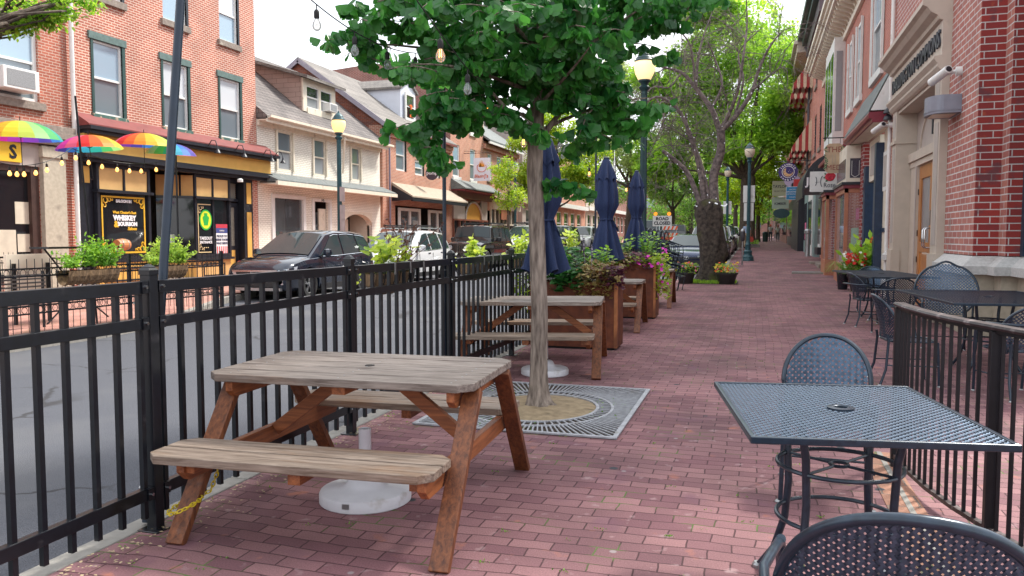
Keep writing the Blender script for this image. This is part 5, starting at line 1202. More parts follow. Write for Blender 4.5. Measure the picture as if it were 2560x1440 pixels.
# shop opening, door, arched passage
f=B(bw,'shop_window_frame',M['white'],(XL-.08,XL+.05,26.18,26.36,.5,3.05),(XL-.08,XL+.05,28.36,28.54,.5,3.05),(XL-.08,XL+.05,26.36,28.36,2.9,3.05),(XL-.08,XL+.08,26.36,28.36,.5,.68))
m=MB(); m.quad((XL-.05,26.36,.66),(XL-.05,28.36,.66),(XL-.05,28.36,2.9),(XL-.05,26.36,2.9)); m.build('pane',M['shop_clear'],f,fix=False)
B(bw,'window_display_back',mat('dim_teal_interior',(.30,.34,.33),.8,0,.2,2),(XL-.95,XL-.9,26.2,28.5,.5,3.0)); B(bw,'display_shelf',mat('pale_shelf',(.5,.42,.3),.6,0,.1,5),(XL-.7,XL-.2,26.4,28.3,1.28,1.33),(XL-.7,XL-.2,26.4,28.3,.68,.72))
r=random.Random(4); bc=[(.1,.16,.2),(.55,.57,.55),(.5,.3,.15),(.12,.3,.14),(.45,.2,.12),(.5,.5,.42)]
for row,z in enumerate((1.34,.73)):
    for k in range(7):
        y=26.5+.25*k+r.uniform(-.02,.02)
        m=MB(); m.box(-.012,.012,-.1,.1,0,.3,M=Matrix.Translation((XL-.35,y,z))@Matrix.Rotation(R(-22),4,'Y')); 
        tag(m.build('book',mat('book_cover_%s'%'abcdef'[k%6],bc[k%6],.5,0,.2,8) if row==0 and k<6 else bpy.data.materials['book_cover_%s'%'abcdef'[k%6]]),'%s book, %s from left on the %s shelf of the house window'%(['dark blue','pale grey','orange','green','rust red','cream'][k%6],['first','second','third','fourth','fifth','sixth','seventh'][k],('lower','upper')[row==0]),'book','books shown in the white brick house window')
d=B(bw,'door_surround',M['white'],(XL-.05,XL+.05,29.05,29.22,0,3.0),(XL-.05,XL+.05,30.44,30.6,0,3.0),(XL-.05,XL+.05,29.22,30.44,2.88,3.0)); B(bw,'door',M['cream'],(XL-.2,XL-.14,29.85,30.4,0,2.6)); B(bw,'side_light',M['glass'],(XL-.18,XL-.15,29.3,29.75,.3,2.45)); text('145',.17,tb,bw,(XL+.056,29.85,2.94),FX)
# arch
m=MB(); vs=[(31.75,0),(31.75,2.1)]+[(33.1+1.35*-math.cos(a),2.0+.5*math.sin(a)) for a in [math.pi*i/12 for i in range(1,12)]]+[(34.45,2.1),(34.45,2.56),(31.75,2.56)]
top=[(31.75,2.56)]+[(33.1-1.35*math.cos(a),1.95+.5*math.sin(a)) for a in [math.pi*i/14 for i in range(15)]]+[(34.45,2.56)]
m.prism(top,'x',XL-.3,XL-.002); m.build('arch',M['cream'],bw)
B(bw,'passage_wall',M['cream'],(XL-2.4,XL-2.3,31.6,34.6,-.1,2.6),(XL-2.3,XL-.3,34.46,34.55,-.1,2.6)); B(bw,'passage_door',M['beige'],(XL-.4,XL-.33,31.8,32.7,0,2.2))
# dormer: long shed with taupe shingles
dx=-18.0; m=MB(); z0d=6.5
def roofz(x): return 5.84+(XL+.45-x)*sl
m.add([(dx,29.35,roofz(dx)+.0),(dx,29.35,7.98),(-21.3,29.35,roofz(-21.3)+.05)],[(0,1,2)]); m.build('dormer_wall',M['dormer'],bw,fix=False); m=MB(); m.add([(dx,31.95,roofz(dx)),(dx,31.95,7.98),(-21.3,31.95,roofz(-21.3)+.05)],[(0,1,2)])
m.build('dormer_wall',M['dormer'],bw,fix=False)
m=MB(); m.prism([(dx+.35,8.02),(dx+.35,7.9),(-21.7,9.12),(-21.7,9.24)],'y',29.1,32.35); m.build('dormer_roof',M['roofslate2'],bw)
f=B(bw,'dormer_front',M['cream'],(dx-.05,dx+.02,29.33,29.62,6.62,7.98),(dx-.05,dx+.02,31.7,31.97,6.62,7.98),(dx-.05,dx+.02,29.62,31.7,7.72,7.98),(dx-.05,dx+.06,29.62,31.7,6.55,6.8),(dx-.05,dx+.02,30.6,30.74,6.8,7.72))
for a,b in ((29.62,30.6),(30.74,31.7)): sash(bw,dx,1,a,b,6.8,7.72,M['white'],[M['glass'],M['glasspale']],fr=.05,recess=.04)
ac2=thing('air_conditioner','small white air conditioner in the taupe dormer window of the white house','air conditioner',(dx+.1,31.3,6.85)); B(ac2,'case',M['white'],(dx-.1,dx+.3,31.0,31.66,6.84,7.2),bevel=.015); B(ac2,'grille',bpy.data.materials['ac_grille'],(dx+.3,dx+.306,31.06,31.6,6.88,7.15))
# ---- orange brick gable house (shop with the round sign)
bp=bldg('orange red brick gable house with white dormer above the round black sign',35.6)
WP=[(37.15,38.28,4.78,6.4),(39.5,40.6,4.72,5.52),(41.8,42.9,4.75,6.0)]
PS=[(37.2,40.2,.3,2.95),(40.5,43.4,.3,2.95)]
shell(bp,M['brick_orange'],XL,1,35.62,44.7,6.75,WP+[(37.0,43.9,.3,3.0)],depth=9)
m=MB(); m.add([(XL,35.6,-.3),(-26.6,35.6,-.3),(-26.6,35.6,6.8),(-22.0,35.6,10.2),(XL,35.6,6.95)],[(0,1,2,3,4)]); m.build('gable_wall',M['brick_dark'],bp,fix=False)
B(bp,'brick_quoin',M['brick_orange'],(XL-.7,XL+.0,35.585,35.6,-.1,6.85))
for i,(a,b,c,d) in enumerate(WP): 
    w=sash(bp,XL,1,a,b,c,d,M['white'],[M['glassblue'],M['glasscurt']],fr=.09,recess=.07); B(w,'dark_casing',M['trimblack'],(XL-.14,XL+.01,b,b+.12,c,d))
m=MB(); m.prism([(XL+.4,6.72),(XL+.4,6.86),(-22.0,10.36),(-26.7,6.9),(-26.7,6.7),(-22.0,10.2)],'y',35.45,44.75); m.build('roof',M['roofslate2'],bp)
m=MB(); m.bar((XL+.42,35.42,6.72),(-22.0,35.42,10.2),.05,.22); m.bar((-22,35.42,10.2),(-26.7,35.42,6.8),.05,.22); m.build('barge_board',mat('lilac_grey_board',(.30,.28,.33),.7,0,.12,4),bp)
B(bp,'corbel_cornice',M['brick_orange'],(XL+.001,XL+.12,35.62,44.7,6.35,6.5),(XL+.001,XL+.2,35.62,44.7,6.502,6.74)); B(bp,'eave_flashing',M['redroof'],(XL+.35,XL+.43,35.45,44.7,6.70,6.80))
MB().tube([(XL+.1,36.2,0),(XL+.1,36.2,6.6)],.05,8).build('downpipe',mat('lilac_grey_pipe',(.22,.2,.27),.6,0,.1,4),bp)
dx=-18.55; pale=mat('pale_blue_white_siding',(.62,.66,.74),.6,0,.04,3)
def rz2(x): return 6.86+(XL+.4-x)*.76
m=MB(); 
for y in (40.0,42.0): m.add([(dx,y,rz2(dx)-.1),(dx,y,9.45),(-21.2,y,9.45),(-21.0,y,9.5)],[(0,1,2,3)])
m.add([(dx,40.0,7.5),(dx,42.0,7.5),(dx,42.0,9.45),(dx,41.0,9.95),(dx,40.0,9.45)],[(0,1,2,3,4)]); m.build('dormer_wall',pale,bp,fix=False)
m=MB(); m.prism([(39.85,9.38),(41.0,9.98),(42.15,9.38),(42.15,9.5),(41.0,10.12),(39.85,9.5)],'x',-21.8,dx+.12); m.build('dormer_roof',M['roofslate2'],bp)
sash(bp,dx+.14,1,40.35,41.6,7.8,9.3,M['white'],[M['glass'],M['glass']],fr=.14,recess=.02)
tag(B(None,'orange_ribbon',M['fl_orange'],(dx+.15,dx+.2,40.9,41.1,8.0,8.65),(dx+.15,dx+.2,40.82,41.2,8.55,8.68),(dx+.151,dx+.19,41.02,41.22,7.95,8.3)) if 0 else MB().prism([(40.8,8.62),(40.98,8.55),(40.85,8.0),(41.0,8.0),(41.03,8.4),(41.12,8.0),(41.25,8.05),(41.08,8.52),(41.25,8.62),(41.02,8.7)],'x',dx+.15,dx+.18).build('ribbon',M['fl_orange']),'orange ribbon hung in the white dormer window','ribbon')
m=MB(); m.prism([(XL,4.15),(XL+1.15,3.45),(XL+1.15,3.38),(XL,4.0)],'y',36.6,44.6); m.build('awning',mat('tan_shingle_awning',(.36,.30,.23),.8,0,.15,8),bp); m=MB(); m.prism([(XL,4.0),(XL+1.13,3.38),(XL+1.13,3.25),(XL,3.2)],'y',36.62,36.7); m.prism([(XL+1.0,3.44),(XL+1.13,3.38),(XL+1.13,3.2),(XL+1.0,3.2)],'y',36.71,44.5); m.build('awning_side',tb,bp)
for a,b in ((37.3,40.0),(41.2,43.7)):
    f=B(bp,'shop_window_frame',M['white'],(XL+.0,XL+.1,a,a+.15,.3,2.9),(XL,XL+.1,b-.15,b,.3,2.9),(XL,XL+.1,(a+b)/2-.08,(a+b)/2+.08,.3,2.9),(XL,XL+.09,a+.15,b-.15,2.75,2.9),(XL,XL+.09,a+.15,b-.15,1.05,1.15),(XL,XL+.09,a+.15,b-.15,.3,.5))
    m=MB(); m.quad((XL+.03,a,.3),(XL+.03,b,.3),(XL+.03,b,2.9),(XL+.03,a,2.9)); m.build('pane',M['shop_clear'],f,fix=False)
B(bp,'shop_shelf',mat('warm_wood_shelf',(.45,.26,.12),.6,0,.1,5),(XL-.7,XL-.2,37.4,38.8,1.3,1.35),(XL-.7,XL-.2,37.4,38.8,.8,.85),(XL-.72,XL-.66,37.5,38.5,1.35,1.7),(XL-.7,XL-.2,41.4,42.6,1.3,1.35),(XL-.72,XL-.66,41.5,42.3,1.35,1.7))
B(bp,'door_bay',M['trimblack'],(XL-.6,XL-.55,40.1,41.1,0,3.0)); B(bp,'door',M['white'],(XL-.5,XL-.45,40.2,40.95,.05,2.3)); 
# side wall annex (grey meter boxes) next to the white house
B(bp,'wooden_gate',mat('old_grey_boards',(.25,.25,.24),.8,0,.2,8),(XL-.5,XL-.42,35.34,35.58,0,2.1))
# ---- three storey brick building with bracket sign
b3=bldg('tall orange brick building with the bracket sign and arched shopfront',44.8)
W3_=[(a,b,c,d) for a,b in ((45.05,46.2),(48.1,49.1)) for c,d in ((5.05,7.0),(8.0,9.7))]
shell(b3,M['brick_orange'],XL,1,44.72,50.6,11.0,W3_+[(45.0,50.4,0,3.6)],depth=9)
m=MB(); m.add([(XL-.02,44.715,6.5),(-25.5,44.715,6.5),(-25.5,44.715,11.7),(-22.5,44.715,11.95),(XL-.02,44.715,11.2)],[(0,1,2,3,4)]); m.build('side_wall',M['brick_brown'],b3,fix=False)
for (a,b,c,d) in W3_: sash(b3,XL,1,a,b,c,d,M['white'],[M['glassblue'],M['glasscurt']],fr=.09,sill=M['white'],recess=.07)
m=MB(); m.prism([(XL,4.9),(XL+.9,4.35),(XL+.9,4.28),(XL,4.25)],'y',44.75,51.9); m.build('pent_roof',M['slate'],b3); B(b3,'red_trim',M['burgundy'],(XL,XL+.85,44.8,51.8,4.18,4.245))
B(b3,'shop_board',mat('brown_shop_board',(.16,.075,.05),.5,0,.1,4),(XL,XL+.3,44.9,51.6,3.75,4.178)); B(b3,'stone_front',M['beige2'],(XL+.02,XL+.10,44.95,46.9,2.5,3.74),(XL+.02,XL+.10,50.0,51.2,2.5,3.74))
m=MB(); arc=[(46.9+1.55-1.55*math.cos(a),2.5+1.1*math.sin(a)) for a in [math.pi*i/16 for i in range(17)]]; m.prism(arc,'x',XL+.0,XL+.06); m.build('arch_panel',mat('orange_arch_panel',(.62,.32,.06),.5,0,.08,3),b3)
m=MB(); m.tube([(XL+.12,y,z) for y,z in arc],.07,6); m.build('arch_trim',M['beige2'],b3)
B(b3,'shop_frame',mat('red_brown_frame',(.20,.07,.045),.5,0,.1,6),(XL+.02,XL+.14,44.95,51.3,2.40,2.50),*[(XL-.02,XL+.1,y,y+.09,.1,2.4) for y in (44.95,46.0,46.9,47.9,49.9,51.2)])
m=MB(); m.quad((XL-.01,45,.1),(XL-.01,51.2,.1),(XL-.01,51.2,2.4),(XL-.01,45,2.4)); m.build('shop_window',M['glassdark'],b3,fix=False)
t=thing('hanging_shirt','pale grey shirt hanging in the arched shopfront','shirt',(XL+.1,47.4,1)); MB().prism([(47.15,.7),(47.75,.7),(47.7,1.8),(47.9,1.5),(48.0,1.6),(47.7,2.05),(47.2,2.05),(46.9,1.6),(47.05,1.5),(47.2,1.8)],'x',XL+.1,XL+.16).build('cloth',mat('pale_grey_cloth',(.5,.52,.54),.9,0,.1,4),t)
# ---- fourth house with yellow dormer
b4=bldg('brick house with cream dormer at the right end of the far row',50.8)
W4_=[(53.6,54.7,5.3,7.05),(56.05,57.05,5.3,7.05),(51.6,52.5,5.3,7.05)]
shell(b4,M['brick_orange'],XL,1,50.62,58.6,7.8,W4_+[(50.8,58.4,.2,3.2)],depth=9)
for (a,b,c,d) in W4_: sash(b4,XL,1,a,b,c,d,M['white'],[M['glassblue'],M['glasscurt']],fr=.09,sill=M['stone'],recess=.07)
m=MB(); m.prism([(XL+.5,7.72),(XL+.5,7.86),(-22.0,11.1),(-26.5,7.9),(-26.5,7.7),(-22,10.9)],'y',50.62,58.7); m.build('roof',M['slate'],b4)
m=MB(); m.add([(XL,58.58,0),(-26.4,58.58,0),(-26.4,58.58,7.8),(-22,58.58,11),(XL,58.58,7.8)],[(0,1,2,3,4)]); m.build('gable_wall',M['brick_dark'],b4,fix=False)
B(b4,'eave_board',M['white'],(XL+.4,XL+.51,50.65,58.65,7.6,7.74)); B(b4,'corbel',M['brick_orange'],(XL+.001,XL+.2,50.63,58.6,7.3,7.6))
B(b4,'dormer_wall',mat('pale_yellow_siding',(.60,.53,.32),.6,0,.06,3),(-20.5,-18.4,51.6,53.3,7.9,9.7)); sash(b4,-18.35,1,52.0,53.2,8.0,9.4,M['cream'],[M['glass'],M['glass']],fr=.12,recess=.0)
m=MB(); m.prism([(51.4,9.6),(52.45,10.3),(53.5,9.6)],'x',-21,-18.2); m.build('dormer_roof',M['slate'],b4)
m=MB(); m.prism([(XL,4.4),(XL+.7,3.95),(XL+.7,3.9),(XL,3.9)],'y',51.9,58.6); m.build('pent_roof',M['redroof'],b4)
B(b4,'shopfront',M['cream'],(XL,XL+.3,51.95,58.5,3.3,3.89),(XL,XL+.12,51.95,58.5,2.2,2.32),*[(XL,XL+.12,52+y*.95,52.1+y*.95,2.3,3.3) for y in range(7)],(XL,XL+.1,51.95,52.15,0,2.2),(XL,XL+.1,58.3,58.5,0,2.2),(XL,XL+.1,54.9,55.1,0,2.2))
m=MB(); m.quad((XL+.02,52,.3),(XL+.02,58.4,.3),(XL+.02,58.4,3.3),(XL+.02,52,3.3)); m.build('shop_window',M['glassdark'],b4,fix=False)
B(b4,'hanging_banner',M['salmon'],(XL+.3,XL+.34,53.6,55.4,2.6,3.3)); text('BARBER',.4,wht,b4,(XL+.35,54.5,2.95),FX,bold=.01) if 0 else None
# ---- further buildings glimpsed between the trees
for i,(ya,yb,h,mt,lb) in enumerate(((60,70,9.5,M['beige2'],'grey rendered building glimpsed behind the yellow-green tree'),(70.3,84,9.0,M['brick_orange'],'pink brick building behind the two navy umbrellas'),(84.3,100,7.5,M['beige'],'pale low building at the end of the far side beyond the trees'),(101,125,6.5,M['brick_brown'],'distant low brown building behind the road closed sign'))):
    b=bldg(lb,ya); z=zg(ya); hs=[]
    y=ya+1
    while y+1.3<yb: hs+=[(y,y+1.2,z+5.0,z+6.8)] if h>8 else []; hs+=[(y,y+1.9,z+.9,z+3.0)]; y+=2.9
    shell(b,mt,XL,1,ya,yb,z+h,hs,depth=10)
    for (a,b_,c,d) in hs: sash(b,XL,1,a,b_,c,d,M['white'],[M['glass'],M['glassdark']],fr=.1)
    m=MB(); m.prism([(XL+.5,z+h),(XL+.5,z+h+.15),(-22.5,z+h+2.4),(-28,z+h)],'y',ya-.05,yb+.05); m.build('roof',M['roofslate'],b)
    B(b,'shop_cornice',M['white'],(XL,XL+.4,ya+.1,yb-.1,z+3.4,z+3.8))
b=bldg('distant brown building across the far end of the street',170,x=0)
shellm=MB(); shellm.box(-34,14,170,180,1,12); shellm.build('wall',M['brick_brown'],b); m=MB(); m.prism([(-35,12),(-10,15),(15,12)],'y',169,181); m.build('roof',M['slate'],b)
for k in range(10): B(b,'window',M['glasscurt'],(-31+4.3*k,-29.2+4.3*k,169.9,169.99,3,5),(-31+4.3*k,-29.2+4.3*k,169.9,169.99,7.4,9.4))
# ================================================================== signs on the far side
def hsign_frame(t,y,z,x0,x1,mt): 
    m=MB(); m.tube([(x0,y,z),(x1,y,z)],.02,6); m.tube([(x0,y,z+.14),(x1-.15,y,z+.10)],.012,6); m.build('bracket',mt,t)
t=thing('shop_sign','round black hanging sign reading pomp','sign',(-17.4,40,4.9)); hsign_frame(t,40,5.33,-17.5,-15.9,M['trimblack'])
m=MB(); m.disc((-16.73,40,4.82),.37,'y',32,.05); m.build('board',mat('dark_violet_board',(.05,.035,.055),.6,0,.1,4),t); MB().tube([(-16.9,40,5.12),(-16.9,40,5.33)],.01,5).build('hanger',M['trimblack'],t); MB().tube([(-16.55,40,5.12),(-16.55,40,5.33)],.01,5).build('hanger',M['trimblack'],t)
text('pomp',.27,wht,t,(-16.73,39.97,4.83),FY,bold=.004)
t=thing('shop_sign','white rectangular hanging sign with an orange flame emblem and script','sign',(-17.4,47,6)); hsign_frame(t,47,6.58,-17.5,-15.7,M['trimblack'])
B(t,'board',mat('white_board',(.72,.70,.76),.6,0,.03,3),(-16.86,-15.78,46.97,47.03,4.86,6.28)); om=mat('orange_red_ink',(.65,.10,.02),.6,0,.1,4)
m=MB(); m.tube([(-16.32+.30*math.cos(a),46.955,5.68+.27*math.sin(a)) for a in [2.3+i*.33 for i in range(15)]],.018,6); m.build('emblem_ring',om,t)
m=MB()
for a,b,c in ((-16.52,-16.40,6.10),(-16.44,-16.30,6.18),(-16.34,-16.22,6.14),(-16.26,-16.12,6.02),(-16.48,-16.36,5.98)): m.add([(a,46.96,5.72),(b,46.96,5.72),((a+b)/2+.02,46.96,c)],[(0,1,2)])
m.build('emblem_flame',mat('flame_orange',(.75,.28,.03),.6,0,.1,4),t)
text("Blazin'",.27,om,t,(-16.48,46.955,5.15),FY,shear=.3,bold=.003); text("J's",.31,om,t,(-16.02,46.955,5.15),FY,bold=.006)
# ================================================================== saloon terrace: ring fence, planters, umbrellas
rf=thing('ring_fence','black iron fence with a row of rings round the saloon terrace','fence',(-9.95,9.5,0)); xr=-9.97
m=MB()
for z in (.98,.87,.44,.33): m.box(xr-.012,xr+.012,6,13.2,z-.011,z+.011)
m.build('rails',M['blackmetal'],rf)
m=MB(); y=6.0
while y<13.2: m.tube([(xr,y,.05),(xr,y,1.12)],.007,4); y+=.13
m.build('pickets',M['blackmetal'],rf)
m=MB(); y=6.065
while y<13.2:
    for z in (.925,.385): m.tube([(xr,y+.046*math.cos(a),z+.046*math.sin(a)) for a in [i*math.pi/5 for i in range(10)]],.006,4,closed=True)
    y+=.13
m.build('rings',M['blackmetal'],rf)
for y in (6.0,8.4,10.8,13.2):
    B(rf,'post',M['blackmetal'],(xr-.025,xr+.025,y-.025,y+.025,0,1.16))
rf2=B(rf,'side_rail',M['blackmetal'],(-16,-10,13.19,13.22,.97,1.0),(-16,-10,13.19,13.22,.86,.88),(-16,-10,13.19,13.22,.32,.34)); m=MB(); x=-16
while x<-10: m.tube([(x,13.2,.05),(x,13.2,1.1)],.007,4); x+=.13
m.build('side_pickets',M['blackmetal'],rf)
M['leaf_fern2']=leafmat('light_fern_leaf',(.14,.30,.04),(.40,.54,.10),.4,.5,6)
def lplanter(label,y0,y1,seed,lv):
    rg=random.Random(seed); x=-9.85; t=thing('hanging_planter',label,'planter',(x,(y0+y1)/2,.7),0,'planters hung on the ring fence')
    m=MB(); vs=[];fs=[]; n=22
    for i in range(n+1):
        yy=y0+(y1-y0)*i/n
        for k in range(9):
            a=math.pi+math.pi*k/8; vs.append((x+.13*math.cos(a)*(1+.04*math.sin(i*2.2)),yy,.93+.22*math.sin(a)*(1+.05*math.sin(i*2.2))))
    for i in range(n):
        for k in range(8): fs.append((i*9+k,(i+1)*9+k,(i+1)*9+k+1,i*9+k+1))
    m.add(vs,fs); m.build('liner',M['coir'],t)
    a=MB()
    for c in range(15):
        px=x+rg.uniform(-.1,.1); py=rg.uniform(y0+.05,y1-.05); hh=.20+.30*math.exp(-((py-(y0+y1)/2-.1)/(.28*(y1-y0)))**2)
        for j in range(9):
            p=Vector((px,py,.93)); q=p+Vector((rg.gauss(0,.10),rg.gauss(0,.09),hh*rg.uniform(.5,1.1))); cc=curve(p,q,.04,6,.04,rg)
            for l_ in range(14):
                w=cc[1+l_%6]; d=Vector((rg.uniform(-1,1),rg.uniform(-1,1),rg.uniform(-.1,.8))); add_leaf(a,w+rv(.02,rg),d,rv(1,rg),rg.uniform(.035,.075),'quad')
    a.build('leaves',lv,t,fix=False); return t
lplanter('fern-filled planter hung on the ring fence in front of the saloon window',9.35,10.35,1,M['leaf_fern'])
lplanter('fern-filled planter on the ring fence behind the leaning dark pole',11.1,11.95,2,M['leaf_fern2'])
RB=[(.80,.03,.03),(.85,.13,.02),(.88,.30,.02),(.90,.50,.02),(.88,.72,.04),(.55,.72,.10),(.30,.66,.22),(.08,.50,.15),(.03,.45,.38),(.05,.45,.65),(.04,.20,.60),(.08,.07,.42),(.22,.06,.48),(.42,.05,.48),(.70,.04,.42),(.82,.12,.25)]
rbm=[]
for i,c in enumerate(RB):
    m_,t_,b_=nodes('rainbow_cloth_'+'abcdefghijklmnop'[i]); b_.inputs['Base Color'].default_value=c4(c); b_.inputs['Roughness'].default_value=.55
    tb_=N(t_,'ShaderNodeBsdfTranslucent'); tb_.inputs[0].default_value=c4(c); ms_=N(t_,'ShaderNodeMixShader'); ms_.inputs[0].default_value=.45; t_.links.new(b_.outputs[0],ms_.inputs[1]); t_.links.new(tb_.outputs[0],ms_.inputs[2]); t_.links.new(ms_.outputs[0],t_.nodes['Material Output'].inputs[0]); rbm.append(m_)
def rumb(label,c,rad,tilt,start,hh=.27):
    t=thing('rainbow_umbrella',label,'umbrella',(0,0,0),0,'rainbow umbrellas hung above the terrace',local=True)
    m=MB(); ng=16
    for k in range(ng):
        for i in range(6):
            t0,t1=i/6,(i+1)/6
            def P(a,u): 
                rr=rad*math.sin(u*1.25)/math.sin(1.25); z=hh*(math.cos(u*1.25)-math.cos(1.25))/(1-math.cos(1.25)); return (rr*math.cos(a),rr*math.sin(a),z)
            a0,a1=2*math.pi*k/ng,2*math.pi*(k+1)/ng
            m.add([P(a0,t0),P(a1,t0),P(a1,t1),P(a0,t1)],[(0,1,2,3)],(k+start)%16)
    o=m.build('canopy',rbm,t,fix=False,smooth=True)
    m=MB(); m.tube([(0,0,-.45),(0,0,hh+.06)],.006,6); m.tube([(.03*math.cos(a)-.03,0,-.45-.03*math.sin(a)) for a in [i*math.pi/5 for i in range(6)]],.006,5)
    for k in range(ng):
        a=2*math.pi*k/ng; m.tube([(rad*.5*math.cos(a),rad*.5*math.sin(a),hh*.72),(0,0,.02)],.002,3)
    m.build('shaft',M['blackmetal'],t)
    t.location=c; t.rotation_euler=tilt; return t
rumb('yellow and green rainbow umbrella, leftmost and nearest above the terrace',(-10.2,9.05,2.84),.54,(R(2),R(1),0),7,.27)
rumb('pink and orange rainbow umbrella, second from the left above the terrace',(-10.3,10.4,2.84),.50,(R(3),R(-3),0),3,.23)
rumb('orange and yellow topped rainbow umbrella behind the thin pole',(-10.3,11.6,3.02),.50,(R(2),R(2),0),5,.23)
rumb('pale blue and red rainbow umbrella, rightmost, behind the leaning dark pole',(-10.2,12.15,2.92),.44,(R(3),R(4),0),11,.21)
def lpole(label,x,y,h,dy=0): tag(MB().tube([(x,y+dy,.0),(x,y,h)],.016,8).build('terrace_pole',M['blackmetal'],smooth=True),label,'pole','thin black poles on the saloon terrace')
lpole('thin slanting black pole holding umbrella strings, left of the saloon window',-10.05,9.9,3.6,.28); lpole('thin black pole right of the leaning dark pole',-10.05,12.1,3.6)
bl=M['bulblit']
string('sagging string of lit amber bulbs along the left edge below the umbrellas',(-10.1,7.9,2.75),(-10.1,9.85,2.80),.32,[.2,.33,.44,.5,.56,.66,.76,.9],ck,range(9),.9,wire=.006,group='strings of amber bulbs at the saloon',litmat=bl)
string('string of lit amber bulbs in front of the tan panels',(-10.1,9.85,2.80),(-10.1,12.1,2.85),.16,[.03,.14,.26,.40,.52,.64,.80,.97],ck,range(9),.9,wire=.006,group='strings of amber bulbs at the saloon',litmat=bl)
# cream folding tables and chairs stacked behind the ring fence, lectern stand
for k,(y,w,lb) in enumerate(((9.0,.75,'cream folded table top leaning behind the ring fence, left one'),(9.9,.85,'cream folded table top leaning behind the ring fence, right one'))):
    t=thing('folded_table',lb,'table',(-11.6,y+.3,0),0,'folded tables behind the ring fence')
    B(t,'top',M['cream'],(-11.62,-11.56,y,y+w,.35,1.15)); B(t,'legs',M['blackmetal'],(-11.55,-11.5,y+.08,y+.12,0,1.0),(-11.55,-11.5,y+w-.12,y+w-.08,0,1.0))
t=thing('slatted_chair','dark slatted chair behind the ring fence at far left','chair',(-10.8,9.0,0)); m=MB()
for k in range(9): m.box(-10.8,-10.77,8.9,9.9,.35+k*.06,.375+k*.06)
m.build('slats',mat('brown_slats',(.05,.04,.04),.6,0,.3,8),t); B(t,'frame',M['blackmetal'],(-10.83,-10.8,8.9,8.93,0,.9),(-10.83,-10.8,9.87,9.9,0,.9))
t=thing('bar_table','tall black bistro table behind the ring fence planter','table',(-11,10.6,0)); B(t,'top',M['blackmetal'],(-11.3,-10.9,10.1,11.6,1.24,1.27)); m=MB()
for y in (10.2,11.5): m.tube([(-11.1,y,1.24),(-11.1,10.85,.5),(-11.1,y,0)],.015,6)
m.build('legs',M['blackmetal'],t)
# ================================================================== right side of the street (facades face -X, plane X=3)
XR=3.0
def sweep(mb,path,prof,m=0):
    "mitred sweep of (offset outwards, z) along a plan polyline; outwards is to the right of travel"
    n=len(path); rows=[]
    for i,p in enumerate(path):
        ds=[]
        if i>0: d=Vector(p)-Vector(path[i-1]); ds.append(d.normalized())
        if i<n-1: d=Vector(path[i+1])-Vector(p); ds.append(d.normalized())
        ns=[Vector((d.y,-d.x)) for d in ds]
        nn=sum(ns,Vector((0,0))); 
        if len(ns)==2: nn=nn/ (1+ns[0].dot(ns[1]))
        rows.append([(p[0]+nn.x*o,p[1]+nn.y*o,z) for o,z in prof])
    vs=[q for r_ in rows for q in r_]; k=len(prof); fs=[]
    for i in range(n-1):
        for j in range(k-1): fs.append((i*k+j,i*k+j+1,(i+1)*k+j+1,(i+1)*k+j))
    fs+=[tuple(range(k)),tuple((n-1)*k+j for j in range(k))]
    mb.add(vs,fs,m)
bd=bldg('large-brick building with stone plinth, beige door surround and lettering, at right',12.95,x=XR)
holes=[(15.25,19.25,-.3,4.25)]
m=MB(); wall_with_holes(m,XR,12.95,20.5,-.3,13,holes,-1,depth=.3); m.build('street_wall',M['brick_utilface'],bd,fix=False)
m=MB(); m.quad((XR,12.95,1.1),(3.32,12.95,1.1),(3.32,12.95,13),(XR,12.95,13)); m.quad((3.32,12.6,1.1),(3.52,12.6,1.1),(3.52,12.6,13),(3.32,12.6,13)); m.quad((3.52,9.0,5.2),(3.52,12.6,5.2),(3.52,12.6,13),(3.52,9.0,13)); m.build('corner_pier',M['brick_util'],bd,fix=False)
m=MB(); m.quad((3.32,12.95,1.1),(3.32,12.6,1.1),(3.32,12.6,13),(3.32,12.95,13)); m.build('pier_return',M['brick_utilface'],bd,fix=False)
path=[(3.0,14.8),(3.0,12.95),(3.32,12.95),(3.32,12.6),(3.52,12.6),(3.52,6.0)]
path=path[::-1]
def flip(p): return p
m=MB(); sweep(m,[(3.0,14.8),(3.0,12.95),(3.32,12.95),(3.32,12.6),(3.52,12.6),(3.52,6.0)],[(0,1.17),(-.02+.02,1.165),(.0,1.16),(.15,1.03),(.17,1.02),(.17,.90),(0.02,.90),(0,.9)]); m.build('stone_plinth',M['granite'],bd)
m=MB(); sweep(m,[(3.0,14.8),(3.0,12.95),(3.32,12.95),(3.32,12.6),(3.52,12.6),(3.52,6.0)],[(0,.9),(.05,.898),(.05,-.1),(0,-.1)]); m.build('base_course',M['limestone'],bd)
m=MB(); sweep(m,[(3.0,20.45),(3.0,19.72)],[(0,1.17),(.15,1.03),(.17,1.02),(.17,.90),(0,.9)]); m.build('stone_plinth',M['granite'],bd)
m=MB(); sweep(m,[(3.0,20.45),(3.0,19.72)],[(0,.9),(.05,.898),(.05,-.1),(0,-.1)]); m.build('base_course',M['limestone'],bd)
B(bd,'window_frame',mat('dark_blue_window_frame',(.015,.04,.07),.4,0,.2,8),(3.50,3.58,12.48,12.598,1.17,5.2),(3.50,3.58,9.2,9.35,1.17,5.2),(3.51,3.57,9.35,12.48,1.17,1.27),(3.515,3.565,10.9,11.0,1.27,5.2)); m=MB(); m.quad((3.56,9.3,1.2),(3.56,12.5,1.2),(3.56,12.5,5.2),(3.56,9.3,5.2)); m.build('window_pane',M['glassdark'],bd,fix=False)
bg_=M['beige']
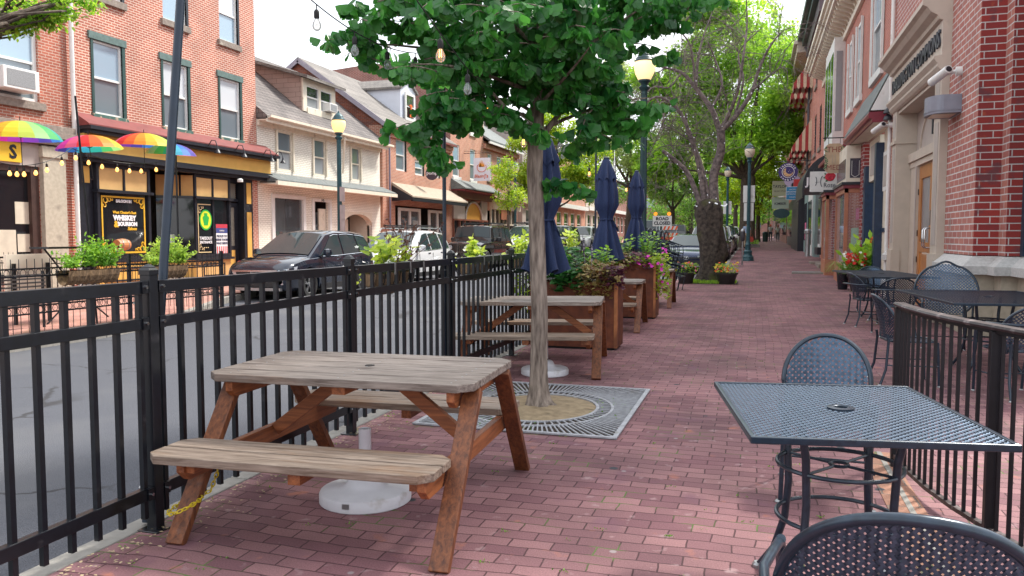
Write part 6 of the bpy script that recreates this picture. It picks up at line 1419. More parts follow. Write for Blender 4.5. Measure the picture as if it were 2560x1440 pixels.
for a,b in ((14.8,15.3),(19.2,19.7)):
    B(bd,'pilaster',bg_,(2.88,3.45,a,b,-.1,4.15)); B(bd,'pilaster_plinth',bg_,(2.84,3.02,a-.03,b+.03,-.1,1.15)); B(bd,'pilaster_capital',bg_,(2.84,3.4,a-.03,b+.03,3.45,3.52))
    B(bd,'pilaster_panel',M['beige2'],(2.872,2.8795,a+.1,b-.1,1.3,3.35)); B(bd,'pilaster_panel',M['beige2'],(2.872,2.8795,a+.1,b-.1,3.6,4.08))
m=MB(); m.prism([(2.88,4.15),(2.84,4.18),(2.80,4.24),(2.80,4.28),(2.74,4.36),(2.74,4.40),(2.86,4.42),(2.86,4.98),(2.80,5.0),(2.78,5.06),(2.68,5.12),(2.62,5.2),(2.55,5.24),(2.55,5.32),(2.60,5.34),(3.0,5.38),(3.0,4.15)],'y',14.74,19.76); m.build('entablature',bg_,bd)
text('DARLINGTON COMMONS',.40,mat('bronze_letters',(.055,.06,.075),.5,.3,.1,5),bd,(2.845,17.25,4.70),FXR,bold=.006,ext=.018,sx=1.0,space=1.02)
B(bd,'recess_soffit',bg_,(2.91,3.285,15.302,19.198,4.09,4.146)); B(bd,'recess_wall',M['beige2'],(3.290,3.5,15.3,19.2,3.15,4.15)); 
m=MB(); m.tube([(3.285,17.25-1.45*math.cos(a),3.2+.85*math.sin(a)) for a in [math.pi*i/20 for i in range(21)]],.03,6); m.build('arch_moulding',bg_,bd)
text('158',.55,bpy.data.materials['bronze_letters'],bd,(3.270,17.2,3.62),FXR,bold=.008,ext=.015)
B(bd,'transom_beam',bg_,(3.130,3.285,15.3,19.2,3.02,3.2),(3.170,3.285,15.3,19.2,2.9,3.018)); B(bd,'jamb',bg_,(3.190,3.5,15.3,15.75,-.1,2.9),(3.190,3.5,18.45,19.2,-.1,2.9)); B(bd,'jamb_mould',M['beige2'],(3.170,3.190,15.66,15.75,0,2.9),(3.170,3.190,18.45,18.54,0,2.9))
for a,b,h in ((15.78,17.08,15.9+1.1),(17.12,18.42,17.2)):
    d=B(bd,'door',M['doorwood'],(3.230,3.290,a,a+.2,.02,2.88),(3.230,3.290,b-.2,b,.02,2.88),(3.230,3.290,a+.2,b-.2,2.62,2.88),(3.230,3.290,a+.2,b-.2,.02,.28),(3.230,3.290,a+.2,b-.2,1.12,1.32),(3.250,3.280,a+.25,b-.25,.32,1.08),bevel=.006)
    B(d,'door_glass',mat('grey_door_glass',(.22,.23,.25),.12,0,.1,2) if a<16 else bpy.data.materials['grey_door_glass'],(3.260,3.270,a+.2,b-.2,1.32,2.62))
    yh=17.0 if a<16 else 17.2
    m=MB(); m.tube([(3.230,yh,1.22),(3.130,yh,1.22),(3.100,yh,1.26),(3.100,yh,1.56),(3.130,yh,1.60),(3.230,yh,1.60)],.014,8); m.build('handle',M['chrome'],d,smooth=True)
    MB().box(3.215,3.230,yh-.03,yh+.03,1.66,1.95).build('lock_plate',M['steel'],d)
for z in (.9,1.45,2.3): B(bd,'hinge',M['trimblack'],(3.215,3.230,18.42,18.46,z,z+.12))
m=MB(); poly=[(3.0,13.75)]+[(2.72-.28*math.cos(a)+.0,14.28+.36*math.sin(a)) for a in [-math.pi/2+math.pi*i/14 for i in range(15)]]+[(3.0,14.81-.15)]
poly=[(3.0,13.92),(2.75,13.92)]+[(2.75-.20*math.cos(a),14.28+.36*math.sin(a)) for a in [-math.pi/2+math.pi*i/14 for i in range(1,14)]]+[(2.75,14.64),(3.0,14.64)]
m.prism(poly,'z',3.36,3.64); m.prism([(2.995-(2.995-x)*1.02,14.28+(y-14.28)*1.02) for x,y in poly],'z',3.40,3.415)
lf_=mat('blue_grey_light_housing',(.22,.23,.28),.45,.1,.08,8)
wl=thing('wall_light','half-round grey wall light on the brick beside the beige door surround','wall light',(2.8,14.3,3.4)); m.build('housing',lf_,wl); MB().box(2.62,2.95,14.05,14.5,3.352,3.359).build('lens',M['globeoff'],wl)
def cctv(label,p,tilt=0):
    t=thing('security_camera',label,'camera',tuple(p),0,'white security cameras'); x,y,z=p
    MB().lathe([(.07,-.05),(.07,.05)],(0,0,0),16).build('mount',M['white'],t,world=False) if 0 else None
    m=MB(); m.tube([(x,y,z),(x-.08,y,z)],.07,16); m.build('mount',M['white'],t,smooth=True)
    m=MB(); m.tube([(x-.08,y,z),(x-.20,y+.02,z-.02),(x-.26,y+.10,z-.04)],.03,10); m.build('arm',M['white'],t,smooth=True)
    m=MB(); m.tube([(x-.20,y-.10,z+.02),(x-.36,y+.32,z-.10)],.065,14); m.build('body',M['white'],t,smooth=True); m=MB(); m.tube([(x-.20,y-.10,z+.02),(x-.196,y-.11,z+.024)],.045,14); m.build('lens',M['trimblack'],t)
cctv('white security camera on the brick above the half-round wall light',(2.998,14.0,4.0))
cctv('white security camera on the downspout by the burgundy pent roof, black lens towards us',(2.96,20.3,4.0))
t=thing('flood_light','round double flood light at the end of the burgundy pent roof','flood light',(2.9,20.35,4.3)); 
for z in (4.30,4.15): m=MB(); m.lathe([(.03,.1),(.08,.05),(.11,-.02),(.11,-.03)],(2.86,20.3,z),14); m.build('lamp_head',M['trimblack'],t)
# ---- second building: slate pent roof with burgundy trim
b2=bldg('red brick building with slate pent roof, burgundy trim and salmon bay windows',20.5,x=XR)
U=[(22.35,24.3,5.75,8.35),(26.6,27.9,5.75,8.1),(29.0,30.3,5.75,8.1)]
GH=[(20.62,31.4,-.2,4.2)]
m=MB(); wall_with_holes(m,XR,20.5,41.5,-.3,9.3,U+GH,-1,depth=.2); m.build('wall',M['brick_right'],b2,fix=False)
m=MB(); m.quad((XR,20.5,8),(9,20.5,8),(9,20.5,9.3),(XR,20.5,9.3)); m.quad((XR,41.5,0),(9,41.5,0),(9,41.5,9.3),(XR,41.5,9.3)); m.quad((XR,20.5,9.3),(XR,41.5,9.3),(9,41.5,9.3),(9,20.5,9.3)); m.build('side_wall',M['brick_right'],b2,fix=False)
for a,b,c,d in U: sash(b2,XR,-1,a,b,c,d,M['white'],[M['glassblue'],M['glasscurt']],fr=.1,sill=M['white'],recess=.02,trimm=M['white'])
B(b2,'projecting_window',M['white'],(2.62,3.0,31.8,35.6,4.7,8.7)); 
for k in range(3): B(b2,'bay_pane',M['glass'],(2.605,2.618,32.0+1.2*k,32.9+1.2*k,5.3,8.2))
B(b2,'bay_side_pane',M['glasspale'],(2.7,2.92,31.785,31.798,5.3,8.2))
cor=M['cream']
B(b2,'cornice',cor,(2.30,3.0,20.5,41.6,9.12,9.3),(2.22,3.0,20.45,41.7,9.302,9.45),(2.12,3.0,20.4,41.75,9.452,9.62),(2.9,2.999,20.5,41.5,8.55,8.75))
y=20.7
while y<41.4:
    m=MB(); m.prism([(3.0,8.72),(2.93,8.72),(2.85,8.85),(2.45,8.98),(2.38,9.118),(3.0,9.118)],'y',y,y+.16); y+=.52
    m.build('cornice_bracket',cor,b2)
# pent roof
px0=2.5; m=MB(); m.add([(XR,20.62,5.45),(px0,20.62,4.42),(px0,26.2,4.42),(XR,26.2,5.45)],[(0,1,2,3)]); m.add([(XR,20.62,5.40),(px0,20.62,4.37),(px0,26.2,4.37),(XR,26.2,5.40)],[(0,1,2,3)]); m.add([(px0,20.62,4.42),(px0,26.2,4.42),(px0,26.2,4.37),(px0,20.62,4.37)],[(0,1,2,3)]); m.build('pent_roof',M['slate'],b2,fix=False)
m=MB(); m.add([(XR,20.6,5.4),(px0+.02,20.6,4.4),(XR,20.6,4.4)],[(0,1,2)]); m.build('gable_end',M['white'],b2,fix=False)
m=MB(); m.prism([(2.5,4.36),(2.47,4.30),(2.49,4.22),(2.55,4.2),(2.56,4.12),(2.60,4.12),(2.60,4.36)],'y',20.56,26.2); m.box(2.60,3.0,20.56,20.62,4.12,4.36); m.build('fascia',M['burgundy'],b2); B(b2,'soffit',cor,(2.6,3.0,20.63,26.2,4.13,4.2))
MB().tube([(2.93,20.45,0),(2.93,20.45,9.0)],.045,10).build('downspout',M['white'],b2,smooth=True)
# entrance parts under it
nv=M['navydoor']; cp=M['cream']
B(b2,'cream_panel',cp,(3.05,3.1,20.6,22.1,0,4.1)); B(b2,'panel_rail',nv,(3.02,3.05,20.6,22.0,1.55,1.65)); B(b2,'notice_board',M['white'],(2.97,3.05,20.75,21.6,2.55,3.5)); B(b2,'notice_face',M['beige2'],(2.962,2.969,20.85,21.5,2.65,3.4))
B(b2,'navy_post',nv,(2.86,3.05,22.05,22.35,0,3.8)); B(b2,'navy_door',nv,(3.2,3.26,22.6,24.1,0,2.9)); B(b2,'door_glass',M['glassdark'],(3.19,3.199,22.8,23.9,.9,2.75)); B(b2,'transom_box',cp,(3.0,3.2,22.5,24.4,2.95,4.05)); B(b2,'transom_pane',M['beige2'],(2.985,2.999,22.7,24.1,3.1,3.9))
B(b2,'navy_jamb',nv,(2.9,3.2,24.4,24.75,0,3.4)); B(b2,'brick_pier',M['brick_util'],(2.88,3.2,24.8,25.35,0,4.1))
def shopbay(y0,y1,x0,zt,wm=M['salmon'],up=True):
    B(b2,'bay_base',wm,(x0,3.0,y0,y1,0,.62))
    B(b2,'bay_post',wm,(x0,x0+.1,y0,y0+.1,.62,2.85),(x0,x0+.1,y1-.1,y1,.62,2.85),(2.9,3.0,y0,y0+.1,.62,2.85),(x0,3.0,y0+.0,y0+.09,2.72,2.85),(x0,x0+.08,y0+.1,y1-.1,2.72,2.85))
    m=MB(); m.quad((x0+.05,y0+.05,.62),(x0+.05,y1-.05,.62),(x0+.05,y1-.05,2.75),(x0+.05,y0+.05,2.75)); m.quad((x0+.05,y0+.05,.62),(2.95,y0+.05,.62),(2.95,y0+.05,2.75),(x0+.05,y0+.05,2.75)); m.build('bay_glass',M['shop_clear'],b2,fix=False)
    B(b2,'bay_cornice',M['burgundy'],(x0-.05,3.0,y0-.05,y1+.05,2.85,2.95)); B(b2,'bay_cornice_top',M['trimblack'],(x0-.10,3.0,y0-.10,y1+.1,2.952,3.03))
    if up:
        B(b2,'bay_upper',cp,(x0+.02,3.0,y0,y1,3.03,zt)); B(b2,'leaded_pane',mat('leaded_dark_pane',(.06,.055,.08),.2,0,.3,30),(x0+.12,2.9,y0-.012,y0-.002,3.15,3.72)); B(b2,'leaded_pane',bpy.data.materials['leaded_dark_pane'],(x0+.008,x0+.019,y0+.15,y1-.15,3.15,3.72)); m=MB()
        for sx_ in (0,1): m.bar((x0+.14,y0-.018,3.2),(x0+.27,y0-.018,3.18),.01,.01) if 0 else None
        m.bar((x0+.16,y0-.018,3.25),((x0+3.0)/2,y0-.018,3.17),.012,.012); m.bar(((x0+3.0)/2,y0-.018,3.17),(2.86,y0-.018,3.25),.012,.012); m.bar((x0+.17,y0-.018,3.25),(x0+.17,y0-.018,3.65),.012,.012); m.bar((2.85,y0-.018,3.25),(2.85,y0-.018,3.65),.012,.012); m.build('lead_line',M['white'],b2)
shopbay(25.4,28.2,2.48,4.1); shopbay(29.6,31.3,2.30,3.5,up=False)
B(b2,'shop_back',mat('dim_warm_interior',(.22,.2,.17),.8,0,.3,2),(4.2,4.25,25,31.4,0,4)); B(b2,'display_cloth',mat('pale_green_cloth',(.35,.5,.36),.8,0,.1,3,stretch=(6,6,.4)),(2.9,3.0,25.7,27.5,.65,1.7)) ; B(b2,'picture',M['fl_pink'],(2.96,3.0,25.9,26.9,1.95,2.3))
m=MB(); m.prism([(3.0,4.7),(2.2,4.1),(2.2,3.98),(3.0,3.98)],'y',28.6,32.4); m.build('burgundy_hood',M['burgundy'],b2)
B(b2,'brick_pier',M['brick_util'],(2.85,3.2,32.0,32.5,0,4.0),(2.85,3.2,33.4,33.9,0,4.0)); B(b2,'dark_shopfront',M['trimblack'],(3.05,3.15,31.4,41.4,-.1,4.2))
m=MB(); m.quad((3.04,34,.7),(3.04,41,.7),(3.04,41,3.2),(3.04,34,3.2)); m.build('shop_window',M['glassdark'],b2,fix=False)
# black awning
m=MB(); prof=[(3.0,4.75)]+[(3.0-1.25*math.sin(a),3.35+1.40*math.cos(a)) for a in [math.pi/2*i/8 for i in range(1,9)]]+[(1.75,3.0),(1.80,3.0),(1.80,3.35)]; 
m.prism(prof+[(3.0,3.35)],'y',34.2,39.8); m.build('black_awning',M['trimblack'],b2); text('JITTERS',.42,wht,b2,(2.42,34.18,3.75),FY,bold=.012) if 0 else text('JIT',.42,wht,b2,(2.12,34.18,3.62),FY,bold=.014)
# white display window with black flower box under it
B(b2,'display_window',M['white'],(2.72,3.05,37.6,39.2,.95,3.2)); B(b2,'display_glass',M['glass'],(2.705,2.718,37.75,39.05,1.1,3.1),(2.8,3.0,37.585,37.598,1.1,3.1)); B(b2,'window_box',M['trimblack'],(2.6,3.05,37.6,39.3,.62,.94)); 
z=.3
B(b2,'stone_steps',M['stone'],(2.35,3.0,33.0,35.0,0,.36),(2.55,3.0,33.3,34.8,.36,.56))
tag(B(None,'stepping_slab',M['stone'],(2.2,2.9,35.3,36.6,.2,.36)),'low grey stone slab by the shop doorway beyond the steps','slab') 
gr_=B(None,'cellar_grate',M['steel'],*[(1.3,2.85,30.3+.1*k,30.34+.1*k,zg(30.5)+.008,zg(30.5)+.03) for k in range(11)]); tag(gr_,'flat metal cellar grate set in the brick sidewalk','cellar grate')
B(None,'kerb_slab',M['conc'],(1.25,2.9,30.05,30.25,zg(30)+.004,zg(30)+.06))['kind']='structure'
# ---- third building, tall, with striped awnings
b3r=bldg('tall red brick building with red and cream striped window awnings',41.5,x=XR)
z=zg(48); U3=[(a,a+1.3,c,c+2.1) for a in (42.6,46.2,50.2,54.0,57.8) for c in (5.9,9.6)]
m=MB(); wall_with_holes(m,XR,41.5,61,-.3,13.3,U3,-1,depth=.2); m.quad((XR,41.49,9.2),(9,41.49,9.2),(9,41.49,13.3),(XR,41.49,13.3)); m.quad((XR,41.5,13.3),(XR,61,13.3),(9,61,13.3),(9,41.5,13.3)); m.build('wall',M['brick_right'],b3r,fix=False)
for a,b,c,d in U3: sash(b3r,XR,-1,a,b,c,d,M['trimblack'] if a<50 else M['white'],[M['glass'],M['glassdark']],fr=.1,recess=.05,sill=M['stone'])
B(b3r,'green_cornice',mat('dark_green_cornice',(.03,.075,.07),.5,0,.15,4),(2.45,3.0,41.5,52,12.9,13.2),(2.2,3.0,41.4,52.1,13.202,13.5)); B(b3r,'cream_cornice',M['beige'],(2.2,3.0,52.2,61,12.6,13.1),(2.0,3.0,52.15,61.1,13.102,13.3)); B(b3r,'dark_frieze',mat('dark_violet_frieze',(.07,.05,.06),.6,0,.1,4),(2.7,2.999,41.5,52,12.2,12.88))
MB().tube([(2.9,51.8,z),(2.9,51.8,12.3),(2.6,51.8,12.8)],.07,8).build('downpipe',mat('dark_downpipe',(.08,.08,.10),.5,0,.1,4),b3r,smooth=True)
redst=mat('red_awning_stripe',(.33,.035,.035),.75,0,.12,5); crst=mat('cream_awning_stripe',(.58,.48,.34),.75,0,.1,5)
def stawn(par,y0,y1,zt,zb,x1):
    m=MB(); n=9; w=(y1-y0)/n; dep=x1
    for k in range(n):
        a,b=y0+k*w,y0+(k+1)*w; mi=k%2
        m.add([(XR,a,zt),(XR,b,zt),(dep,b,zb),(dep,a,zb)],[(0,1,2,3)],mi)
        m.add([(dep,a,zb),(dep,b,zb),(dep,b,zb-.22),(dep,(a+b)/2,zb-.36),(dep,a,zb-.22)],[(0,1,2,3,4)],mi)
    for y in (y0,y1):
        nn=6
        for k in range(nn):
            x0_,x1_=XR+(dep-XR)*k/nn,XR+(dep-XR)*(k+1)/nn; f=lambda x:zt+(zb-zt)*(XR-x)/(XR-dep)
            m.add([(x0_,y,f(x0_)),(x1_,y,f(x1_)),(x1_,y,zb),(x0_,y,zb)],[(0,1,2,3)],(k+1)%2)
            m.add([(x0_,y,zb),(x1_,y,zb),(x1_,y,zb-.22),((x0_+x1_)/2,y,zb-.36),(x0_,y,zb-.22)],[(0,1,2,3,4)],(k+1)%2)
    m.build('striped_awning',[redst,crst],par,fix=False)
for a in (49.9,53.7,57.5):
    for zt,zb in ((11.9,10.35),(8.3,6.7)): stawn(b3r,a,a+1.9,zt,zb,1.95)
B(b3r,'shopfront',mat('grey_green_shopfront',(.20,.30,.30),.5,0,.1,4),(2.7,3.0,47.0,50.0,.4,4.2),(2.75,3.0,41.7,43.2,.3,4.0)); B(b3r,'shopfront_white',M['white'],(2.72,3.0,43.4,46.8,.4,3.9)); B(b3r,'shop_glass',M['glass'],(2.68,2.695,47.3,49.7,1.2,3.3),(2.70,2.715,43.7,46.5,1.0,3.3),(2.8,2.98,46.97,46.985,1.2,3.3)); B(b3r,'pink_display',M['fl_pink'],(2.66,2.675,47.6,48.4,1.25,2.2)) 
B(b3r,'black_shopfront',M['trimblack'],(2.4,3.0,51.0,60.0,.4,4.3)); B(b3r,'bay_window_upper',M['white'],(2.5,3.0,43.0,45.6,4.3,4.5)); B(b3r,'red_hood',mat('red_hood',(.45,.03,.03),.5,0,.1,4),(2.1,3.0,50.2,50.9,4.1,4.8))
m=MB(); m.prism([(3.0,5.2),(2.0,4.6),(2.0,4.35),(3.0,4.35)],'y',51.0,58.0); m.build('dark_awning',M['trimblack'],b3r)
MB().lathe([(.13,.45),(.12,.5),(.12,1.55),(.17,1.58),(.17,1.72),(.1,1.8)],(2.45,42.0,0),14).build('standpipe',M['steel'],b3r,smooth=True)
# ---- further buildings
for i,(ya,yb,h,mt,lb,xx) in enumerate(((61,76,12.5,M['brick_brown'],'dark red brick building beyond the striped awnings',3.0),(76.2,98,11.0,M['brick_right'],'far brick building with white cornice on the right side',3.0),(98.5,140,9.0,M['beige2'],'distant grey building closing the right side of the street',3.2))):
    b=bldg(lb,ya,x=xx); zz=zg(ya); hs=[]; y=ya+1
    while y+1.5<yb: hs+=[(y,y+1.3,zz+c,zz+c+2.0) for c in (5,8.2) if c+2<h]; y+=3.2
    m=MB(); wall_with_holes(m,xx,ya,yb,-.3,zz+h,hs,-1,depth=.2); m.quad((xx,ya,0),(9,ya,0),(9,ya,zz+h),(xx,ya,zz+h)); m.quad((xx,ya,zz+h),(xx,yb,zz+h),(9,yb,zz+h),(9,ya,zz+h)); m.build('wall',mt,b,fix=False)
    for a_,b_,c,d in hs: sash(b,xx,-1,a_,b_,c,d,M['white'],[M['glass'],M['glassdark']],fr=.1,recess=.05)
    B(b,'cornice',M['white'],(xx-.5,xx,ya,yb,zz+h-.5,zz+h-.2),(xx-.7,xx,ya-.1,yb+.1,zz+h-.198,zz+h))
    B(b,'shopfront',[M['trimblack'],M['brick_brown'],M['trimblack']][i],(xx-.35,xx,ya+.5,yb-.5,zz-.1,zz+3.6)); B(b,'shop_glass',M['glass'],(xx-.37,xx-.355,ya+1,yb-1,zz+.8,zz+2.9))
# ---- signs on the right
def board(nm,label,x0,x1,y,z0,z1,mt,brz=None,th=.04,poly=None):
    t=thing('shop_sign',label,'sign',((x0+x1)/2,y,z0))
    if poly: m=MB(); m.prism(poly,'y',y-th/2,y+th/2); m.build('board',mt,t)
    else: B(t,'board',mt,(x0,x1,y-th/2,y+th/2,z0,z1))
    if brz:
        m=MB(); m.tube([(3.0,y,brz),(x0-.05,y,brz)],.02,6); m.build('bracket',M['trimblack'],t)
        for x in (x0+.12,x1-.12): MB().tube([(x,y,z1-.02),(x,y,brz)],.008,5).build('hanger',M['trimblack'],t)
    return t
wb=mat('weathered_board',(.48,.36,.24),.75,0,.15,5)
x0,x1,y=2.05,2.64,27.6
pl=[(x0+.06,3.52),(x0+.13,3.46),(x1-.13,3.46),(x1-.06,3.52),(x1+.02,3.62),(x1-.02,3.7),(x1-.02,4.15),(x1+.02,4.22),(x1-.06,4.34),(x1-.14,4.40),(x0+.14,4.40),(x0+.06,4.34),(x0-.02,4.22),(x0+.02,4.15),(x0+.02,3.7),(x0-.02,3.62)]
t=board('','tan scalloped hanging sign reading THE MED with green ivy edges',x0,x1,y,3.46,4.40,wb,4.58,poly=pl)
rb_=mat('red_brown_lettering',(.25,.05,.04),.6,0,.1,4)
text('THE',.26,rb_,t,(2.345,y-.024,4.20),FY,sx=.95); text('MED',.24,rb_,t,(2.345,y-.024,3.63),FY,sx=.95)
for k in range(2): B(t,'column_mark',mat('faint_grey_mark',(.4,.33,.26),.7,0,.1,4),(2.29+.08*k,2.31+.08*k,y-.024,y-.021,3.78,4.05))
iv=MB(); r=random.Random(9)
for s_ in (0,1):
    for k in range(40): xx=(x0+.06 if s_==0 else x1-.06)+r.uniform(-.04,.04); add_leaf(iv,Vector((xx,y-.026,r.uniform(3.6,4.3))),Vector((r.uniform(-1,1),0,r.uniform(-1,1))),Vector((0,-1,0)),.05,'quad')
iv.build('ivy_mark',mat('ivy_green_paint',(.02,.14,.06),.6,0,.2,9),t,fix=False)
t=board('','white hanging sign with a red rose and the word Rose',1.76,2.68,29.7,2.98,3.68,M['white'],3.78,.05); y=29.67
m=MB()
for k in range(5):
    a0=k*1.3; rr=.15-.028*k; m.tube([(2.42+rr*math.cos(a0+i*.5)*(1 if i<9 else .9),y-.006-.004*k,3.49+rr*.85*math.sin(a0+i*.5)) for i in range(10)],.03-.003*k,6)
m.disc((2.42,y,3.49),.15,'y',20,.01); m.build('rose_mark',mat('rose_red',(.62,.04,.07),.6,0,.25,12),t)
m=MB(); 
for a in (2.6,3.3,4.0): add_leaf(m,Vector((2.42+.12*math.cos(a),y-.012,3.49+.12*math.sin(a))),Vector((math.cos(a),0,math.sin(a))),Vector((0,-1,0)),.12,'oval')
m.build('rose_leaf_mark',mat('leaf_green_paint',(.06,.16,.08),.6,0,.2,9),t,fix=False)
ink=mat('black_ink',(.03,.03,.05),.6,0,.1,4)
m=MB(); m.tube([(2.18+.07*math.cos(a),y-.004,3.33+.19*math.sin(a)) for a in [1.7+i*.3 for i in range(10)]],.013,6); m.tube([(1.92+.06*math.cos(a),y-.004,3.35+.16*math.sin(a)) for a in [-1.3+i*.3 for i in range(9)]],.013,6); m.tube([(1.93,y-.004,3.30),(2.12,y-.004,3.32)],.004,5); m.build('script_mark',ink,t)
text('Rose',.23,ink,t,(2.40,y-.004,3.20),FY,sx=.85)
# round sign
t=thing('shop_sign','round violet hanging sign reading insomnia cookies with a moon cookie','sign',(1.66,47.5,4.5)); y=47.5
m=MB(); m.tube([(3.0,y,5.66),(.95,y,5.60)],.025,6); m.build('bracket',M['trimblack'],t); B(t,'hanger',M['trimblack'],(1.645,1.675,y-.01,y+.01,5.5,5.6))
for rr,mt,dy,nm in ((.52,mat('violet_disc',(.035,.02,.13),.5,0,.05,4),0,'board'),(.335,M['white'],-.03,'ring_mark'),(.305,bpy.data.materials['violet_disc'],-.036,'inner_disc')):
    m=MB(); m.disc((1.66,y+dy,5.03),rr,'y',36,.05 if nm=='board' else .012); m.build(nm,mt,t)
m=MB(); cx,cz=1.66,5.03; out=[(cx+.26*math.cos(a),cz+.26*math.sin(a)) for a in [math.pi*.75+i*math.pi*1.25/16 for i in range(17)]]; inn=[(cx+.07+.2*math.cos(a),cz+.08+.2*math.sin(a)) for a in [math.pi*1.92-i*math.pi*1.1/12 for i in range(13)]]
m.prism(out+inn,'y',y-.052,y-.044); m.build('cookie_mark',mat('cookie_tan',(.6,.38,.18),.6,0,.1,9),t)
for a,b in ((-.18,-.02),(-.12,-.14),(0,-.2),(.1,-.17),(-.2,.08),(.17,-.12)): MB().disc((cx+a,y-.054,cz+b),.02,'y',8,.006).build('chip_mark',bpy.data.materials['violet_disc'],t)
for a,b in ((.08,.1),(.02,.02),(.14,.0)): MB().disc((cx+a,y-.046,cz+b),.014,'y',6,.006).build('star_mark',M['white'],t)
def arctext(s,rad,cx,cz,y,a0,a1,size,mt,par,top=True):
    n=len(s)
    for i,ch in enumerate(s):
        a=a0+(a1-a0)*i/(n-1); o=text(ch,size,mt,par,(cx+rad*math.cos(a),y,cz+rad*math.sin(a)),(R(90),-(a-math.pi/2) if top else -(a+math.pi/2),0),bold=.006)
arctext('insomnia',.43,cx,cz,y-.034,R(150),R(30),.155,M['white'],t); arctext('cookies',.44,cx,cz,y-.034,R(218),R(322),.155,M['white'],t,top=False)
t=board('','pale olive hanging sign reading TAYLORS, second behind the round violet sign',1.05,2.2,60,4.3,5.35,mat('pale_olive_board',(.42,.42,.27),.6,0,.05,4),5.5); text("TAYLORS",.28,ink,t,(1.62,59.97,4.95),FY,bold=.006,sx=.9); text("MUSIC STORE",.14,ink,t,(1.62,59.97,4.62),FY)
t=board('','pale teal edged hanging sign reading kiwi, under the olive sign',1.05,2.2,60.3,3.4,4.2,mat('pale_teal_board',(.38,.45,.36),.6,0,.05,4)); text("KIMBER",.24,ink,t,(1.62,60.27,3.75),FY,bold=.004)
t['label']='pale teal edged hanging sign under the olive sign on the right side'
t=board('','blue hanging plaque with white lines of text beside the black awning',1.42,2.02,42.5,3.28,3.9,mat('teal_blue_board',(.02,.19,.38),.5,0,.05,4),None)
B(t,'white_edge',M['white'],(1.40,2.04,42.49,42.515,3.26,3.92))
for s_,z in (('PHOTO',3.77),('APPOINTMENTS',3.65),('DOWNTOWN',3.54),('welcome',3.40)): text(s_,.085,M['white'],t,(1.72,42.47,z),FY)
t=board('','dark green oval shop sign with a bird shape below the olive sign',1.1,2.2,58,2.7,3.3,M['lampgreen'],None,poly=[(1.65+.55*math.cos(a),3.0+.33*math.sin(a)) for a in [i*math.pi/12 for i in range(24)]])
t=board('','pale violet oval sign half hidden behind the round violet sign',1.8,2.5,52,4.3,4.9,mat('lilac_board',(.45,.36,.5),.6,0,.05,4),None,poly=[(2.1+.5*math.cos(a),4.8+.36*math.sin(a)) for a in [i*math.pi/12 for i in range(24)]])
# ---- flower pots
r=random.Random(31)
def pot(label,x,y,rad,h,mt,cat='flower pot',nm='flower_pot',z=None):
    t=thing(nm,label,cat,(x,y,zg(y)),0); z=zg(y) if z is None else z
    m=MB(); m.lathe([(rad*.68,z),(rad*.72,z+.02),(rad*.96,z+h-.05),(rad*1.04,z+h-.04),(rad*1.04,z+h),(rad*.93,z+h),(rad*.9,z+h-.06)],(x,y,0),24); m.build('pot',mt,t,smooth=True)
    MB().lathe([(rad*.9,z+h-.08),(rad*.9,z+h-.05)],(x,y,0),20).build('soil',M['darksoil'],t)
    return t
t=pot('wide black pot overflowing with red, white and orange flowers by the navy door',2.66,22.6,.34,.42,M['potblack'])
a=MB(); leafy(a,2.25,3.0,22.2,22.9,.4,.85,520,.09,'heart',r,.4); a2=MB()
for i in range(30):
    p=Vector((2.75+r.gauss(0,.1),22.6+r.gauss(0,.1),.42)); q=p+Vector((r.gauss(.05,.2),r.gauss(0,.15),r.uniform(.4,1.0))); c=curve(p,q,.05,5,.04,r)
    for k in (2,3,4,5): add_leaf(a2,c[k],Vector((r.uniform(-1,1),r.uniform(-1,1),.7)),rv(1,r),.24,'oval')
a.build('foliage',M['leaf_mid'],t,fix=False); a2.build('canna_leaves',M['leaf_bright'],t,fix=False)
for nm,mt,n,zr,xr_ in (('red_flowers',M['fl_red'],60,(.7,1.0),(2.25,2.75)),('white_flowers',M['fl_white'],22,(.6,1.05),(2.2,2.7)),('orange_flowers',M['fl_orange'],24,(1.25,1.42),(2.85,2.98))):
    b=MB(); flowers(b,[(r.uniform(*xr_),22.35+r.uniform(-.15,.1),r.uniform(*zr)) for _ in range(n)],.05,r); b.build(nm,mt,t,fix=False)
t=pot('slim grey pot with arching grass and purple leaves at the left of the wide pot',2.28,23.3,.17,.5,M['trimblack'])
m=MB()
for i in range(130):
    a=r.uniform(0,6.28); p=Vector((2.28,23.3,.48)); l_=r.uniform(.35,.85); prev=None
    sd=Vector((-math.sin(a),math.cos(a),0))*.008
    for k in range(7):
        u=k/6; q=p+Vector((math.cos(a)*l_*u*.9,math.sin(a)*l_*u*.9,l_*(1.5*u-1.55*u*u)))
        if prev: m.add([prev[0],prev[1],q+sd*(1-u*.8),q-sd*(1-u*.8)],[(0,1,2,3)])
        prev=(q-sd*(1-u*.8),q+sd*(1-u*.8))
m.build('grass_blades',M['leaf_grassy'],t,fix=False); a=MB(); leafy(a,2.15,2.42,23.1,23.3,.1,.5,130,.05,'oval',r,.9); a.build('purple_leaves',M['leaf_purple'],t,fix=False)
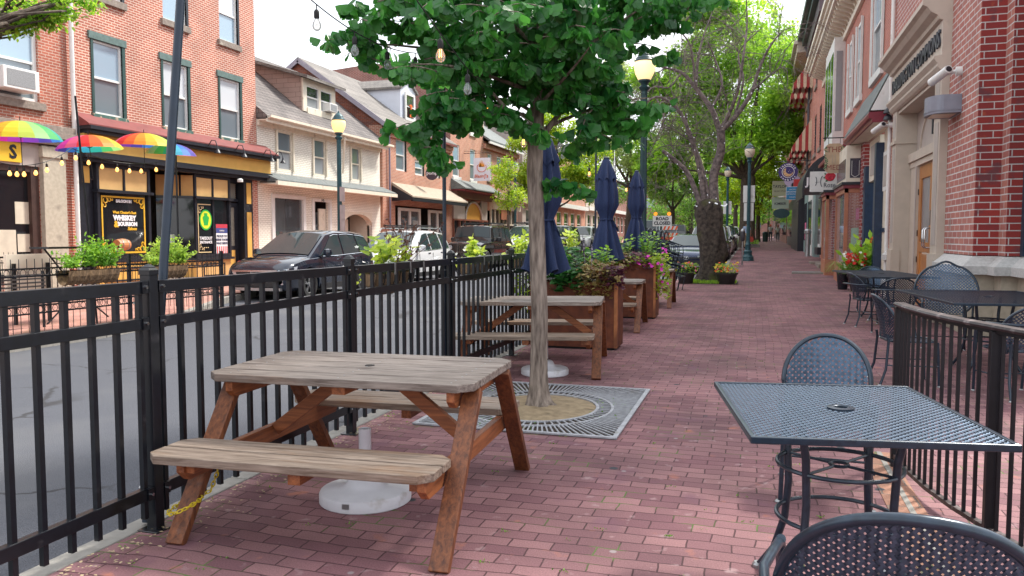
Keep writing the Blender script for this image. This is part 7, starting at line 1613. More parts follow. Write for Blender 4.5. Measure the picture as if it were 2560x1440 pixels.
for k,(x,y,lb) in enumerate(((-2.02,24.75,'small black tub of pink and orange flowers at the left foot of the gnarled tree'),(-.83,24.85,'larger black tub of orange flowers at the right foot of the gnarled tree'))):
    t=pot(lb,x,y,.28+.05*k,.34,M['potblack'],nm='flower_tub'); a=MB(); leafy(a,x-.34,x+.34,y-.3,y+.3,.3,.62,460,.06,'oval',r,.3); a.build('leaves',M['leaf_bright'],t,fix=False)
    for nm,mt,n in (('pink_flowers',M['fl_pink'],14 if k==0 else 6),('orange_flowers',M['fl_orange'],6+8*k),('yellow_flowers',M['fl_yel'],8+14*k)):
        b=MB(); flowers(b,[(x+r.uniform(-.33,.33),y-r.uniform(.1,.3),r.uniform(.38,.66)) for _ in range(n)],.04,r); b.build(nm,mt,t,fix=False)
# ================================================================== cars
def paint(name,c,flake=.0): 
    m,t,b=nodes(name); b.inputs['Base Color'].default_value=c4(c); b.inputs['Roughness'].default_value=.22; b.inputs['Metallic'].default_value=flake; b.inputs['Coat Weight'].default_value=1; b.inputs['Coat Roughness'].default_value=.03
    return m
PB=paint('navy_black_car_paint',(.012,.018,.035),.3); PW=paint('white_car_paint',(.70,.71,.72)); PK=paint('black_car_paint',(.010,.011,.013),.1); PN=paint('deep_blue_car_paint',(.02,.035,.09),.4); PG=paint('pale_green_grey_van_paint',(.34,.42,.40)); PGr=paint('grey_car_paint',(.16,.17,.18),.5)
LENS=mat('headlight_lens',(.55,.60,.66),.08,.5,.1,30); AMB=mat('amber_lens',(.7,.2,.02),.2,0,.1,10); REDL=mat('red_lens',(.4,.01,.01),.2,0,.1,10); PLAST=mat('black_car_plastic',(.02,.02,.022),.55,0,.2,20)
def lin(tb,y):
    for (a,b),(c,d) in zip(tb,tb[1:]):
        if y<=c: return b+(d-b)*(y-a)/(c-a)
    return tb[-1][1]
def car(label,kind,pt,L=4.6,W=1.85,H=1.68,group='cars parked along the kerb',rails=False,emblem=None,trim=M['chrome']):
    t=thing('parked_car',label,'car',(0,0,0),0,group,local=True); w=W/2
    if kind=='suv': top=[(0,.66),(.04,.80),(.22,.92),(.7,1.02),(1.15,1.07),(2.4,1.08),(3.9,1.14),(4.35,1.12),(4.55,1.05),(4.6,.95)]; gh=[(1.02,1.06),(2.02,H-.07),(2.5,H),(3.4,H),(4.1,H-.07),(4.5,1.14)]; wf,wr,rw=.93,3.62,.36
    elif kind=='sedan': top=[(0,.62),(.05,.74),(.3,.82),(.9,.92),(1.4,.98),(2.4,.97),(3.6,1.02),(4.2,1.06),(4.5,1.02),(4.6,.8)]; gh=[(1.3,.96),(2.15,H-.05),(2.6,H),(3.2,H-.01),(3.7,H-.10),(4.3,1.05)]; wf,wr,rw=.92,3.6,.33
    elif kind=='jeep': top=[(0,.95),(.03,1.10),(.3,1.17),(.9,1.20),(1.3,1.22),(2.4,1.20),(3.9,1.20),(4.35,1.2),(4.58,1.2),(4.6,1.15)]; gh=[(1.35,1.20),(1.62,H-.03),(1.8,H),(3.4,H),(4.3,H-.02),(4.5,1.2)]; wf,wr,rw=.75,3.6,.40
    elif kind=='van': top=[(0,.9),(.04,1.05),(.3,1.12),(.7,1.2),(1.0,1.25),(2.4,1.25),(3.9,1.25),(4.35,1.25),(4.58,1.25),(4.6,1.2)]; gh=[(.65,1.2),(1.35,H-.05),(1.7,H),(3.4,H),(4.4,H-.04),(4.55,1.22)]; wf,wr,rw=.85,3.6,.34
    s=L/4.6; top=[(a*s,b) for a,b in top]; gh=[(a*s,b) for a,b in gh]; wf*=s; wr*=s
    wid=[(0,.80),(.06*s,.88),(.25*s,.95),(.7*s,.99),(1.4*s,1.0),(3.6*s,1.0),(4.2*s,.97),(4.5*s,.90),(4.6*s,.84)]
    if kind in('jeep','van'): wid=[(0,.93),(.1*s,.96),(1*s,1),(4.4*s,1),(4.6*s,.97)]
    low=[(0,.36),(.1*s,.26),(.6*s,.22),(4.1*s,.22),(4.5*s,.30),(4.6*s,.42)]
    ys=[0,.03*s,.1*s,.25*s,.45*s,.7*s,1.0*s,1.35*s,1.8*s,2.4*s,3.0*s,3.6*s,4.0*s,4.3*s,4.5*s,4.57*s,4.6*s]
    vs=[];fs=[]
    for y in ys:
        q=w*lin(wid,y); zt=lin(top,y); zl=lin(low,y); zs=zt-.07
        half=[(0,zl),(q*.86,zl),(q*.97,zl+.07),(q*.995,zl+.3*(zs-zl)),(q*1.0,zl+.55*(zs-zl)),(q*.985,zl+.85*(zs-zl)),(q*.95,zs),(q*.86,zt-.02),(q*.45,zt+.01),(0,zt+.02)]
        vs+=[(x,y,z) for x,z in half]+[(-x,y,z) for x,z in half[-2:0:-1]]
    k=18
    for i in range(len(ys)-1):
        for j in range(k): fs.append((i*k+j,i*k+(j+1)%k,(i+1)*k+(j+1)%k,(i+1)*k+j))
    fs+=[tuple(range(k))[::-1],tuple((len(ys)-1)*k+j for j in range(k))]
    m=MB(); m.add(vs,fs); body=m.build('body',pt,t)
    cut=MB()
    for y in (wf,wr):
        for sx in (-1,1): cut.tube([(sx*(w-.26),y,rw),(sx*(w+.2),y,rw)],rw+.075,28)
    co_=cut.build('cut',pt,None)
    md=body.modifiers.new('b','BOOLEAN'); md.object=co_; md.solver='EXACT'; md.operation='DIFFERENCE'
    dg=bpy.context.evaluated_depsgraph_get(); me=bpy.data.meshes.new_from_object(body.evaluated_get(dg)); body.modifiers.clear(); old=body.data; body.data=me; me.name='body'; bpy.data.objects.remove(co_)
    me.materials.clear(); me.materials.append(pt)
    me.polygons.foreach_set('use_smooth',[True]*len(me.polygons)); me.set_sharp_from_angle(angle=R(35))
    # greenhouse
    yc,zc=gh[0]; yr,zr=gh[-1]
    def belt(y): return lin(top,y)-.03
    wb=lambda y:w*lin(wid,y)*.93
    wt=lambda y:w*(.74 if kind in('suv','sedan') else .84)-.02*abs(y-2.6*s)
    prof=gh
    def zt_(y): return lin(prof,y)
    gy=[yc,(gh[0][0]+gh[1][0])/2]+[a for a,b in gh[1:-1]]+[(gh[-2][0]+gh[-1][0])/2,yr]
    vs=[];fs=[]
    def sec(y):
        zt=zt_(y); zb=belt(y)-.02; f=max(0,min(1,(zt-zb)/(H-zb-.02))); xt=wb(y)+(wt(y)-wb(y))*f
        return zb,zt,xt
    for y in gy:
        zb,zt,xt=sec(y); half=[(wb(y),zb),(wb(y)+(xt-wb(y))*.55,zb+(zt-.05-zb)*.55),(xt,max(zb,zt-.055)),(xt*.88,max(zb,zt-.012)),(xt*.45,max(zb,zt+.012)),(0,max(zb,zt+.02))]
        vs+=[(x,y,z) for x,z in half]+[(-x,y,z) for x,z in half[-2::-1]]
    k=11
    for i in range(len(gy)-1):
        for j in range(k-1): fs.append((i*k+j,i*k+j+1,(i+1)*k+j+1,(i+1)*k+j))
    fs+=[tuple(range(k)),tuple((len(gy)-1)*k+j for j in range(k))]
    m=MB(); m.add(vs,fs); m.build('roof',pt if kind!='jeep' else PK,t,smooth=True)
    gl=M['glasscar']
    # windshield and rear glass
    def slab(y0,y1,in0,in1,nm):
        m=MB(); rows=[]
        for i in range(5):
            u=i/4; y=y0+(y1-y0)*u; zb,zt,xt=sec(y); z=lin(prof,y); dy=-.018 if y1>y0 else .018
            xx=(xt*.93)-(in0+(in1-in0)*u)
            for q,(fx_,fz) in enumerate(((-1,-.02),(-.5,.012),(0,.02),(.5,.012),(1,-.02))): rows.append((xx*fx_,y+dy,z+fz+.014))
        m.add(rows,[(i*5+j,i*5+j+1,(i+1)*5+j+1,(i+1)*5+j) for i in range(4) for j in range(4)]); m.build(nm,gl,t,fix=False,smooth=True)
    slab(gh[0][0]+.07*s,gh[1][0]-.02,0.0,.01,'windshield'); slab(yr-.1*s,gh[-2][0]+.04,.0,.02,'rear_window')
    # side windows
    y_a=gh[1][0]; y_b=gh[-2][0]
    cuts=[(gh[0][0]+.42*s,y_a+.18*s,2.62*s,2.60*s),(2.70*s,2.68*s,3.52*s,3.45*s)]
    if kind!='sedan': cuts.append((3.62*s,3.55*s,4.25*s,y_b-.02))
    for a0,a1,b0,b1 in cuts:
        for sx in (-1,1):
            m=MB()
            def P(y,v):
                zb=belt(y)+.0; zt=min(zt_(y)-.10,H-.10); zz=zb+(zt-zb)*v; bb,tt,xt=sec(y); f=(zz-bb)/max(.05,(tt-.055-bb)); return (sx*(wb(y)+(xt-wb(y))*min(1,f)+.010),y,zz)
            row=[P(a0,.03),P(a0+(a1-a0)*.5,.55),P(a1,.97),P((a1+b1)/2,1.0),P(b1,.97),P(b0+(b1-b0)*.5,.55),P(b0,.03)]
            m.add(row,[tuple(range(7))]); m.build('side_window',gl,t,fix=False)
            if trim is not None and kind=='suv': MB().tube([(p[0]+sx*.004,p[1],p[2]+.012) for p in row[2:5]],.010,5).build('window_trim',trim,t)
    if kind=='suv' and trim is not None:
        for sx in (-1,1): MB().tube([(sx*(wb(y)+.012),y,belt(y)+.0) for y in (1.6*s,2.4*s,3.2*s,4.1*s)],.010,5).build('belt_trim',trim,t)
    # wheels
    for y in (wf,wr):
        for sx in (-1,1):
            wh=MB(); pr=[(rw*.62,-.10),(rw*.9,-.115),(rw*.985,-.09),(rw,-.05),(rw,.05),(rw*.985,.09),(rw*.9,.115),(rw*.62,.10)]
            n=28; vs=[];fs=[]
            for a_,b_ in pr:
                for q in range(n): an=2*math.pi*q/n; vs.append((sx*(w-.12)+b_,y+a_*math.cos(an),rw+a_*math.sin(an)))
            for i in range(7):
                for q in range(n): fs.append((i*n+q,i*n+(q+1)%n,(i+1)*n+(q+1)%n,(i+1)*n+q))
            wh.add(vs,fs); wo=wh.build('wheel',M['rubber'],t,smooth=True)
            rm=MB(); xx=sx*(w-.055); 
            rm.tube([(xx,y+rw*.6*math.cos(a),rw+rw*.6*math.sin(a)) for a in [q*math.pi/12 for q in range(24)]],.018,6,closed=True)
            for q in range(5):
                a=2*math.pi*q/5+.3
                for da in (-.13,.13): rm.bar((xx-sx*.01,y+.03*math.cos(a),rw+.03*math.sin(a)),(xx,y+rw*.6*math.cos(a+da),rw+rw*.6*math.sin(a+da)),.028,.03,up=(1,0,0))
            rm.disc((xx-sx*.0,y,rw),.05,'x',14,.05); rm.build('rim',M['steel'],wo)
            MB().disc((sx*(w-.10),y,rw),rw*.62,'x',24,.02).build('brake_disc',M['rubber'],wo)
    for sx in (-1,1):   # mirrors, handles, door seams
        yy=gh[0][0]+.55*s; zz=belt(yy)+.10; m=MB(); m.lathe([(.03,-.10),(.09,-.08),(.11,0),(.09,.07),(.03,.09)],(0,0,0),10); m.v=[(sx*(w+.10)+v[0]*1.15,yy+v[1]*.75,zz+v[2]) for v in m.v]; m.build('mirror',pt if kind!='jeep' else PLAST,t,smooth=True); MB().bar((sx*(w-.08),yy+.03,zz-.07),(sx*(w+.06),yy,zz-.04),.05,.03).build('mirror_arm',PLAST,t)
        for y in (2.3*s,3.3*s): MB().box(sx*w*.975-.015,sx*w*.975+.015,y,y+.2,.93*H/1.68,.96*H/1.68).build('door_handle',trim or PLAST,t)
        m=MB(); m.box(sx*w*.99-.012,sx*w*.99+.012,wf+.5,wr-.45,.22,.36); m.build('sill_cladding',PLAST,t)
        for y in (1.62*s,2.66*s,3.58*s): MB().box(sx*w*.99-.006,sx*w*.99+.007,y,y+.008,.4,lin(top,y)-.12).build('door_seam',PLAST,t)
    # front
    zh=lin(top,.04*s)
    if kind=='suv':
        B(t,'grille',PLAST,(-.52,.52,-.03,.05,zh-.30,zh-.06)); B(t,'grille_bar',M['chrome'],(-.62,.62,-.045,.0,zh-.10,zh-.055),(-.5,.5,-.04,-.0,zh-.20,zh-.185))
        B(t,'lower_grille',PLAST,(-.62,.62,-.035,.04,.34,.50)); B(t,'skid_plate',M['steel'],(-.7,.7,-.04,.05,.25,.32))
        for sx in (-1,1):
            m=MB(); m.add([(sx*.50,-.035,zh-.22),(sx*.52,-.035,zh-.08),(sx*.80,.10,zh-.03),(sx*.90,.42,zh+.03),(sx*.905,.36,zh-.07),(sx*.82,.07,zh-.20)],[(0,1,2,3,4,5)]); m.build('headlight',LENS,t,fix=False)
            m=MB(); m.tube([(sx*.50,-.045,zh-.235),(sx*.82,.06,zh-.21),(sx*.91,.38,zh-.075)],.012,5); m.build('headlight_trim',M['chrome'],t)
            m=MB(); m.box(sx*.66-.09,sx*.66+.09,-.0,.05,.40,.52); m.build('fog_lamp',LENS,t)
    elif kind=='sedan':
        B(t,'grille',PLAST,(-.75,.75,-.02,.06,zh-.16,zh-.10),(-.62,.62,-.025,.05,.30,.50)); B(t,'bumper_lip',M['steel'],(-.7,.7,-.03,.04,.27,.295))
        for sx in (-1,1): m=MB(); m.add([(sx*.40,-.02,zh-.12),(sx*.42,-.01,zh-.05),(sx*.72,.08,zh-.02),(sx*.86,.3,zh+.02),(sx*.80,.1,zh-.13)],[(0,1,2,3,4)]); m.build('headlight',LENS,t,fix=False)
    elif kind=='jeep':
        B(t,'grille',PK,(-.55,.55,-.04,.03,.72,1.08)); 
        for q in range(7): B(t,'grille_slot',M['rubber'],(-.33+q*.1,-.28+q*.1,-.045,-.038,.78,1.03))
        for sx in (-1,1): m=MB(); m.disc((sx*.47,-.05,.95),.10,'y',18,.04); m.build('headlight',LENS,t); B(t,'fender',PLAST,(sx*.55 if sx>0 else -.97,.97 if sx>0 else -.55,.15,1.35,.92,1.02))
        B(t,'bumper',PLAST,(-.85,.85,-.18,-.05,.45,.62))
    else:
        B(t,'grille',PLAST,(-.6,.6,-.03,.03,.75,.98)); B(t,'bumper',PLAST,(-.9,.9,-.1,-.01,.4,.58)); B(t,'amber_light',AMB,(-.6,-.25,-.04,-.03,.66,.73))
        for sx in (-1,1): B(t,'headlight',LENS,(sx*.78-.13,sx*.78+.13,-.04,.0,.74,.98))
    B(t,'number_plate',M['white'],(-.16,.16,-.05,-.04,.40 if kind!='jeep' else .5,.50 if kind!='jeep' else .58)) if kind in('van',) else None
    if emblem=='h':
        m=MB(); z0=zh-.17; m.tube([(-.085,-.055,z0+.07),(.085,-.055,z0+.07),(.065,-.055,z0-.07),(-.065,-.055,z0-.07)],.009,6,closed=True); m.box(-.05,-.03,-.062,-.045,z0-.05,z0+.05); m.box(.03,.05,-.062,-.045,z0-.05,z0+.05); m.box(-.03,.03,-.062,-.045,z0-.01,z0+.01); m.build('emblem',M['chrome'],t)
    if emblem=='t':
        m=MB(); z0=zh-.13
        for a_,b_,dz in ((.10,.065,0),(.03,.06,0),(.065,.025,.03)): m.tube([(a_*math.cos(q),-.045,z0+dz+b_*math.sin(q)) for q in [i*math.pi/10 for i in range(20)]],.008,5,closed=True)
        m.build('emblem',M['chrome'],t)
    if rails:
        for sx in (-1,1): m=MB(); m.tube([(sx*w*.68,2.0*s,H-.03),(sx*w*.68,2.15*s,H+.07),(sx*w*.68,3.9*s,H+.07),(sx*w*.68,4.05*s,H-.06)],.02,6); m.build('roof_rail',PLAST if kind!='suv' else M['steel'],t)
        for y in (2.4*s,3.4*s): MB().bar((-w*.7,y,H+.09),(w*.7,y,H+.09),.06,.025).build('cross_bar',PLAST,t)
    return t
zr_=lambda y:zg(y)-.14
def place(c,x,y,rz=0,sc=1): c.location=(x,y,zr_(y)); c.rotation_euler=(0,0,R(rz)); c.scale=(sc,)*3
k1=car('dark blue-black SUV parked in front of the white brick house',"suv",PB,4.7,1.86,1.70,emblem='h'); place(k1,-11.68,16.75,0,1.02)
k2=car('white SUV with black roof racks parked behind the dark SUV',"suv",PW,4.85,1.92,1.70,rails=True); place(k2,-11.72,22.75,0,1.05)
B(k2,'ski_rack',PLAST,(-.6,-.5,2.3,3.5,1.90,1.96),(.3,.4,2.3,3.6,1.90,1.96),(-.1,.0,2.3,3.5,1.90,1.95)) if 0 else None
m=MB(); 
for x in (-.55,-.1,.35): m.bar((x,2.3,1.85),(x+.1,3.7,1.85),.07,.05)
m.build('roof_rack',PLAST,k2)
k3=car('black boxy off-road car with a roof rack on the far side',"jeep",PK,4.4,1.88,1.86,rails=True,trim=None); place(k3,-11.8,31.3,0,1.02)
m=MB()
for x in (-.6,-.3,0,.3,.6): m.bar((x,1.9,1.98),(x,3.9,1.98),.04,.04)
m.build('roof_rack',PLAST,k3); MB().tube([(-.5,1.3,1.2),(-.45,1.45,2.1)],.008,5).build('aerial',PLAST,k3)
k4=car('deep blue sedan parked behind the gnarled tree trunk',"sedan",PN,4.6,1.82,1.45,emblem='t',trim=None); place(k4,-2.55,31.2,0,1.04)
k5=car('black SUV parked behind the deep blue sedan',"suv",PK,4.7,1.9,1.74); place(k5,-2.12,37.3,0,1.02)
k6=car('white SUV parked at the kerb third from the gnarled tree',"suv",PW,4.7,1.9,1.72); place(k6,-2.1,43.6)
k7=dup(k5,(-2.1,50.0,zr_(50)),0,'dark SUV parked at the kerb fourth from the gnarled tree'); k8=dup(k6,(-2.1,66,zr_(66)),0,'pale SUV parked far down the near kerb')
k9=car('pale grey-green van stopped in the road behind the road closed sign',"van",PG,5.0,1.95,2.15,group='vehicles by the road closure',trim=None); place(k9,-7.3,55.5)
k10=car('grey off-road car beside the van near the road closed sign',"jeep",PGr,4.3,1.85,1.85,group='vehicles by the road closure',trim=None); place(k10,-5.9,60)
k11=dup(k2,(-11.7,38.5,zr_(38.5)),0,'white SUV on the far side beyond the black off-road car'); k12=dup(k5,(-11.7,46,zr_(46)),0,'black SUV on the far side under the yellow-green tree')
k13=dup(k6,(-11.7,53,zr_(53)),0,'white SUV on the far side beyond the cream-globed lamp')
# ================================================================== road closed sign and barricades
z=zg(54)
t=thing('road_sign','white ROAD CLOSED sign on a stand with two amber lamps','road sign',(-6.05,54.4,z)); 
B(t,'board',M['white'],(-6.68,-5.42,54.38,54.42,z+1.55,z+2.25)); text('ROAD',.30,ink,t,(-6.05,54.37,z+2.05),FY,bold=.012); text('CLOSED',.30,ink,t,(-6.05,54.37,z+1.75),FY,bold=.012)
B(t,'stand',M['steel'],(-6.45,-6.41,54.43,54.47,z-.1,z+1.6),(-5.69,-5.65,54.43,54.47,z-.1,z+1.6))
am=emit('amber_warning_lamp',(1,.3,.02),.5,(.8,.35,.03))
for x in (-6.5,-5.6): m=MB(); m.disc((x,54.4,z+2.38),.13,'y',14,.08); m.build('warning_lamp',am,t)
ow=mat('orange_stripe',(.75,.10,.015),.5,0,.05,4)
t=thing('barricade','orange and white striped barricade boards below the road closed sign','barricade',(-5.4,54.0,z))
for zz in (.85,1.3):
    b=B(t,'board',M['white'],(-6.0,-5.0,53.98,54.02,z+zz,z+zz+.25))
    m=MB()
    for q in range(4): x=-5.95+q*.26; m.prism([(x,z+zz+.002),(x+.12,z+zz+.002),(x+.22,z+zz+.248),(x+.10,z+zz+.248)],'y',53.972,53.979)
    m.build('stripe',ow,b)
B(t,'leg',M['steel'],(-5.95,-5.91,54.03,54.07,z-.1,z+1.6),(-5.09,-5.05,54.03,54.07,z-.1,z+1.6))
t=thing('traffic_barrier','orange-red plastic road barrier at the left of the blue sedan','barrier',(-5.2,52.5,zg(52)-.14)); m=MB(); zz=zg(52)-.14
m.prism([(52.2,zz),(52.2,zz+.25),(52.4,zz+.45),(52.43,zz+1.0),(52.57,zz+1.0),(52.6,zz+.45),(52.8,zz+.25),(52.8,zz)],'x',-6.0,-4.4); m.build('shell',mat('orange_red_plastic',(.72,.06,.02),.5,0,.08,4),t); B(t,'white_patch',M['white'],(-5.4,-5.0,52.38,52.39,zz+.6,zz+.8))
# ================================================================== stacked chairs
def simple_chair(label):
    t=thing('stacking_chair',label,'chair',(0,0,0),0,'black metal chairs stacked by the blue sedan',local=True); fm=M['navyfurn']
    m=MB(); arc=[(-.26,-.2,.45),(-.27,-.26,.7),(-.2,-.32,.88),(0,-.35,.93),(.2,-.32,.88),(.27,-.26,.7),(.26,-.2,.45)]; m.tube(arc,.014,7)
    for x in (-.15,-.05,.05,.15): m.tube([(x,-.21,.46),(x,-.33,.90)],.008,5)
    m.build('backrest',fm,t,smooth=True); MB().box(-.24,.24,-.22,.24,.43,.45).build('seat',fm,t,bevel=.01)
    for s_ in (-1,1):
        MB().tube([(s_*.25,.24,0),(s_*.26,.22,.45),(s_*.28,.15,.64),(s_*.27,-.25,.68)],.012,6).build('leg',fm,t,smooth=True); MB().tube([(s_*.24,-.28,0),(s_*.24,-.2,.44)],.012,6).build('leg',fm,t,smooth=True)
    return t
sc0=simple_chair('stacked black chair, front of the stack beside the blue sedan'); 
names=['front','second','third','fourth','fifth','sixth','seventh','eighth']
for row in range(3):
    for q in range(6):
        loc=(-2.16-.11*q-.05*row,21.6+.25*row+.02*q,.0+.02*q+.30*row); lb='stacked black chair, %s from the right in the %s row of the stack'%(names[q] if q else 'first',('lowest','middle','top')[row])
        if row==0 and q==0: c=sc0; c.location=loc; c['label']=lb
        else: c=dup(sc0,loc,None,lb)
        c.rotation_euler=(R(-14),0,R(-100))
# ================================================================== trees
def tube_tree(mb,p,q,r0,r1,seg=8,wob=.1,n=6,rg=rnd):
    c=curve(Vector(p),Vector(q),0,n,wob,rg); mb.tube(c,[r0+(r1-r0)*i/n for i in range(n+1)],seg); return c
def tree(label,x,y,h0,tr,blobs,lm,size,dens,seed,bark=M['bark'],name='street_tree',kind='quad',lean=(0,0)):
    "blobs: (dx,dy,z,rx,ry,rz)"
    rg=random.Random(seed); z=zg(y); t=thing(name,label,'tree',(x,y,z)); m=MB(); fork=Vector((x+lean[0],y+lean[1],z+h0))
    c=curve(Vector((x,y,z-.1)),fork,0,7,.12,rg); m.tube(c,[tr*1.5]+[tr*(1.15-.3*i/7) for i in range(1,8)],14); m.build('trunk',bark,t,smooth=True)
    lim=MB(); lv=MB()
    for (dx,dy,zz,rx,ry,rz_) in blobs:
        e=Vector((x+dx,y+dy,z+zz)); cc=tube_tree(lim,fork,e,tr*.5,tr*.1,7,.5,7,rg)
        for k in range(6):
            v=rv(1,rg); tube_tree(lim,cc[rg.randrange(3,7)],e+Vector((v.x*rx*.8,v.y*ry*.8,v.z*rz_*.8)),tr*.14,.012,5,.3,5,rg)
        # several sub-clumps so the crown keeps gaps and an uneven edge
        nsub=9
        for k in range(nsub):
            v=rv(1,rg); v=v.normalized()*(.45+.55*rg.random()); c2=e+Vector((v.x*rx,v.y*ry,v.z*rz_)); q=rg.uniform(.28,.5)
            blob_leaves(lv,c2,(rx*q,ry*q,rz_*q*.75),int(dens/nsub),size,kind,.35,0,.6,rg)
    lim.build('limbs',bark,t,fix=False); lv.build('crown',lm,t,fix=False); return t
tree('yellow-green leafy tree on the far sidewalk behind the first lamp globe',-12.2,48.5,2.6,.14,[(0,0,4.6,2.6,2.2,1.7),(-1.2,-.5,6.4,1.8,1.8,1.5),(1.4,0,6.0,2.0,1.8,1.6),(.2,0,7.9,1.5,1.5,1.2),(2.4,-.4,4.2,1.4,1.4,1.3),(-2.2,0,4.6,1.3,1.3,1.4)],M['leaf_lime'],.18,3400,1)
tree('small green tree in front of the brick row on the far side',-12.9,41.5,2.2,.09,[(0,0,3.6,1.0,1.0,1.1),(-.4,.3,4.8,.8,.8,.8)],M['leaf_lime'],.13,1500,2)
tree('pale airy willow-like tree with forked trunk behind the navy umbrellas',-9.6,62,4.5,.26,[(-2.5,0,9,2.6,2.5,2.6),(2.3,0,9.5,2.6,2.5,2.8),(0,0,12.4,3.2,2.5,2.5),(-3.8,0,6.6,2.0,2,2.0),(3.6,0,6.6,2,2,2.2),(0,-1,7.4,2.2,2,2)],M['leaf_pale'],.18,3600,3,lean=(.3,0))
tree('round mid-green tree behind the road closed sign',-7.9,80,3.2,.26,[(0,0,5.6,3.4,3,2.2),(-2.6,0,7.2,2.4,2.4,2),(2.6,0,7.0,2.4,2.4,2.2),(0,0,9,2.4,2.4,1.8)],M['leaf_mid'],.25,3800,4)
tree('large bright green tree towering behind the bare tree',-.85,60,5.0,.30,[(-5.0,0,9.0,3.0,3,2.6),(-2.5,0,12.5,3.2,3,3.0),(1.2,0,14.4,3.4,3,2.8),(3.6,-1,11.0,2.8,3,3.0),(0,0,8.6,3.2,3,2.4),(3.4,0,7.6,2.2,2.5,1.8),(-5.8,0,6.0,1.9,2.2,1.4),(-2.6,0,15.8,2.4,2.4,1.9),(-5.6,0,12.4,2.2,2.4,2.2)],M['leaf_bright'],.29,6500,5,bark=M['bark'])
tree('bright green tree behind the largest one, leaning over the right roofs',-.4,74,6,.3,[(0,0,10,4,3,3),(3.5,0,14,3.2,3,2.8),(-3,0,13,3.4,3,3),(.5,0,17,3,3,2.2),(-5,0,8.5,3,3,2)],M['leaf_bright'],.34,3600,6)
tree('yellow-green tree low over the sidewalk between the street lamp and the hanging signs',.2,88,3.4,.22,[(0,0,5.6,2.8,2.5,2.2),(-1,0,8.4,3,2.5,2.2),(1.6,0,7.6,2.2,2.2,1.9),(-4,0,6,2.8,2.5,2.3)],M['leaf_lime'],.30,2900,7)
tree('dark green street tree beyond the parked cars',-2.4,100,3.4,.3,[(0,0,6,3.5,3,3),(-2,0,9.5,3.2,3,3),(2,0,10,3,3,2.5)],M['leaf_mid'],.32,1700,8)
tree('distant green tree at the end of the road, left one',-9,118,3.5,.3,[(0,0,6,5,4,3.5),(3,0,10,5,4,3.5),(-4,0,8,4,4,3)],M['leaf_mid'],.38,1700,9)
tree('distant green tree at the end of the road, right one',-1,135,3.5,.3,[(0,0,6,6,4,4),(4,0,10,6,4,4),(-5,0,9,5,4,4)],M['leaf_bright'],.42,1700,10)
tree('slim green tree on the far sidewalk beyond the pale willow-like tree',-12.8,72,3.2,.2,[(0,0,6,2.4,2.4,2.4),(.8,0,8.8,2.2,2.2,1.9)],M['leaf_mid'],.2,2200,12)
tree('leafy tree whose branch tips hang into the top left corner',-10.4,6.6,3.2,.13,[(.95,2.0,4.62,.42,.42,.16),(1.45,2.15,4.6,.32,.32,.16),(.75,1.9,4.32,.35,.35,.13),(1.15,2.1,4.42,.22,.22,.08),(.3,1.4,4.9,.6,.6,.2),(.5,.5,6.4,1.5,1.4,1.0)],M['leaf_bright'],.075,560,13,kind='oval')
tree('low dense tree closing the far end of the sidewalk',2.2,150,2.5,.3,[(0,0,4,4,3,3),(-5,0,4,4,3,3),(-10,0,4.5,5,3,3.4),(0,0,8,4,3,3)],M['leaf_mid'],.42,1900,21)
tree('low dense tree closing the far end of the road',-12,152,2.5,.3,[(0,0,4,5,3,3),(-6,0,5,5,3,4),(5,0,4.5,5,3,3.4),(0,0,9,5,3,3.5)],M['leaf_mid'],.42,1900,22)
# ---- bare gnarled tree wrapped in bulbs
bt=thing('bare_tree','gnarled thick trunked tree with bare twiggy limbs wrapped in small white bulbs','tree',(-1.36,25.7,0)); rg=random.Random(77)
def BP(px,py,dd=0): 
    k=26.0/1990; a=(px-1775)*k; return Vector((-1.36,25.7,0))+cr_*a+cf_*dd+Vector((0,0,1.45+(590-py)*k))
m=MB(); n=30; zs=[-.05,.1,.3,.6,.9,1.2,1.5,1.8,2.1,2.35,2.5,2.6]; rr=[.46,.39,.36,.35,.37,.37,.38,.39,.42,.41,.36,.20]; vs=[];fs=[]
for i,(z_,q) in enumerate(zip(zs,rr)):
    for k in range(n):
        a=2*math.pi*k/n; f=1+.09*math.sin(3*a+z_*2)+.06*math.sin(7*a-z_*3)+.05*math.sin(11*a+z_*9)+rg.uniform(-.035,.035)+(.2*max(0,1-z_/.5)*max(0,math.sin(5*a)))
        f+=.34*math.exp(-((z_-1.0)/.28)**2)*math.exp(-((a-.1)/.45)**2)+.3*math.exp(-((z_-1.0)/.28)**2)*math.exp(-((a-6.28-.1)/.45)**2)
        vs.append((-1.36+q*f*math.cos(a)+.05*math.sin(z_*2),25.7+q*f*math.sin(a),z_))
for i in range(len(zs)-1):
    for k in range(n): fs.append((i*n+k,i*n+(k+1)%n,(i+1)*n+(k+1)%n,(i+1)*n+k))
fs.append(tuple((len(zs)-1)*n+k for k in range(n)))
m.add(vs,fs); m.build('trunk',M['barkold'],bt,smooth=True)
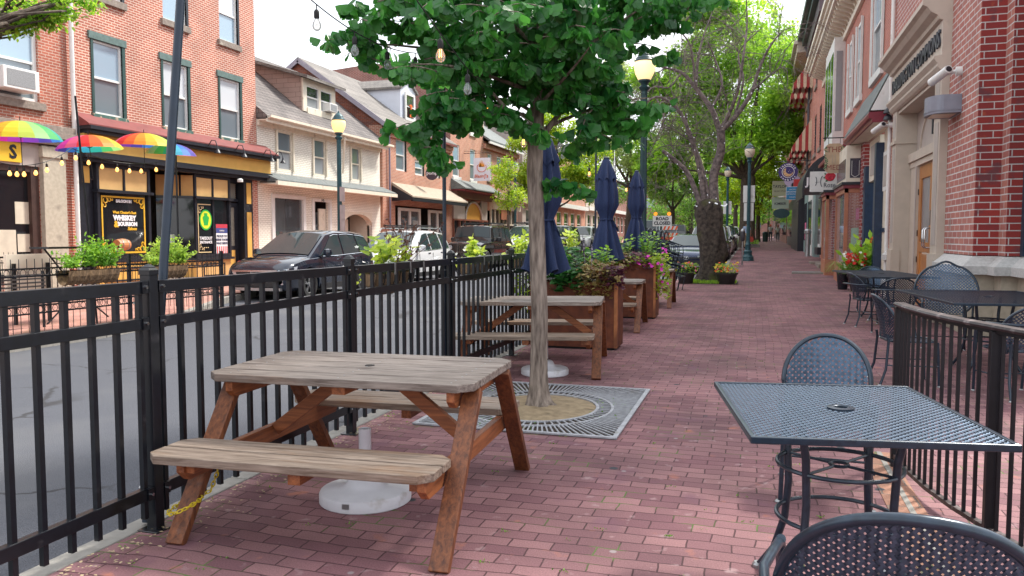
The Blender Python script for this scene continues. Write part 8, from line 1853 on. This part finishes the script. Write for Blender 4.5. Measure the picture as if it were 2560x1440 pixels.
LB=[([(1752,520),(1725,450),(1700,420),(1657,388)],.12,.075),([(1760,520),(1748,430),(1722,350),(1690,290),(1640,262),(1590,300)],.13,.03),
 ([(1768,525),(1765,470),(1745,400),(1720,345),(1712,300)],.12,.05),
 ([(1785,525),(1782,450),(1795,390),(1792,340)],.21,.17),([(1792,340),(1772,290),(1735,240),(1700,205),(1650,190),(1615,175)],.13,.03),
 ([(1792,345),(1835,300),(1870,245),(1885,200),(1905,150),(1935,110)],.12,.03),([(1792,340),(1810,310),(1828,250),(1838,170),(1852,90),(1842,15)],.10,.02),
 ([(1735,240),(1742,170),(1760,110),(1785,50)],.07,.02),([(1772,290),(1800,230),(1790,170),(1765,130)],.06,.02),([(1830,300),(1850,220),(1845,150),(1900,90)],.06,.02),
 ([(1735,240),(1715,150),(1690,110),(1735,60)],.05,.015),([(1700,205),(1670,240),(1640,235),(1610,260)],.045,.015),([(1640,262),(1655,310),(1640,360),(1625,400)],.04,.01),([(1870,245),(1905,215),(1935,190),(1950,150)],.05,.015)]
lim=MB(); paths=[]
for pts,r0,r1 in LB:
    dd=0; P=[]
    for i,(a,b) in enumerate(pts): dd+=rg.uniform(-.35,.35) if i else 0; P.append(BP(a,b,dd if r0<.12 else dd*.4))
    # smooth subdivide
    Q=[]
    for i in range(len(P)-1):
        p0=P[max(i-1,0)];p1=P[i];p2=P[i+1];p3=P[min(i+2,len(P)-1)]
        for k in range(5):
            u=k/5; Q.append(.5*((2*p1)+(p2-p0)*u+(2*p0-5*p1+4*p2-p3)*u*u+(3*p1-p0-3*p2+p3)*u**3))
    Q.append(P[-1]); n=len(Q); lim.tube(Q,[.74*(r0+(r1-r0)*i/(n-1)) for i in range(n)],10); paths.append((Q,r1))
lim.build('limbs',M['barktwig'],bt,smooth=True)
tw=MB(); cnt=0
def twig(p,d,l,r_,lev):
    pts=[p]; c=p; dd=d.normalized(); n=7; bend=rv(.32,rg)
    for i in range(n): dd=(dd+bend*.5+rv(.16,rg)+Vector((0,0,-.10 if lev<2 else -.05))).normalized(); c=c+dd*l/n; pts.append(c)
    tw.tube(pts,[r_*(1-.75*i/n) for i in range(n+1)],4 if lev else 5,cap=False)
    if lev<3:
        for k in range((6,5,4)[lev]): i=rg.randrange(1,n); twig(pts[i],(pts[i]-pts[i-1]).normalized()+rv(1.1,rg),l*rg.uniform(.38,.7),r_*.5,lev+1)
for Q,r1 in paths:
    n=len(Q)
    for k in range(7):
        i=rg.randrange(n//3,n); d=rv(1,rg)+Vector((0,0,.35)); twig(Q[i],d,rg.uniform(.9,1.9),.014,0 if k<4 else 1)
tw.build('twigs',M['barktwig'],bt,fix=False)
m=MB()
for Q,r1 in paths[:6]:
    for i in range(0,len(Q),1):
        if i%2: continue
        for k in range(2):
            c=Q[i]+rv(.25,rg); m.lathe([(.004,-.014),(.017,-.004),(.016,.010),(.004,.018)],c,6)
for k in range(15):
    a=rg.uniform(2.6,6.6); c=Vector((-1.36+.47*math.cos(a),25.7+.47*math.sin(a),2.42+.05*math.sin(a*3))); m.lathe([(.004,-.018),(.024,-.004),(.022,.012),(.004,.024)],c,6)
m.build('fairy_bulbs',emit('pale_fairy_bulb',(.85,.9,1),.25,(.7,.72,.75)),bt,fix=False)
# ================================================================== people
SK=mat('skin',(.42,.24,.17),.6,0,.1,9)
def skinmesh(name,V,E,Rr,mt,par,sub=2,root=0):
    me=bpy.data.meshes.new(name); me.from_pydata([tuple(v) for v in V],E,[]); o=bpy.data.objects.new(name,me); COL.objects.link(o)
    md=o.modifiers.new('s','SKIN'); md.use_smooth_shade=True
    for i,q in enumerate(Rr): 
        a=q if isinstance(q,tuple) else (q,q); me.skin_vertices[0].data[i].radius=a
    me.skin_vertices[0].data[root].use_root=True
    sb=o.modifiers.new('u','SUBSURF'); sb.levels=sub; sb.render_levels=sub
    dg=bpy.context.evaluated_depsgraph_get(); m2=bpy.data.meshes.new_from_object(o.evaluated_get(dg)); o.modifiers.clear(); o.data=m2; m2.materials.clear(); m2.materials.append(mt); m2.polygons.foreach_set('use_smooth',[True]*len(m2.polygons)); o.parent=par
    return o
def person(label,loc,rz,shirt,pants,hair,h=1.75,walk=.16,bag=None,sit=False):
    t=thing('person',label,'person',(0,0,0),0,None,local=True); k=h/1.75
    if not sit:
        V=[(0,0,.95),(0,0,1.15),(0,.01,1.38),(0,.01,1.50),(0,.015,1.60),(0,.02,1.70), (-.17,0,1.42),(-.24,-.02,1.15),(-.25,.06,.92),(-.25,.08,.84), (.17,0,1.42),(.24,.03,1.15),(.25,.05,.92),(.25,.06,.84), (-.1,0,.90),(-.11,walk*.6,.50),(-.11,walk*.3-.02,.08),(-.12,walk*.3+.14,.035), (.1,0,.90),(.11,-walk*.4,.50),(.11,-walk*1.4,.10),(.12,-walk*1.4+.13,.04)]
    else:
        V=[(0,0,.5),(0,-.02,.70),(0,0,.93),(0,.01,1.05),(0,.015,1.15),(0,.02,1.25), (-.17,0,.97),(-.24,.05,.72),(-.15,.28,.66),(-.1,.35,.66), (.17,0,.97),(.24,.05,.72),(.15,.28,.66),(.1,.35,.66), (-.1,.1,.47),(-.11,.42,.47),(-.11,.42,.08),(-.12,.55,.035), (.1,.1,.47),(.11,.42,.47),(.11,.42,.1),(.12,.55,.04)]
    V=[Vector(v)*k for v in V]
    E=[(0,1),(1,2),(2,3),(3,4),(4,5),(2,6),(6,7),(7,8),(8,9),(2,10),(10,11),(11,12),(12,13),(0,14),(14,15),(15,16),(16,17),(0,18),(18,19),(19,20),(20,21)]
    Rr=[(.15,.11),(.145,.105),(.16,.105),.055,.075,.085,.055,.042,.032,.026,.055,.042,.032,.026,.085,.06,.042,.035,.085,.06,.042,.035]
    # fingers
    for si,w_ in ((9,-1),(13,1)):
        base=V[si]
        for f in range(5):
            a=base+Vector(((f-2)*.014*k,.0,-.02*k)) if f<4 else base+Vector((0,.025*k,0)); l_=(.05,.06,.065,.055,.04)[f]*k; b=a+Vector((0,.006,-l_*.5)); c=a+Vector((0,.02*k,-l_))
            i=len(V); V+= [a,b,c]; E+=[(si,i),(i,i+1),(i+1,i+2)]; Rr+=[.009,.008,.007]
    Rr=[tuple(x*k for x in r_) if isinstance(r_,tuple) else r_*k for r_ in Rr]
    body=skinmesh('body',V,E,Rr,SK,t)
    g=1.16
    skinmesh('shirt',[V[0]+Vector((0,0,-.02)),V[1],V[2],V[2].lerp(V[3],.6),V[6],V[6].lerp(V[7],.8),V[10],V[10].lerp(V[11],.8)],[(0,1),(1,2),(2,3),(2,4),(4,5),(2,6),(6,7)],[(.175*k,.135*k),(.165*k,.125*k),(.178*k,.125*k),(.07*k,.07*k),(.075*k,.075*k),.065*k,.075*k,.065*k],shirt,t)
    skinmesh('trousers',[V[0],V[14],V[15],V[16]+Vector((0,0,.03)),V[18],V[19],V[20]+Vector((0,0,.03))],[(0,1),(1,2),(2,3),(0,4),(4,5),(5,6)],[(.165*k,.13*k),.10*k,.075*k,.058*k,.10*k,.075*k,.058*k],pants,t)
    hd=V[4].lerp(V[5],.45); m=MB(); m.lathe([(.02*k,-.04*k),(.088*k,-.02*k),(.102*k,.03*k),(.098*k,.08*k),(.07*k,.125*k),(.02*k,.145*k)],(hd.x,hd.y-.018*k,hd.z),14); m.build('hair',hair,t,smooth=True)
    for sx in (-1,1):
        m=MB(); m.lathe([(.002,-.012),(.011,0),(.002,.012)],(hd.x+sx*.032*k,hd.y+.083*k,hd.z+.005),8); m.build('eye',ink,t)
    m=MB(); m.prism([(hd.y+.08*k,hd.z+.01),(hd.y+.115*k,hd.z-.03*k),(hd.y+.08*k,hd.z-.035*k)],'x',hd.x-.012*k,hd.x+.012*k); m.build('nose',SK,t)
    for sx in (-1,1): m=MB(); m.tube([(V[16 if sx<0 else 20].x,V[16 if sx<0 else 20].y-.04,.04),(V[16 if sx<0 else 20].x,V[16 if sx<0 else 20].y+.17,.035)],.048*k,8); m.build('shoe',M['rubber'],t,smooth=True)
    t.location=loc; t.rotation_euler=(0,0,rz); 
    return t
cl=lambda n,c:mat(n,c,.85,0,.1,9)
P1=person('person in a light blue shirt and tan trousers walking away past the street lamp',(-.62,58.5,zg(58.5)),R(5),cl('light_blue_shirt_cloth',(.38,.48,.66)),cl('tan_trouser_cloth',(.38,.30,.21)),mat('brown_hair',(.05,.03,.02),.8,0,.2,20),1.83)
bgm=mat('red_bag_leather',(.38,.04,.02),.6,0,.15,9); t=thing('handbag','red shoulder bag carried by the person in light blue by the lamp','bag',(-.32,58.5,1)); m=MB(); z=zg(58)+.45; m.prism([(-.40,z),(-.16,z),(-.14,z+.22),(-.20,z+.36),(-.36,z+.36),(-.42,z+.22)],'y',58.42,58.56); m.build('bag_body',bgm,t); m=MB(); m.tube([(-.38,58.5,z+.34),(-.3,58.5,z+.62),(-.2,58.5,z+.34)],.012,5); m.build('strap',bgm,t)
person('dark-haired person in a white top seated beyond the parked cars',(-1.55,57,zg(57)),R(170),cl('white_top_cloth',(.6,.6,.62)),cl('dark_trouser_cloth',(.03,.03,.04)),mat('black_hair',(.012,.01,.01),.7,0,.2,20),1.75,sit=True)
person('person with red cap and navy trousers walking far down the sidewalk',(1.55,93,zg(93)),R(0),cl('grey_white_shirt_cloth',(.45,.47,.5)),cl('navy_trouser_cloth',(.015,.02,.05)),mat('red_cap_cloth',(.5,.08,.03),.8,0,.1,9),1.8)
person('person in a white shirt beside the shopfront, just right of the red-capped walker',(2.3,92,zg(92)),R(180),cl('white_shirt_cloth',(.6,.62,.66)),cl('slate_trouser_cloth',(.05,.06,.09)),mat('auburn_hair',(.25,.07,.03),.8,0,.1,9),1.72)
person('small distant person in dark clothes between the parked cars and the lamp',(-1.75,62,zg(62)),R(180),cl('dark_red_shirt_cloth',(.12,.03,.03)),cl('black_trouser_cloth',(.02,.02,.02)),bpy.data.materials['black_hair'],1.7)
# bins and planters far down the walk
for k,(x,y,lb) in enumerate(((.95,88,'dark litter bin far down the sidewalk'),(.1,62,'white edged planter box at the foot of the bright green tree'))):
    z=zg(y)
    if k==0: t=thing('litter_bin',lb,'bin',(x,y,z)); m=MB(); m.lathe([(.26,z),(.3,z+.9),(.33,z+.92),(.2,z+1.05)],(x,y,0),16); m.build('drum',M['lampgreen'],t)
    else:
        t=thing('tree_planter',lb,'planter',(x-.9,y,z)); B(t,'kerb_box',M['conc'],(x-1.8,x+.2,y-.8,y+.8,z,z+.2)); a=MB(); rg=random.Random(3); leafy(a,x-1.7,x+.1,y-.7,y+.6,z+.2,z+.5,500,.12,'oval',rg); a.build('plants',M['leaf_bright'],t,fix=False)
